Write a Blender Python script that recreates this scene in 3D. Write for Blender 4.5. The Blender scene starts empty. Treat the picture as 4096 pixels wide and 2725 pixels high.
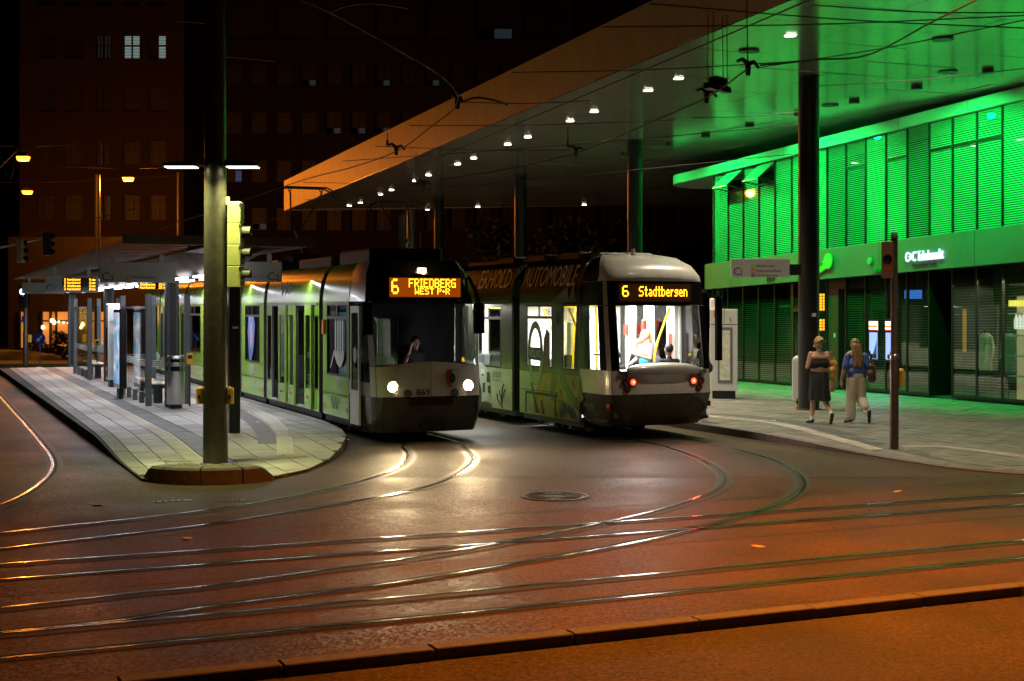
import bpy, bmesh, math, random
import numpy as np
from mathutils import Vector, Matrix
random.seed(7)
R = math.radians
scene = bpy.context.scene
col = scene.collection

# ------------------------------------------------------------------ camera, world, exposure
cam_data = bpy.data.cameras.new('camera')
cam_data.sensor_fit = 'HORIZONTAL'; cam_data.sensor_width = 36.0
FPX, CAMH, HOR, CX = 5500.0, 2.5, 1235.0, 2048.0     # focal length and horizon in photo pixels
cam_data.lens = FPX / 4096 * 36
cam_data.shift_y = -(1362.5 - HOR) / 4096
cam_data.clip_start = 0.1; cam_data.clip_end = 2000
cam = bpy.data.objects.new('camera', cam_data); col.objects.link(cam)
cam.location = (0, 0, CAMH); cam.rotation_euler = (R(90), 0, 0)
scene.camera = cam

world = bpy.data.worlds.new('World'); scene.world = world; world.use_nodes = True
wn = world.node_tree.nodes; wl = world.node_tree.links
bg = wn.get('Background') or wn.new('ShaderNodeBackground')
sky = wn.new('ShaderNodeTexSky'); sky.sky_type = 'NISHITA'; sky.sun_disc = False
sky.sun_elevation = R(-9); sky.sun_rotation = R(200)
wl.new(sky.outputs[0], bg.inputs[0]); bg.inputs[1].default_value = 0.05
scene.view_settings.view_transform = 'Standard'; scene.view_settings.look = 'None'
scene.view_settings.exposure = 0.0; scene.view_settings.gamma = 1.0
scene.view_settings.use_curve_mapping = False
scene.render.engine = 'CYCLES'
cy = scene.cycles
cy.use_denoising = True
try: cy.denoiser = 'OPENIMAGEDENOISE'
except Exception: pass
cy.use_light_tree = True; cy.max_bounces = 8; cy.transparent_max_bounces = 24
cy.diffuse_bounces = 3; cy.glossy_bounces = 4; cy.sample_clamp_indirect = 4.0; cy.sample_clamp_direct = 0
cy.caustics_reflective = False; cy.caustics_refractive = False

def lamp(kind, name, loc, power, color, parent=None, target=None, **kw):
    d = bpy.data.lights.new(name, kind); d.energy = power; d.color = color
    for k, v in kw.items(): setattr(d, k, v)
    o = bpy.data.objects.new(name, d); col.objects.link(o); o.location = loc
    if target is not None:
        o.rotation_euler = (Vector(target) - Vector(loc)).to_track_quat('-Z', 'Y').to_euler()
    if parent: o.parent = parent
    return o
# colours of the light sources of the place
SODIUM = (1.0, 0.25, 0.018); WHITE = (0.93, 0.93, 1.0); WARM = (1.0, 0.84, 0.58)
GREENL = (0.0, 1.0, 0.13); POLEL = (0.95, 1.0, 0.38); HEAD = (1.0, 0.74, 0.42)

# ------------------------------------------------------------------ helpers
def ground_at(x, y, z=0.0):
    Y = FPX * (CAMH - z) / (y - HOR)
    return Vector(((x - CX) * Y / FPX, Y, z))
def above_at(x, y, z):
    Y = FPX * (z - CAMH) / (HOR - y)
    return Vector(((x - CX) * Y / FPX, Y, z))
def point_at(x, y, Y):
    return Vector(((x - CX) * Y / FPX, Y, CAMH - (y - HOR) * Y / FPX))

class MB:
    def __init__(s): s.v = []; s.f = []; s.m = []
    def add(s, vs, fs, mi=0):
        n = len(s.v); s.v += [tuple(p) for p in vs]
        for q in fs: s.f.append(tuple(n + i for i in q)); s.m.append(mi)
        return s
    def quad(s, a, b, c, d, mi=0): return s.add([a, b, c, d], [(0, 1, 2, 3)], mi)
    def box(s, x0, x1, y0, y1, z0, z1, mi=0, T=None):
        vs = [Vector((x, y, z)) for z in (z0, z1) for y in (y0, y1) for x in (x0, x1)]
        if T is not None: vs = [T @ p for p in vs]
        return s.add(vs, [(0, 2, 3, 1), (4, 5, 7, 6), (0, 1, 5, 4), (2, 6, 7, 3), (0, 4, 6, 2), (1, 3, 7, 5)], mi)
    def cbox(s, x0, x1, y0, y1, z0, z1, c=.02, mi=0, T=None):
        # box with chamfered vertical edges and top rim
        def rg(d, z):
            return [(x0 + d + c, y0 + d), (x1 - d - c, y0 + d), (x1 - d, y0 + d + c), (x1 - d, y1 - d - c),
                    (x1 - d - c, y1 - d), (x0 + d + c, y1 - d), (x0 + d, y1 - d - c), (x0 + d, y0 + d + c)], z
        rings = [rg(0, z0), rg(0, z1 - c), rg(c * .7, z1)]
        return s.loft([[Vector((p[0], p[1], z)) if T is None else T @ Vector((p[0], p[1], z)) for p in r] for r, z in rings], True, True, True, mi)
    def loft(s, rings, closed=True, cap0=True, cap1=True, mi=0):
        n = len(rings[0]); b = len(s.v)
        for r in rings: s.v += [tuple(p) for p in r]
        for i in range(len(rings) - 1):
            for j in range(n if closed else n - 1):
                k = (j + 1) % n
                s.f.append((b + i * n + j, b + i * n + k, b + (i + 1) * n + k, b + (i + 1) * n + j)); s.m.append(mi)
        if closed and cap0: s.f.append(tuple(b + j for j in range(n - 1, -1, -1))); s.m.append(mi)
        if closed and cap1: s.f.append(tuple(b + (len(rings) - 1) * n + j for j in range(n))); s.m.append(mi)
        return s
    def prism(s, poly, z0, z1, mi=0, T=None):
        f = (lambda p: p) if T is None else (lambda p: T @ p)
        return s.loft([[f(Vector((p[0], p[1], z0))) for p in poly], [f(Vector((p[0], p[1], z1))) for p in poly]], True, True, True, mi)
    def cone(s, a, b, r0, r1, n=12, mi=0, caps=True):
        a = Vector(a); b = Vector(b); d = (b - a).normalized()
        u = d.orthogonal().normalized(); w = d.cross(u)
        rg = lambda c, r: [c + (u * math.cos(2 * math.pi * i / n) + w * math.sin(2 * math.pi * i / n)) * r for i in range(n)]
        return s.loft([rg(a, r0), rg(b, r1)], True, caps, caps, mi)
    def tube(s, pts, r, n=8, mi=0, caps=True):
        pts = [Vector(p) for p in pts]; rings = []; u = None
        for i, p in enumerate(pts):
            d = (pts[min(i + 1, len(pts) - 1)] - pts[max(i - 1, 0)]).normalized()
            if u is None: u = d.orthogonal().normalized()
            u = (u - d * u.dot(d)).normalized(); w = d.cross(u)
            rr = r[i] if isinstance(r, (list, tuple)) else r
            rings.append([p + (u * math.cos(2 * math.pi * k / n) + w * math.sin(2 * math.pi * k / n)) * rr for k in range(n)])
        return s.loft(rings, True, caps, caps, mi)
    def lathe(s, prof, c=(0, 0, 0), n=20, mi=0, sx=1, sy=1):
        c = Vector(c)
        return s.loft([[c + Vector((r * math.cos(2 * math.pi * k / n) * sx, r * math.sin(2 * math.pi * k / n) * sy, z)) for k in range(n)] for r, z in prof], True, True, True, mi)
    def ell(s, c, r, n=12, m=8, mi=0):
        return s.loft([[Vector((c[0] + r[0] * math.sin(math.pi * (i + .02) / (m + .04)) * math.cos(2 * math.pi * k / n),
                                c[1] + r[1] * math.sin(math.pi * (i + .02) / (m + .04)) * math.sin(2 * math.pi * k / n),
                                c[2] - r[2] * math.cos(math.pi * (i + .02) / (m + .04)))) for k in range(n)] for i in range(m + 1)], True, True, True, mi)
    def mesh(s, name):
        me = bpy.data.meshes.new(name); me.from_pydata(s.v, [], s.f)
        return me
    def build(s, name, mats, parent=None, smooth=None, kind=None, label=None, cat=None, group=None, fix=True, bevel=0):
        me = s.mesh(name)
        if not isinstance(mats, (list, tuple)): mats = [mats]
        for m in mats: me.materials.append(m)
        if any(s.m): me.polygons.foreach_set('material_index', s.m)
        if fix or bevel:
            bm = bmesh.new(); bm.from_mesh(me)
            if bevel:
                bmesh.ops.bevel(bm, geom=[e for e in bm.edges if len(e.link_faces) == 2 and e.calc_face_angle(0) > .5], offset=bevel, segments=2, affect='EDGES', profile=.5)
            bmesh.ops.recalc_face_normals(bm, faces=bm.faces); bm.to_mesh(me); bm.free()
        if smooth is not None:
            me.polygons.foreach_set('use_smooth', [True] * len(me.polygons))
            try: me.set_sharp_from_angle(angle=R(smooth))
            except Exception: pass
        me.update()
        return link(name, me, parent, label, cat, group, kind)

def link(name, me, parent=None, label=None, cat=None, group=None, kind=None):
    o = bpy.data.objects.new(name, me); col.objects.link(o)
    if parent: o.parent = parent
    return tag(o, label, cat, group, kind)
def tag(o, label=None, cat=None, group=None, kind=None):
    if label: o['label'] = label
    if cat: o['category'] = cat
    if group: o['group'] = group
    if kind: o['kind'] = kind
    return o
def empty(name, loc=(0, 0, 0), rz=0, label=None, cat=None, group=None):
    o = bpy.data.objects.new(name, None); col.objects.link(o); o.location = loc; o.rotation_euler = (0, 0, rz)
    o.empty_display_size = .2
    return tag(o, label, cat, group)
def copy_tree(o, parent=None):
    c = o.copy(); col.objects.link(c); c.parent = parent
    for ch in list(o.children): copy_tree(ch, c)
    return c
def catmull(pts, k=8):
    pts = [Vector(p) for p in pts]; out = []
    P = [pts[0] * 2 - pts[1]] + pts + [pts[-1] * 2 - pts[-2]]
    for i in range(1, len(P) - 2):
        for j in range(k):
            t = j / k; a, b, c, d = P[i - 1:i + 3]
            out.append(.5 * ((2 * b) + (c - a) * t + (2 * a - 5 * b + 4 * c - d) * t * t + (3 * b - a - 3 * c + d) * t ** 3))
    out.append(pts[-1]); return out
def clip_poly(poly, outline):
    # Sutherland-Hodgman against a convex counter-clockwise outline
    out = list(poly)
    n = len(outline)
    for i in range(n):
        a = outline[i]; b = outline[(i + 1) % n]
        side = lambda p: (b[0] - a[0]) * (p[1] - a[1]) - (b[1] - a[1]) * (p[0] - a[0])
        inp = out; out = []
        for j in range(len(inp)):
            p = inp[j]; q = inp[(j + 1) % len(inp)]; sp = side(p); sq = side(q)
            if sp >= 0: out.append(p)
            if (sp > 0 > sq) or (sp < 0 < sq):
                t = sp / (sp - sq); out.append((p[0] + (q[0] - p[0]) * t, p[1] + (q[1] - p[1]) * t))
        if not out: return []
    return out
def area2(p): return .5 * sum(p[i][0] * p[(i + 1) % len(p)][1] - p[(i + 1) % len(p)][0] * p[i][1] for i in range(len(p)))

# text: flat lettering cut to a width and height, set on a plane (origin, right, up)
def text_geo(s, font_bold=0):
    c = bpy.data.curves.new('lettering', 'FONT'); c.body = s; c.size = 1; c.resolution_u = 2
    if font_bold: c.offset = font_bold
    o = bpy.data.objects.new('lettering', c); col.objects.link(o)
    bpy.context.view_layer.update()
    dg = bpy.context.evaluated_depsgraph_get()
    me = bpy.data.meshes.new_from_object(o.evaluated_get(dg))
    vs = np.array([v.co[:2] for v in me.vertices]); fs = [tuple(p.vertices) for p in me.polygons]
    bpy.data.objects.remove(o); bpy.data.curves.remove(c); bpy.data.meshes.remove(me)
    return vs, fs
def text_on(s, mat, parent, org, right, up, w=None, h=.1, name='lettering', off=.004, bold=0, thick=0, italic=0, **kw):
    vs, fs = text_geo(s, bold)
    mn = vs.min(0); mx = vs.max(0); sz = mx - mn
    sy = h / sz[1]; sx = (w / sz[0]) if w else sy
    org = Vector(org); right = Vector(right).normalized(); up = Vector(up).normalized(); nr = right.cross(up)
    P = []
    for p in vs:
        X = (p[0] - mn[0]) * sx; Y = (p[1] - mn[1]) * sy
        P.append(org + right * (X + italic * Y) + up * Y + nr * off)
    mb = MB(); mb.add(P, fs)
    if thick:
        bm = bmesh.new(); me = mb.mesh('t'); bm.from_mesh(me)
        r = bmesh.ops.extrude_face_region(bm, geom=bm.faces[:])
        bmesh.ops.translate(bm, verts=[e for e in r['geom'] if isinstance(e, bmesh.types.BMVert)], vec=nr * thick)
        bmesh.ops.recalc_face_normals(bm, faces=bm.faces)
        me2 = bpy.data.meshes.new(name); bm.to_mesh(me2); bm.free(); me2.materials.append(mat)
        return link(name, me2, parent, **kw)
    return mb.build(name, mat, parent, fix=False, **kw)

# dot-matrix letters
DOTS = {'6': '01110 10000 10000 11110 10001 10001 01110', 'F': '11111 10000 10000 11110 10000 10000 10000', 'R': '11110 10001 10001 11110 10100 10010 10001',
 'I': '111 010 010 010 010 010 111', 'E': '11111 10000 10000 11110 10000 10000 11111', 'D': '11110 10001 10001 10001 10001 10001 11110', 'B': '11110 10001 10001 11110 10001 10001 11110',
 'G': '01111 10000 10000 10111 10001 10001 01111', 'W': '10001 10001 10001 10101 10101 11011 10001', 'S': '01111 10000 10000 01110 00001 00001 11110', 'T': '11111 00100 00100 00100 00100 00100 00100',
 'P': '11110 10001 10001 11110 10000 10000 10000', '+': '000 000 010 111 010 000 000', ' ': '00 00 00 00 00 00 00', 't': '010 010 111 010 010 010 011', 'a': '0000 0000 0110 0001 0111 1001 0111',
 'd': '0001 0001 0111 1001 1001 1001 0111', 'b': '1000 1000 1110 1001 1001 1001 1110', 'e': '0000 0000 0110 1001 1111 1000 0111', 'r': '000 000 101 110 100 100 100',
 'g': '0000 0000 0111 1001 0111 0001 1110', 'n': '0000 0000 1110 1001 1001 1001 1001', 'H': '10001 10001 10001 11111 10001 10001 10001', 'u': '0000 0000 1001 1001 1001 1001 0111',
 'p': '0000 0000 1110 1001 1110 1000 1000', 'h': '1000 1000 1110 1001 1001 1001 1001', 'o': '0000 0000 0110 1001 1001 1001 0110', 'f': '011 100 110 100 100 100 100', '3': '11110 00001 00001 01110 00001 00001 11110',
 '1': '010 110 010 010 010 010 111', '2': '01110 10001 00001 00110 01000 10000 11111', '5': '11111 10000 11110 00001 00001 10001 01110', 'm': '00000 00000 11110 10101 10101 10101 10101', 'i': '1 0 1 1 1 1 1'}
def dots(mb, s, org, right, up, w, h, bold=1.0):
    cols = []
    for ch in s:
        rows = DOTS[ch].split()
        for x in range(len(rows[0])): cols.append([r[x] for r in rows])
        cols.append(['0'] * 7)
    cols = cols[:-1]; n = len(cols); dx = w / n; dy = h / 7
    org = Vector(org); right = Vector(right).normalized(); up = Vector(up).normalized()
    for i, c in enumerate(cols):
        for j, b in enumerate(c):
            if b == '1':
                p = org + right * (i * dx) + up * ((6 - j) * dy)
                mb.quad(p, p + right * dx * bold, p + right * dx * bold + up * dy * bold, p + up * dy * bold)
    return mb
# ------------------------------------------------------------------ materials
def mat(name, c, rough=.5, metal=0., var=0., scale=8., bump=0., bscale=None, rvar=0., spec=None, coat=0., stretch=None, detail=5):
    m = bpy.data.materials.new(name); m.use_nodes = True
    nt = m.node_tree; b = nt.nodes['Principled BSDF']; L = nt.links
    b.inputs['Base Color'].default_value = (*c, 1); b.inputs['Roughness'].default_value = rough; b.inputs['Metallic'].default_value = metal
    if spec is not None: b.inputs['Specular IOR Level'].default_value = spec
    if coat: b.inputs['Coat Weight'].default_value = coat; b.inputs['Coat Roughness'].default_value = .08
    if var or bump or rvar:
        tc = nt.nodes.new('ShaderNodeTexCoord'); src = tc.outputs['Object']
        if stretch:
            mp = nt.nodes.new('ShaderNodeMapping'); mp.inputs['Scale'].default_value = stretch
            L.new(src, mp.inputs['Vector']); src = mp.outputs['Vector']
        nz = nt.nodes.new('ShaderNodeTexNoise'); nz.inputs['Scale'].default_value = scale; nz.inputs['Detail'].default_value = detail; nz.inputs['Roughness'].default_value = .62
        L.new(src, nz.inputs['Vector'])
        if var:
            cr = nt.nodes.new('ShaderNodeMapRange'); cr.inputs['From Min'].default_value = .3; cr.inputs['From Max'].default_value = .7
            cr.inputs['To Min'].default_value = 1 - var; cr.inputs['To Max'].default_value = 1 + var
            mx = nt.nodes.new('ShaderNodeMix'); mx.data_type = 'RGBA'; mx.blend_type = 'MULTIPLY'; mx.inputs['Factor'].default_value = 1
            mx.inputs['A'].default_value = (*c, 1)
            L.new(nz.outputs['Fac'], cr.inputs['Value']); L.new(cr.outputs['Result'], mx.inputs['B']); L.new(mx.outputs['Result'], b.inputs['Base Color'])
        if rvar:
            rr = nt.nodes.new('ShaderNodeMapRange'); rr.inputs['From Min'].default_value = .3; rr.inputs['From Max'].default_value = .7
            rr.inputs['To Min'].default_value = max(.03, rough - rvar); rr.inputs['To Max'].default_value = min(1, rough + rvar)
            L.new(nz.outputs['Fac'], rr.inputs['Value']); L.new(rr.outputs['Result'], b.inputs['Roughness'])
        if bump:
            n2 = nz
            if bscale:
                n2 = nt.nodes.new('ShaderNodeTexNoise'); n2.inputs['Scale'].default_value = bscale; n2.inputs['Detail'].default_value = 3; L.new(src, n2.inputs['Vector'])
            bp = nt.nodes.new('ShaderNodeBump'); bp.inputs['Strength'].default_value = bump; bp.inputs['Distance'].default_value = .01
            L.new(n2.outputs['Fac'], bp.inputs['Height']); L.new(bp.outputs['Normal'], b.inputs['Normal'])
    return m
def emit(name, c, s, base=(0.02, 0.02, 0.02)):
    m = bpy.data.materials.new(name); m.use_nodes = True; b = m.node_tree.nodes['Principled BSDF']
    b.inputs['Base Color'].default_value = (*base, 1); b.inputs['Emission Color'].default_value = (*c, 1); b.inputs['Emission Strength'].default_value = s
    return m
def glass(name, tint=(.9, .95, .92), refl=.06, rough=.0, fres=1.45, dirt=.0):
    m = bpy.data.materials.new(name); m.use_nodes = True; nt = m.node_tree; nt.nodes.clear(); L = nt.links
    out = nt.nodes.new('ShaderNodeOutputMaterial'); mx = nt.nodes.new('ShaderNodeMixShader'); tr = nt.nodes.new('ShaderNodeBsdfTransparent'); gl = nt.nodes.new('ShaderNodeBsdfGlossy')
    tr.inputs['Color'].default_value = (*tint, 1); gl.inputs['Roughness'].default_value = rough; gl.inputs['Color'].default_value = (1, 1, 1, 1)
    fr = nt.nodes.new('ShaderNodeLayerWeight'); fr.inputs['Blend'].default_value = .5
    pw = nt.nodes.new('ShaderNodeMath'); pw.operation = 'POWER'; pw.inputs[1].default_value = 4.0; L.new(fr.outputs['Facing'], pw.inputs[0])
    ad = nt.nodes.new('ShaderNodeMath'); ad.operation = 'MULTIPLY_ADD'; ad.use_clamp = True; ad.inputs[1].default_value = .6; ad.inputs[2].default_value = refl
    L.new(pw.outputs[0], ad.inputs[0]); L.new(ad.outputs[0], mx.inputs[0]); L.new(tr.outputs[0], mx.inputs[1]); L.new(gl.outputs[0], mx.inputs[2]); L.new(mx.outputs[0], out.inputs[0])
    return m

# asphalt: dark aggregate with worn, slightly damp gloss and a coarse grain that glints in the headlights
def asphalt(name, base, rlo, rhi, grain=.5):
    m = bpy.data.materials.new(name); m.use_nodes = True; nt = m.node_tree; L = nt.links; b = nt.nodes['Principled BSDF']
    b.inputs['Specular IOR Level'].default_value = .15
    tc = nt.nodes.new('ShaderNodeTexCoord')
    big = nt.nodes.new('ShaderNodeTexNoise'); big.inputs['Scale'].default_value = .7; big.inputs['Detail'].default_value = 6
    vor = nt.nodes.new('ShaderNodeTexVoronoi'); vor.inputs['Scale'].default_value = 38
    fine = nt.nodes.new('ShaderNodeTexNoise'); fine.inputs['Scale'].default_value = 24; fine.inputs['Detail'].default_value = 6
    for n in (big, vor, fine): L.new(tc.outputs['Object'], n.inputs['Vector'])
    mr = nt.nodes.new('ShaderNodeMapRange'); mr.inputs['From Min'].default_value = .3; mr.inputs['From Max'].default_value = .7; mr.inputs['To Min'].default_value = .65; mr.inputs['To Max'].default_value = 1.35
    L.new(big.outputs['Fac'], mr.inputs['Value'])
    m2 = nt.nodes.new('ShaderNodeMapRange'); m2.inputs['From Min'].default_value = .25; m2.inputs['From Max'].default_value = .75; m2.inputs['To Min'].default_value = .6; m2.inputs['To Max'].default_value = 1.4
    L.new(fine.outputs['Fac'], m2.inputs['Value'])
    mu = nt.nodes.new('ShaderNodeMath'); mu.operation = 'MULTIPLY'; L.new(mr.outputs[0], mu.inputs[0]); L.new(m2.outputs[0], mu.inputs[1])
    mx = nt.nodes.new('ShaderNodeMix'); mx.data_type = 'RGBA'; mx.blend_type = 'MULTIPLY'; mx.inputs['Factor'].default_value = 1; mx.inputs['A'].default_value = (*base, 1)
    L.new(mu.outputs[0], mx.inputs['B']); L.new(mx.outputs['Result'], b.inputs['Base Color'])
    rr = nt.nodes.new('ShaderNodeMapRange'); rr.inputs['From Min'].default_value = .3; rr.inputs['From Max'].default_value = .7; rr.inputs['To Min'].default_value = rlo; rr.inputs['To Max'].default_value = rhi
    L.new(big.outputs['Fac'], rr.inputs['Value']); L.new(rr.outputs[0], b.inputs['Roughness'])
    # every stone of the aggregate has its own tint and tilts its own way
    cell = nt.nodes.new('ShaderNodeTexVoronoi'); cell.inputs['Scale'].default_value = 46; L.new(tc.outputs['Object'], cell.inputs['Vector'])
    sep = nt.nodes.new('ShaderNodeSeparateColor'); L.new(cell.outputs['Color'], sep.inputs[0])
    m3 = nt.nodes.new('ShaderNodeMapRange'); m3.inputs['To Min'].default_value = .7; m3.inputs['To Max'].default_value = 1.35; L.new(sep.outputs[0], m3.inputs['Value'])
    mu2 = nt.nodes.new('ShaderNodeMath'); mu2.operation = 'MULTIPLY'; L.new(mu.outputs[0], mu2.inputs[0]); L.new(m3.outputs[0], mu2.inputs[1]); L.new(mu2.outputs[0], mx.inputs['B'])
    sb = nt.nodes.new('ShaderNodeVectorMath'); sb.operation = 'SUBTRACT'; sb.inputs[1].default_value = (.5, .5, .5); L.new(cell.outputs['Color'], sb.inputs[0])
    sc_ = nt.nodes.new('ShaderNodeVectorMath'); sc_.operation = 'SCALE'; sc_.inputs['Scale'].default_value = grain; L.new(sb.outputs[0], sc_.inputs[0])
    ge = nt.nodes.new('ShaderNodeNewGeometry'); an = nt.nodes.new('ShaderNodeVectorMath'); an.operation = 'ADD'; L.new(ge.outputs['Normal'], an.inputs[0]); L.new(sc_.outputs[0], an.inputs[1])
    no = nt.nodes.new('ShaderNodeVectorMath'); no.operation = 'NORMALIZE'; L.new(an.outputs[0], no.inputs[0]); L.new(no.outputs[0], b.inputs['Normal'])
    return m
M = {}
M['asphalt'] = asphalt('asphalt', (.060, .040, .023), .46, .64, .19)
M['asphalt_patch'] = asphalt('asphalt_patch', (.076, .056, .037), .55, .75, .14)
M['asphalt_near'] = asphalt('asphalt_near', (.060, .047, .032), .6, .8, .22)
M['rail'] = mat('rail_steel', (.12, .108, .095), .18, 1, .2, 20, 0, rvar=.08)
M['groove'] = mat('groove_dark', (.010, .009, .008), .75, 0)
M['seal'] = mat('rail_joint_sealant', (.025, .023, .021), .55, 0, .3, 30, .3)
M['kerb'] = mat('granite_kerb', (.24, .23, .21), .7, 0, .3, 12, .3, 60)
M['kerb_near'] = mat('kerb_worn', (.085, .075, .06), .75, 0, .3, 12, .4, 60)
M['kerb_low'] = mat('kerb_concrete', (.16, .15, .135), .8, 0, .3, 10, .4, 50)
M['slab'] = mat('concrete_slab', (.40, .39, .37), .62, 0, .28, 1.4, .2, 70, rvar=.1)
M['slab2'] = mat('concrete_slab_b', (.33, .325, .31), .65, 0, .28, 1.4, .2, 70, rvar=.1)
M['slab_dark'] = mat('basalt_slab', (.12, .125, .135), .55, 0, .2, 4, .2, 70)
M['tactile'] = mat('tactile_slab', (.58, .55, .47), .6, 0, .15, 5, .2, 60)
M['joint'] = mat('paving_joint', (.06, .055, .05), .9)
M['joint_light'] = mat('paving_joint_light', (.12, .11, .095), .9)
M['paver'] = mat('paver', (.23, .215, .19), .6, 0, .25, 2.5, .3, 60, rvar=.12)
M['paver2'] = mat('paver_b', (.185, .175, .155), .6, 0, .25, 2.5, .3, 60, rvar=.12)
M['manhole'] = mat('cast_iron', (.10, .095, .09), .38, .8, .3, 25, .4)
M['dark_steel'] = mat('anthracite_steel', (.065, .068, .078), .42, .2, .15, 12, .06)
M['grey_steel'] = mat('grey_painted_steel', (.17, .175, .19), .38, .3, .12, 9, .05)
M['black'] = mat('black_plastic', (.012, .012, .013), .4, 0, .2, 9)
M['gloss_black'] = mat('gloss_black', (.008, .008, .009), .12, 0, 0)
M['bellows'] = mat('bellows_rubber', (.018, .018, .018), .7, 0, .3, 20)
M['chrome'] = mat('brushed_steel', (.72, .71, .68), .34, 1, .12, 18, .05, rvar=.1, stretch=(1, 1, 14))
M['pole'] = mat('galvanised_pole', (.10, .088, .07), .36, .5, .18, 14, .05, rvar=.08)
M['sig_yellow'] = mat('signal_housing', (.62, .63, .22), .5, 0, .1, 6, .05)
M['button'] = mat('button_yellow', (.75, .42, .03), .4)
M['sign'] = mat('sign_panel', (.52, .52, .51), .45, .1, .06, 5)
M['sign_ink'] = mat('sign_ink', (.02, .02, .022), .5)
M['white_paint'] = mat('white_paint', (.72, .72, .70), .4, 0, .06, 6)
M['red_paint'] = mat('red_paint', (.6, .035, .02), .4)
M['blue_paint'] = mat('blue_sign', (.02, .05, .45), .4)
M['orange_paint'] = mat('orange_marker', (.8, .25, .02), .35)
M['rust_fascia'] = mat('canopy_fascia', (.085, .052, .045), .5, .2, .15, 5, .05)
M['fin'] = mat('aluminium_fin', (.17, .165, .16), .32, .7, .1, 10)
M['canopy_panel'] = mat('soffit_panel', (.74, .73, .70), .17, .76, .03, .4, .006, .8)
M['fascia'] = mat('roof_fascia', (.55, .52, .47), .55, .0, .1, 1.2, .03)
M['column'] = mat('column_paint', (.02, .02, .02), .35, .2, .2, 4, .05)
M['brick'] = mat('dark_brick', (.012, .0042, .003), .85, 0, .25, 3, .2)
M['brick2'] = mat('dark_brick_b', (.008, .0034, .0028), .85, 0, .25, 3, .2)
M['win_dark'] = mat('dark_window', (.005, .005, .006), .55)
M['frame_dark'] = mat('window_frame', (.02, .018, .017), .5)
M['win_lit'] = emit('lit_blind_cool', (.62, .85, .80), .34)
M['win_lit2'] = emit('lit_window_dim', (.35, .62, .75), .028)
M['win_blue'] = emit('lit_window_blue', (.10, .25, .7), .25)
M['g_brim'] = mat('brim_panel', (.36, .38, .36), .45, 0, .05, 1.2)
M['g_wall'] = mat('facade_panel', (.17, .20, .18), .42, .1, .08, 1.2, .03)
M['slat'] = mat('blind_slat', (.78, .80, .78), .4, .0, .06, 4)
M['g_frame'] = mat('facade_frame', (.02, .022, .02), .4, .3)
M['g_back'] = mat('shop_interior', (.05, .055, .05), .8, 0, .4, 1.0)
M['cream_wall'] = emit('glowing_corridor_wall', (1.0, .82, .52), .75, (.6, .55, .42))  # wall glows by itself, the corridor light is put into its colour
M['glass'] = glass('clear_glass')
M['glass_shelter'] = glass('shelter_glass', (.82, .88, .88), .05)
M['glass_facade'] = glass('facade_glass', (.80, .9, .84), .07, .02)
M['glass_tram'] = glass('tram_glass', (.42, .44, .43), .07)
M['glass_front'] = glass('windscreen_glass', (.55, .56, .55), .02)
M['glass_lit'] = glass('tram_glass_clear', (.93, .94, .90), .015)
M['glass_film'] = glass('tram_glass_printed', (.55, .52, .40), .03)
M['tram_green'] = mat('tram_green', (.27, .50, .05), .22, 0, .14, 2.2, coat=.6)
M['tram_green2'] = mat('tram_green_upper', (.16, .31, .035), .24, 0, .05, 2)
M['tram_white'] = mat('tram_white', (.76, .75, .73), .26, 0, .12, 3.5, coat=.5)
M['tram_silver'] = mat('tram_silver', (.40, .38, .36), .3, .25, .05, 2, coat=.4)
M['tram_skirt'] = mat('tram_skirt', (.07, .068, .058), .25, .1, .2, 6, coat=.4)
M['tram_int'] = mat('tram_interior', (.78, .78, .75), .5, 0, .03, 2)
M['tram_int_dark'] = mat('tram_interior_dark', (.10, .10, .10), .6)
M['seat_dark'] = mat('seat_dark', (.03, .035, .05), .7, 0, .3, 30)
M['rail_yellow'] = mat('handrail_yellow', (.85, .62, .02), .35)
M['rail_green'] = mat('handrail_green', (.01, .42, .05), .35)
M['led'] = emit('led_amber', (1.0, .42, .01), 5.0)
M['led_bright'] = emit('led_yellow', (1.0, .62, .02), 3.4)
M['led_glow'] = emit('led_backing_glow', (1.0, .16, .0), .30)
M['led_back'] = emit('led_backing', (.5, .1, .0), .04)
M['headlamp'] = emit('headlamp', (1.0, .70, .36), 260)
M['toplamp'] = emit('top_marker_lamp', (1.0, .66, .32), 9)
M['redlamp'] = emit('tail_lamp_lit', (1.0, .035, .015), 7)
M['redcore'] = emit('tail_lamp_core', (1.0, .16, .06), 9)
M['redoff'] = mat('tail_lamp_unlit', (.25, .01, .008), .12, coat=.5)
M['lamp_orange'] = emit('sodium_lamp', (1.0, .30, .03), 5)
M['lamp_white'] = emit('fluorescent', (.94, .95, 1.0), 5)
M['lamp_down'] = emit('downlight', (1.0, .92, .76), 14)
M['lamp_pole'] = emit('pole_lamp', (1.0, 1.0, .62), 7)
M['skin'] = mat('skin', (.60, .36, .27), .5, 0, .08, 12)
M['skin2'] = mat('skin_tan', (.48, .27, .19), .5, 0, .08, 12)
M['hair_blond'] = mat('hair_blond', (.52, .36, .15), .45, 0, .3, 40, .3, stretch=(1, 1, .15))
M['hair_brown'] = mat('hair_brown', (.24, .145, .06), .45, 0, .35, 40, .3, stretch=(1, 1, .15))
M['hair_dark'] = mat('hair_dark', (.02, .015, .012), .5, 0, .3, 40, .2)
M['cloth_black'] = mat('cloth_black', (.012, .012, .013), .8, 0, .3, 20, .1)
M['cloth_blue'] = mat('cloth_blue', (.06, .11, .33), .36, 0, .3, 9, .6, 11)
M['cloth_beige'] = mat('cloth_beige', (.56, .49, .40), .75, 0, .15, 9, .35, 12, stretch=(1, 1, .25))
M['cloth_white'] = mat('cloth_white', (.75, .74, .70), .7, 0, .1, 20, .2)
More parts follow.
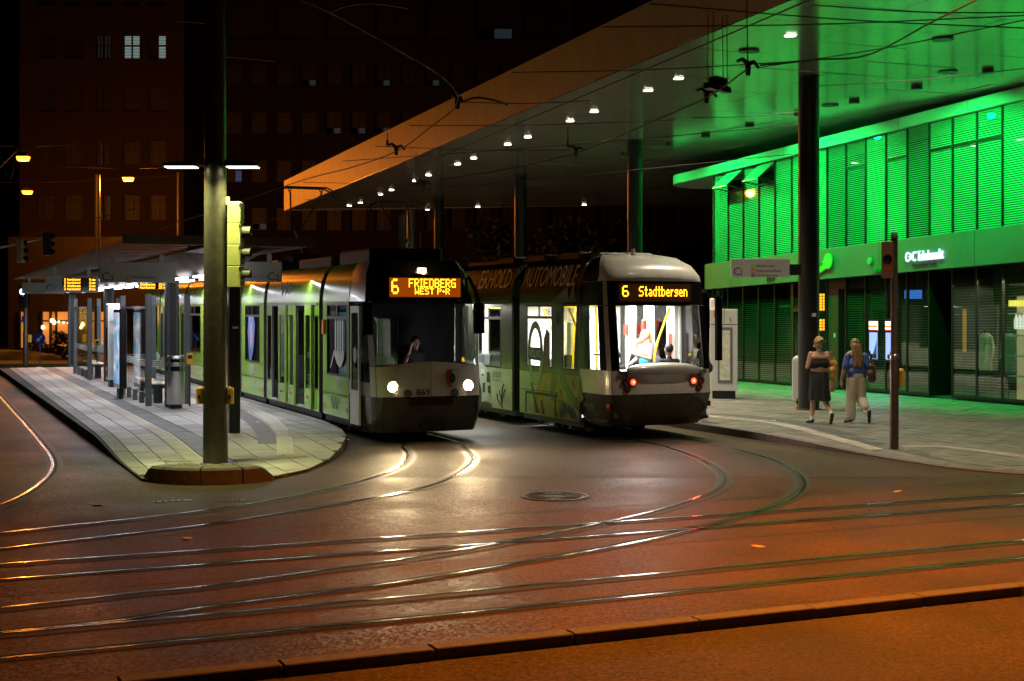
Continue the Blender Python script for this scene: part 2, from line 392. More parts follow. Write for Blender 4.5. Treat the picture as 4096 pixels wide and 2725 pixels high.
M['cloth_jeans'] = mat('cloth_jeans', (.03, .055, .16), .8, 0, .25, 20, .1)
M['cloth_turq'] = mat('cloth_turquoise', (.02, .42, .62), .7)
M['pack_violet'] = mat('pack_violet', (.22, .21, .33), .7, 0, .2, 12, .2)
M['leather_gold'] = mat('leather_gold', (.62, .34, .07), .28, 0, .3, 10, .4, 16, coat=.3)
M['leather_brown'] = mat('leather_brown', (.10, .055, .035), .38, 0, .3, 10, .4, 16)
M['shoe'] = mat('shoe_black', (.015, .014, .014), .45)
M['sole'] = mat('shoe_sole', (.03, .022, .018), .6)
M['wire'] = mat('wire', (.018, .016, .014), .75, .1)
M['foliage'] = mat('foliage', (.022, .034, .010), .6, 0, .4, 3)
M['bark'] = mat('bark', (.06, .045, .03), .9, 0, .3, 10)
M['grass'] = mat('grass_verge', (.06, .075, .02), .9, 0, .4, 6, .4)

M['slat_shaded'] = mat('blind_slat_shaded', (.42, .44, .42), .4, .0, .06, 4)  # darker copy of the blind colour, weaker light downstairs put into it
# ------------------------------------------------------------------ ground, road, kerb, rails
UL = Vector((-.39, .921, 0)).normalized(); VL = Vector((UL.y, -UL.x, 0))      # along / across the tram direction
KD = Vector((.9153, .4027, 0)).normalized(); KN = Vector((-KD.y, KD.x, 0))    # foreground kerb and cross tracks
K0 = ground_at(1300, 2640)
g = MB(); g.quad((-400, -60, -.085), (400, -60, -.085), (400, 600, -.085), (-400, 600, -.085))
g.build('ground', M['asphalt_near'], kind='structure')
road = MB()
a = K0 - KD * 70 + KN * .14; b = K0 + KD * 70 + KN * .14
road.quad((a.x, a.y, 0), (b.x, b.y, 0), (120, 190, 0), (-140, 190, 0))
road = road.build('road', M['asphalt'], kind='structure')
pt = MB(); q = [(-2.5, 20.35), (6.6, 20.35), (5.9, 22.4), (4.7, 25.2), (3.0, 29.0), (-6.0, 48.0), (-10.0, 48.0), (-3.2, 29.0), (-2.75, 25.0), (-2.7, 22.0)]
pt.add([(x, y, .003) for x, y in q], [tuple(range(len(q)))]); pt.build('road_patch', M['asphalt_patch'], road)
kerb_root = empty('kerb', (0, 0, 0)); tag(kerb_root, kind='structure')
pos = -9.3
i = 0
while pos < 16:
    L = 1.13 + random.uniform(-.03, .03); e = random.uniform(-.006, .006)
    T = Matrix.Translation(K0 + KD * pos) @ Matrix.Rotation(math.atan2(KD.y, KD.x) + random.uniform(-.004, .004), 4, 'Z')
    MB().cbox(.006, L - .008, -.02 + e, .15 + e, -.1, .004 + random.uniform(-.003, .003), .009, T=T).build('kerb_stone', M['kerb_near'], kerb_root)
    pos += L; i += 1

def ribbon(mb, pts, a, b, z, mi=0, zb=None):
    n = len(pts); nr = []
    for i in range(n):
        d = (pts[min(i + 1, n - 1)] - pts[max(i - 1, 0)]); d.z = 0; d.normalize(); nr.append(Vector((-d.y, d.x, 0)))
    A = [p + q * a for p, q in zip(pts, nr)]; B = [p + q * b for p, q in zip(pts, nr)]
    for i in range(n - 1):
        f = lambda P, zz: (P.x, P.y, P.z + zz)
        mb.quad(f(A[i], z), f(A[i + 1], z), f(B[i + 1], z), f(B[i], z), mi)
        if zb is not None:
            mb.quad(f(A[i], zb), f(A[i + 1], zb), f(A[i + 1], z), f(A[i], z), mi)
            mb.quad(f(B[i], z), f(B[i + 1], z), f(B[i + 1], zb), f(B[i], zb), mi)
    return mb
def offset(pts, o):
    out = []
    for i in range(len(pts)):
        d = (pts[min(i + 1, len(pts) - 1)] - pts[max(i - 1, 0)]); d.z = 0; d.normalize(); out.append(pts[i] + Vector((-d.y, d.x, 0)) * o)
    return out
def make_rail(pts, inner):
    # inner = +1 when the groove is on the left of the running direction
    s = inner
    r = ribbon(MB(), pts, -.024 * s, .024 * s, .011, 0, 0).build('rail', M['rail'], road)
    ribbon(MB(), pts, .026 * s, .074 * s, .008).build('groove', M['groove'], r)
    ribbon(MB(), pts, .076 * s, .092 * s, .010).build('guard_lip', M['seal'], r)
    ribbon(MB(), pts, -.085 * s, -.026 * s, .0068).build('joint_strip', M['seal'], r)
    ribbon(MB(), pts, .094 * s, .16 * s, .0068).build('joint_strip', M['seal'], r)
    return r
z6 = lambda l: [ground_at(1300 + .7175 * x, 1600 + .7175 * y) for x, y in l]
z5 = lambda l: [ground_at(.845 * x, 1400 + .845 * y) for x, y in l]
z7 = lambda l: [ground_at(2600 + .7175 * x, 1600 + .7175 * y) for x, y in l]
L1 = z6([(385, 225), (432, 268), (460, 308), (438, 355), (370, 394), (250, 440), (100, 480), (0, 502)]) + z5([(1200, 728), (900, 770), (600, 805), (300, 836), (-100, 880)])
L2 = z6([(710, 228), (775, 265), (822, 303), (836, 338), (803, 382), (720, 430), (600, 478), (400, 525), (200, 562), (0, 592)]) + z5([(1300, 778), (1000, 825), (700, 862), (300, 908), (-100, 955)])
for q, inn in ((L1, 1), (L2, -1)):
    q = [q[0] + UL * 40, q[0] + UL * 20, q[0] + UL * 6] + q
    make_rail(catmull(q, 6), inn)
UR = Vector((-.41, .912, 0)).normalized()
R1 = z6([(1750, 232), (1950, 281), (2095, 338), (2180, 392), (2212, 435), (2196, 482), (2118, 530), (1990, 576), (1800, 631), (1500, 698), (1250, 748), (1000, 796), (700, 848), (330, 906), (0, 950)]) + z5([(1000, 1118), (700, 1148), (400, 1181), (-100, 1236)])
R2 = z7([(230, 222), (500, 282), (690, 338), (800, 391), (853, 442), (858, 490), (800, 546), (700, 591), (600, 626), (400, 685), (200, 735), (0, 781)]) + z6([(1500, 842), (1000, 926), (600, 990), (200, 1050)]) + z5([(1000, 1218), (600, 1279), (300, 1312), (-100, 1352)])
for q, inn in ((R1, 1), (R2, -1)):
    q = [q[0] + UR * 40, q[0] + UR * 20, q[0] + UR * 6] + q
    make_rail(catmull(q, 6), inn)
def straight(pa, pb, inn):
    d = (pb - pa).normalized(); pts = [pa + d * k for k in np.linspace(-16, 16 + (pb - pa).length, 12)]
    make_rail([Vector(p) for p in pts], inn)
straight(Vector((6.9, 18.53, 0)), Vector((-3.7, 13.99, 0)), 1)
straight(Vector((6.62, 17.55, 0)), Vector((-3.3, 13.28, 0)), -1)
straight(Vector((5.52, 14.82, 0)), Vector((-1.58, 11.62, 0)), 1)
straight(Vector((5.11, 13.74, 0)), Vector((-1.47, 10.78, 0)), -1)
S1 = z5([(-40, 175), (60, 290), (130, 368), (190, 440), (236, 502), (249, 545), (230, 592), (180, 640), (120, 680), (50, 715), (-60, 760)])
make_rail(catmull([S1[0] + UL * 25] + S1, 6), 1)
make_rail(catmull(offset([S1[0] + UL * 25] + S1, -1.0), 6), -1)

for (a_, b_, w_) in (((-9.0, 12.9), (9.0, 20.7), .03), ((-8.0, 10.4), (10.0, 18.3), .025), ((-6.5, 15.3), (-1.0, 17.6), .03)):
    A_ = Vector((*a_, 0)); B_ = Vector((*b_, 0)); n_ = 14; P_ = [A_.lerp(B_, k / n_) + Vector((random.uniform(-.012, .012), random.uniform(-.012, .012), 0)) for k in range(n_ + 1)]
    ribbon(MB(), P_, -w_ / 2, w_ / 2, .0035).build('tar_seam', M['seal'], road)
# manhole cover: frame ring, recessed ring and radial ribs
mh = empty('manhole_cover', (.57, 18.3, 0), .3, 'round cast iron manhole cover between the two curved tracks', 'manhole')
MB().lathe([(.40, .001), (.40, .012), (.46, .012), (.46, .001)], n=40).build('frame_ring', M['manhole'], mh)
MB().lathe([(.385, -.002), (.385, .005), (.0, .005)], n=40).build('lid', M['manhole'], mh)
rb = MB()
for k in range(24):
    rb.box(.22, .36, -.012, .012, .004, .014, T=Matrix.Rotation(k * math.pi / 12, 4, 'Z'))
rb.lathe([(.16, .004), (.16, .013), (.19, .013), (.19, .004)], n=24)
rb.build('ribs', M['manhole'], mh)
for (px, py), w in (((690, 2005), .5), ((930, 2005), .35)):
    p = ground_at(px, py); dc = empty('drain_cover', (p.x, p.y, 0), .4)
    tag(dc, {690: 'small dark drain slot in the asphalt left of the kerbed island', 930: 'short drain slot in the asphalt in front of the kerbed island', 2560: 'small iron cover in the asphalt beside the near kerb'}[px], 'drain')
    MB().box(-w / 2, w / 2, -.07, .07, .0, .007).build('frame', M['manhole'], dc)
    for k in range(5): MB().box(-w / 2 + .03 + k * (w - .08) / 5, -w / 2 + .05 + k * (w - .08) / 5, -.05, .05, .0065, .011).build('bar', M['groove'], dc)

# ---------------------------------------------------------------- island platform
PLAT = [(-5.36, 19.9), (-4.95, 19.62), (-4.4, 19.5), (-3.86, 19.7), (-3.46, 20.2), (-3.14, 21.0), (-2.97, 22.3), (-2.94, 23.6), (-3.0, 24.9), (-3.3, 26.5), (-3.85, 28.2), (-4.47, 29.75), (-15.2, 55.1), (-19.9, 53.3)]
P0 = Vector((-5.36, 19.9, 0))
def zplat(x, y):
    t = min(1, max(0, (y - 21.4) / 4.2)); return .05 + .15 * t * t * (3 - 2 * t)
def uv(s, v): p = P0 + UL * s + VL * v; return (p.x, p.y)
pm = MB(); strip = []
# base body sliced in steps so that it follows the ramp at the tip
cuts = [19, 20, 21, 22, 23, 24, 25, 26, 30, 40, 60]
for y0, y1 in zip(cuts, cuts[1:]):
    q = clip_poly([(-60, y0), (60, y0), (60, y1), (-60, y1)], PLAT)
    if len(q) > 2: pm.loft([[(x, y, -.05) for x, y in q], [(x, y, zplat(x, y) - .012) for x, y in q]])
platform = pm.build('platform', M['joint'], kind='structure')
rows = [(0, .26, 'k'), (.26, .62, 's'), (.62, .98, 's'), (.98, 1.28, 't'), (1.28, 1.66, 'd'), (1.66, 2.10, 's'), (2.10, 2.54, 's'), (2.54, 2.98, 's'), (2.98, 3.42, 's'), (3.42, 3.75, 'd'), (3.75, 4.05, 't'), (4.05, 4.42, 's'), (4.42, 4.70, 'k')]
pieces = []
for ri, (v0, v1, ty) in enumerate(rows):
    step = {'k': 1.0, 't': .3 * 2, 'd': .62}.get(ty, .85); off = (ri % 3) * step / 3
    s = -1.6 - off
    while s < 40:
        t2 = ty
        if ri > 8 and s < 9.6: t2 = 's' if ty != 'k' else 'k'
        g_ = .009
        poly = clip_poly([uv(s + g_, v0 + g_), uv(s + step - g_, v0 + g_), uv(s + step - g_, v1 - g_), uv(s + g_, v1 - g_)][::-1], PLAT)
        if len(poly) > 2 and abs(area2(poly)) > .02:
            pieces.append((sum(p[1] for p in poly) / len(poly), poly, t2, s, v0, v1, step))
        s += step
pieces = sorted((p for p in pieces if p[0] > 20.1), key=lambda p: p[0])
def slab_mb(mb, poly, t2, s, v0, v1, step, zf, mi=0):
    e = random.uniform(-.002, .002)
    mb.loft([[(x, y, zf(x, y) - .04) for x, y in poly], [(x, y, zf(x, y) + e) for x, y in poly]], mi=mi)
    if t2 == 't' and len(poly) == 4:
        for k in range(5):
            a = v0 + .035 + k * (v1 - v0 - .07) / 5; b = a + .022
            q = [uv(s + .02, a), uv(s + step - .02, a), uv(s + step - .02, b), uv(s + .02, b)]
            mb.loft([[(x, y, zf(x, y)) for x, y in q], [(x, y, zf(x, y) + .007) for x, y in q]], mi=mi)
SM = {'k': M['kerb'], 's': M['slab'], 't': M['tactile'], 'd': M['slab_dark']}
restmb = {}
for n_, (yy, poly, t2, s, v0, v1, step) in enumerate(pieces):
    if n_ < 260:
        mb = MB(); slab_mb(mb, poly, t2, s, v0, v1, step, zplat)
        mm = SM[t2] if t2 != 's' or random.random() < .6 else M['slab2']
        mb.build({'k': 'kerb_stone', 's': 'paving_slab', 't': 'tactile_slab', 'd': 'dark_slab'}[t2], mm, platform)
    else:
        mb = restmb.setdefault(t2, MB()); slab_mb(mb, poly, t2, s, v0, v1, step, zplat)
for t2, mb in restmb.items(): mb.build({'k': 'far_kerb_stones', 's': 'far_paving_slabs', 't': 'far_tactile_slabs', 'd': 'far_dark_slabs'}[t2], SM[t2], platform, kind='stuff')

def strip_slabs(path, w, step, m_, parent, name, lift=.006, ribs=True):
    P = catmull(path, 10); acc = [0]
    for a, b in zip(P, P[1:]): acc.append(acc[-1] + (b - a).length)
    def at(d):
        for i in range(len(P) - 1):
            if acc[i + 1] >= d:
                t = (d - acc[i]) / max(1e-6, acc[i + 1] - acc[i]); return P[i].lerp(P[i + 1], t)
        return P[-1]
    d = 0
    while d + step <= acc[-1]:
        q = [at(d + .005), at(d + step * .5), at(d + step - .005)]
        mb = ribbon(MB(), q, -w / 2, w / 2, lift, 0, -.02)
        if ribs:
            for k in range(5):
                a = -w / 2 + .03 + k * (w - .06) / 5; ribbon(mb, q, a, a + .02, lift + .006, 0, 0)
        mb.build(name, m_, parent); d += step
pz = lambda l: [Vector((p.x, p.y, zplat(p.x, p.y))) for p in [ground_at(x, y, .17) for x, y in l]]
strip_slabs(pz([(955, 1622), (1030, 1652), (1080, 1682), (1118, 1718), (1137, 1760), (1141, 1800)]), .28, .3, M['tactile'], platform, 'tactile_slab')
strip_slabs(pz([(915, 1636), (985, 1672), (1032, 1706), (1062, 1742), (1072, 1775)]), .34, .4, M['slab_dark'], platform, 'dark_slab', .005, False)
strip_slabs(pz([(1160, 1737), (1220, 1739), (1300, 1742)]), .22, .3, M['tactile'], platform, 'tactile_slab')
pz = lambda l: [Vector((p.x, p.y, zplat(p.x, p.y))) for p in [ground_at(x, y, .06) for x, y in l]]
strip_slabs(pz([(640, 1843), (760, 1845), (830, 1846)]), .22, .3, M['tactile'], platform, 'tactile_slab')
strip_slabs(pz([(930, 1842), (1040, 1838), (1160, 1833), (1260, 1826)]), .22, .3, M['tactile'], platform, 'tactile_slab')

# raised crescent of kerb stones at the tip
isl = empty('island_nose', (-4.42, 20.5, 0), 0, 'raised crescent of granite kerb stones at the platform tip below the lamp post', 'kerb')
A0, A1 = R(205), R(335)
n_st = 4
for k in range(n_st):
    a0 = A0 + (A1 - A0) * k / n_st + .012; a1 = A0 + (A1 - A0) * (k + 1) / n_st - .012
    aa = np.linspace(a0, a1, 7); rings = []
    def pt(a, r, z): return (math.cos(a) * r * 1.06, math.sin(a) * r, z)
    for a in aa:
        fl = min(1, max(0, min(a - A0, A1 - a) / .25)); h = .06 + .17 * fl
        rings.append([pt(a, 1.02, -.02), pt(a, 1.0, h - .03), pt(a, .97, h), pt(a, .74, h + .012), pt(a, .70, h), pt(a, .70, .02)])
    MB().loft(rings).build('kerb_stone', M['kerb_low'], isl, smooth=35)
fill = MB()
aa = np.linspace(A0 + .1, A1 - .1, 12)
fill.prism([(math.cos(a) * .735, math.sin(a) * .69) for a in aa], 0, .215)
fill.build('cobble_bed', M['joint'], isl)
for k in range(42):
    a = random.uniform(A0 + .15, A1 - .15); r = random.uniform(.38, .66)
    x, y = math.cos(a) * r * 1.04, math.sin(a) * r
    if y > -.28: continue
    MB().cbox(x - .045, x + .045, y - .035, y + .035, .18, .226 + random.uniform(0, .006), .014).build('cobble', M['kerb'], isl)

# ---------------------------------------------------------------- right pavement
PAVE = [(10, 19.9), (26, 20.2), (26, 62), (-11.0, 61.3), (3.0, 30.2), (4.02, 27.9), (5.1, 25.45), (5.85, 23.8), (6.5, 22.4), (7.15, 21.2), (8.3, 20.35)]
def zpave(x, y):
    t = min(1, max(0, (y - 22.2) / 4.5)); return .015 + .12 * t * t * (3 - 2 * t)
pm = MB()
for y0, y1 in zip([19, 20, 21, 22, 23, 24, 25, 26, 27], [20, 21, 22, 23, 24, 25, 26, 27, 64]):
    q = clip_poly([(-60, y0), (60, y0), (60, y1), (-60, y1)], PAVE)
    if len(q) > 2: pm.loft([[(x, y, -.05) for x, y in q], [(x, y, zpave(x, y) - .008) for x, y in q]])
pavement = pm.build('pavement', M['joint_light'], kind='structure')
pv = []
PA = Vector((6, 20, 0)); ang = R(24); pu = Vector((-math.sin(ang), math.cos(ang), 0)); pvv = Vector((math.cos(ang), math.sin(ang), 0))
pw, pl = .30, .40
VIEWP = [(10, 19.9), (13.2, 20.0), (16.5, 34), (8.5, 50), (3, 48), (-2, 41.3), (3.0, 30.2), (4.02, 27.9), (5.1, 25.45), (5.85, 23.8), (6.5, 22.4), (7.15, 21.2), (8.3, 20.35)]
for r_ in range(-16, 46):
    o = (r_ % 2) * pl / 2
    for k in range(-16, 90):
        c = PA + pvv * (r_ * pw) + pu * (k * pl + o)
        q = [c, c + pu * (pl - .014), c + pu * (pl - .014) + pvv * (pw - .014), c + pvv * (pw - .014)]
        q = clip_poly([(p.x, p.y) for p in q][::-1], VIEWP)
        if len(q) > 2 and abs(area2(q)) > .02: pv.append((sum(p[1] for p in q) / len(q), q))
pv.sort(key=lambda p: p[0])
rest = [MB(), MB()]
for n_, (yy, q) in enumerate(pv):
    k = int(random.random() < .4)
    mb = MB() if n_ < 290 else rest[k]
    e = random.uniform(-.003, .003)
    mb.loft([[(x, y, zpave(x, y) - .02) for x, y in q], [(x, y, zpave(x, y) + e) for x, y in q]])
    if n_ < 290: mb.build('paver', M['paver2'] if k else M['paver'], pavement)
for k, mb in enumerate(rest): mb.build('far_pavers', M['paver2'] if k else M['paver'], pavement, kind='stuff')
# kerb stones along the tram side of the right pavement
edge = catmull([Vector((-3.5, 44.7, 0)), Vector((3.0, 30.2, 0)), Vector((4.02, 27.9, 0)), Vector((5.1, 25.45, 0)), Vector((5.85, 23.8, 0)), Vector((6.5, 22.4, 0)), Vector((7.15, 21.2, 0)), Vector((8.3, 20.35, 0)), Vector((10, 19.9, 0)), Vector((14, 19.95, 0))], 10)
k = 10
while k < len(edge) - 3:
    q = [Vector((p.x, p.y, zpave(p.x, p.y))) for p in edge[k:k + 4]]
    ribbon(MB(), q, -.09, .09, .006, 0, -.16).build('kerb_stone', M['kerb_low'], pavement)
    k += 3
pr_ = lambda l, z: [Vector((p.x, p.y, zpave(p.x, p.y))) for p in [ground_at(x, y, z) for x, y in l]]
strip_slabs(pr_([(2760, 1660), (2865, 1672), (3000, 1685), (3138, 1704), (3318, 1747), (3548, 1792)], .12), .26, .3, M['tactile'], pavement, 'tactile_slab', .008)
strip_slabs(pr_([(3604, 1796), (3748, 1796), (3920, 1808), (4096, 1826), (4300, 1848)], .03), .26, .3, M['tactile'], pavement, 'tactile_slab', .008)
strip_slabs(pr_([(2860, 1656), (3000, 1668), (3150, 1686), (3330, 1725), (3520, 1768)], .13), .34, .4, M['slab_dark'], pavement, 'dark_slab', .007, False)
lf = MB().prism([(-.05, 0), (-.02, .03), (.03, .035), (.06, .005), (.02, -.03), (-.03, -.025)], 0, .006)
for i_, (px, py, lb) in enumerate(((3030, 2188, 'yellow fallen leaf on the tracks right of the manhole'), (750, 2155, 'yellow fallen leaf on the asphalt at the left'), (390, 2022, 'pale fallen leaf on the asphalt near the island'), (3590, 1967, 'pale fallen leaf on the asphalt near the right kerb'))):
    p = ground_at(px, py); o = lf.build('fallen_leaf', mat('leaf_yellow%d' % i_, (.45, .28, .06), .6), label=lb, cat='leaf'); o.location = (p.x, p.y, .003); o.rotation_euler = (0.08, .1, i_ * 1.3); o.scale = (1.5, 1.5, 1)
# verge and far road at the left
vg = MB(); vg.loft([[(-24.5, 58, 0), (-12, 58, 0), (-12, 62, 0), (-25, 62, 0)], [(-24.3, 58.15, .16), (-12, 58.15, .16), (-12, 61.9, .16), (-24.8, 61.9, .16)]])
vg.build('grass_verge', M['grass'], kind='structure')

for i_, (px, py, z_, lb) in enumerate(((660, 1680, .2, 'white paper scrap on the platform left of the lamp post'), (1030, 1692, .19, 'white paper scrap on the platform beside the curved tactile strip'), (1390, 1762, .0, 'white paper scrap on the asphalt beside the platform edge'), (3094, 1685, .13, 'white paper scrap on the pavement left of the women'))):
    p = ground_at(px, py, z_); o = MB().add([(-.05, -.03, 0), (.04, -.04, .004), (.06, .03, .012), (-.03, .04, .006)], [(0, 1, 2, 3)]).build('paper_scrap', M['white_paint'], label=lb, cat='litter', fix=False); o.location = (p.x, p.y, z_ + .012)
# ------------------------------------------------------------------ trams (x = back from the near end, +y = photo-left side)
def wall(x0, x1, z0, z1, openings, y, th, outer, xs=(), zs=(), inner=1):
    # outer(xc, zc) -> material slot; openings are holes with reveals
    X = sorted(set([x0, x1, *xs] + [o[0] for o in openings] + [o[1] for o in openings])); Z = sorted(set([z0, z1, *zs] + [o[2] for o in openings] + [o[3] for o in openings]))
    X = [x for x in X if x0 <= x <= x1]; Z = [z for z in Z if z0 <= z <= z1]
    s = 1 if y > 0 else -1; yi = y - s * th; mb = MB()
    for a, b in zip(X, X[1:]):
        for c, d in zip(Z, Z[1:]):
            xc = (a + b) / 2; zc = (c + d) / 2
            if any(o[0] < xc < o[1] and o[2] < zc < o[3] for o in openings): continue
            q = [(a, y, c), (b, y, c), (b, y, d), (a, y, d)]; mb.quad(*(q if s < 0 else q[::-1]), outer(xc, zc))
            q = [(a, yi, c), (b, yi, c), (b, yi, d), (a, yi, d)]; mb.quad(*(q if s > 0 else q[::-1]), inner)
    for o in openings:
        a, b, c, d = o
        for q in ([(a, y, c), (a, yi, c), (a, yi, d), (a, y, d)], [(b, y, c), (b, y, d), (b, yi, d), (b, yi, c)], [(a, y, c), (b, y, c), (b, yi, c), (a, yi, c)], [(a, y, d), (a, yi, d), (b, yi, d), (b, y, d)]): mb.quad(*q, inner)
    mb.quad((x0, y, z0), (x0, y, z1), (x0, yi, z1), (x0, yi, z0), inner); mb.quad((x1, y, z0), (x1, yi, z0), (x1, yi, z1), (x1, y, z1), inner)
    mb.quad((x0, y, z0), (x0, yi, z0), (x1, yi, z0), (x1, y, z0), inner)
    return mb
def window(t, x0, x1, z0, z1, y, gm, sash=None, fr=.035, split=True):
    s = 1 if y > 0 else -1; ya, yb = sorted((y - s * .03, y - s * .022))
    w = MB().box(x0, x1, ya, yb, z0, z1).build('window', gm, t, fix=True)
    yo = y - s * .02; y2 = y + s * .004; ya, yb = sorted((yo, y2)); f = MB()
    f.box(x0, x0 + fr, ya, yb, z0, z1); f.box(x1 - fr, x1, ya, yb, z0, z1); f.box(x0 + fr, x1 - fr, ya, yb, z0, z0 + fr); f.box(x0 + fr, x1 - fr, ya, yb, z1 - fr, z1)
    if sash:
        f.box(x0 + fr, x1 - fr, ya, yb, sash - .03, sash + .03)
        if split: f.box((x0 + x1) / 2 - .03, (x0 + x1) / 2 + .03, ya, yb, sash + .03, z1 - fr)
    f.build('frame', M['black'], w); return w
def roof_shell(t, x0, x1, prof, m, inner, zc=2.62):
    full = prof + [(-y, z) for y, z in prof[::-1][1 if prof[-1][0] == 0 else 0:]]
    MB().loft([[(x, y, z) for y, z in full] + [(x, -prof[0][0] + .05, zc), (x, prof[0][0] - .05, zc)] for x in (x0, x1)]).build('roof_shell', [m, inner], t, smooth=30)
def bellows(t, x0, x1, w=1.08, z0=.4, z1=3.3):
    mb = MB(); n = 7
    for k in range(n):
        a = x0 + (x1 - x0) * k / n; b = x0 + (x1 - x0) * (k + 1) / n; c = (a + b) / 2
        ring = lambda x, d: [(x, w - d, z0), (x, w - d, z1 - .3), (x, w - .3 - d, z1 - d), (x, -w + .3 + d, z1 - d), (x, -w + d, z1 - .3), (x, -w + d, z0)]
        mb.loft([ring(a, .04), ring(c, 0), ring(b, .04)], False)
    mb.build('bellows', M['bellows'], t)
NOSE_L = [(1, 1), (1, .66), (.995, .40), (.975, .22), (.93, .09), (.84, .03), (.55, .008), (.28, .002), (0, 0)]
NOSE_R = [(1, 1), (1, .62), (1, .30), (.975, .13), (.93, .05), (.80, .018), (.5, .004), (.25, 0), (0, 0)]
def nose_rings(levels, plan, D):
    full = plan + [(-a, b) for a, b in plan[::-1][1:]]; out = []
    for z, x0, w, arch in levels:
        out.append([Vector((x0 + (D - x0) * t, w * a, z + arch * max(0, 1 - (a / .75) ** 2))) for a, t in full])
    return out
def nose_part(t, rings, l0, l1, segs, name, m, smooth=40, thick=0, parent=None):
    mb = MB()
    for l in range(l0, l1):
        for s in segs:
            mb.quad(rings[l][s], rings[l][s + 1], rings[l + 1][s + 1], rings[l + 1][s])
    me = mb.mesh(name); bm = bmesh.new(); bm.from_mesh(me); bmesh.ops.remove_doubles(bm, verts=bm.verts, dist=1e-4)
    bmesh.ops.recalc_face_normals(bm, faces=bm.faces)
    me2 = bpy.data.meshes.new(name); bm.to_mesh(me2); bm.free(); me2.materials.append(m)
    me2.polygons.foreach_set('use_smooth', [True] * len(me2.polygons)); me2.set_sharp_from_angle(angle=R(smooth))
    return link(name, me2, parent or t)
def bogie(t, x, L=1.9):
    mb = MB()
    for dx in (-L / 2 + .3, L / 2 - .3):
        for s in (-1, 1): mb.cone((x + dx, s * .46, .29), (x + dx, s * .58, .29), .29, .29, 20)
    mb.box(x - L / 2, x + L / 2, -.75, .75, .22, .36)
    for k in range(5): mb.box(x - L / 2 + .2 + k * .36, x - L / 2 + .3 + k * .36, .7, 1.02, .12 + .03 * (k % 2), .34)
    mb.build('bogie', M['black'], t)
def seat_row(t, x, y, face=1, m=None):
    mb = MB(); mb.cbox(x - .21, x + .21, y - .22, y + .22, .78, .86, .03)
    a, b = (x + .17, x + .23) if face < 0 else (x - .23, x - .17)
    mb.cbox(a, b, y - .22, y + .22, .86, 1.45, .03)
    mb.box(x - .05, x + .05, y - .05, y + .05, .36, .78)
    mb.build('seat', m or M['seat_dark'], t)
def poly_decal(t, pts, m, y=1.156, name='printed_graphic', dy=.0):
    mb = MB(); n = len(pts); s = 1 if y > 0 else -1
    mb.add([(x, y, z) for x, z in pts] + [(x, y + s * .002, z) for x, z in pts], [tuple(range(n)), tuple(range(2 * n - 1, n - 1, -1))] + [(i, (i + 1) % n, n + (i + 1) % n, n + i) for i in range(n)])
    return mb.build(name, m, t)
def pantograph(t, x, z0=3.55, ztop=5.55, flip=1):
    p = empty('pantograph', (x, 0, 0)); p.parent = t
    base = MB(); base.box(-.5, .5, -.45, -.38, z0, z0 + .12); base.box(-.5, .5, .38, .45, z0, z0 + .12); base.box(-.06, .06, -.45, .45, z0 + .1, z0 + .2); base.build('base_frame', M['wire'], p)
    el = (flip * 1.0, 0, z0 + .85)
    a = MB(); a.tube([(0, 0, z0 + .15), el], .05, 8); a.build('lower_arm', M['grey_steel'], p)
    a = MB(); a.tube([(el[0], -.12, el[2]), (flip * -.05, -.4, ztop - .12)], .022, 6); a.tube([(el[0], .12, el[2]), (flip * -.05, .4, ztop - .12)], .022, 6)
    a.tube([(flip * .12, -.1, z0 + .25), (el[0] + flip * .1, -.05, el[2] - .1)], .018, 6); a.build('upper_arm', M['wire'], p)
    h = MB()
    for dx in (-.17, .17):
        h.tube([(dx, -.85, ztop - .28), (dx, -.72, ztop - .1), (dx, -.5, ztop), (dx, .5, ztop), (dx, .72, ztop - .1), (dx, .85, ztop - .28)], .022, 6)
    for y in (-.4, .4): h.tube([(-.17, y, ztop - .03), (0, y, ztop - .12), (.17, y, ztop - .03)], .016, 6)
    h.build('contact_strip', M['wire'], p)

# ---- left tram: green, facing the camera
angL = math.atan2(UL.y, UL.x)
tl = empty('tram', (-1.50, 25.6, 0), angL, 'green low-floor tram facing the camera with lit headlights, line 6 to Friedberg West', 'tram')
W = 1.1
LV = [(.20, .16, 1.04, 0), (.45, .05, W - .02, 0), (.86, 0, W, 0), (1.12, .015, W, 0), (1.43, .06, W, .09), (2.1, .25, W, 0), (2.64, .43, W, 0), (3.18, .60, W - .07, 0), (3.42, .80, W - .2, 0)]
RG = nose_rings(LV, NOSE_L, 1.68)
ALL = range(16); FR = range(4, 12)
nose_part(tl, RG, 0, 2, ALL, 'bumper', M['tram_skirt'])
nose_part(tl, RG, 2, 4, range(3, 13), 'front_panel', M['tram_white'])
nose_part(tl, RG, 2, 3, [0, 1, 2, 13, 14, 15], 'corner_panel', M['tram_silver'])
nose_part(tl, RG, 3, 6, [1, 2], 'quarter_window', M['glass_tram']); nose_part(tl, RG, 3, 6, [13, 14], 'quarter_window', M['glass_tram'])
nose_part(tl, RG, 3, 6, [15], 'cab_side', M['tram_silver'])
nose_part(tl, RG, 4, 6, [3], 'windscreen_pillar', M['tram_silver']); nose_part(tl, RG, 4, 6, [12], 'windscreen_pillar', M['tram_silver'])
nose_part(tl, RG, 4, 6, FR, 'windscreen', M['glass_front'])
nose_part(tl, RG, 6, 8, range(3, 13), 'head_panel', M['gloss_black'])
nose_part(tl, RG, 6, 8, [0, 1, 2], 'shoulder', M['tram_silver']); nose_part(tl, RG, 6, 8, [13, 14, 15], 'shoulder', M['gloss_black'])
MB().add(RG[8], [tuple(range(17))]).build('nose_cap', M['black'], tl)
MB().add([(p.x, p.y, .2) for p in RG[0]], [tuple(range(17))]).build('nose_floor', M['black'], tl)
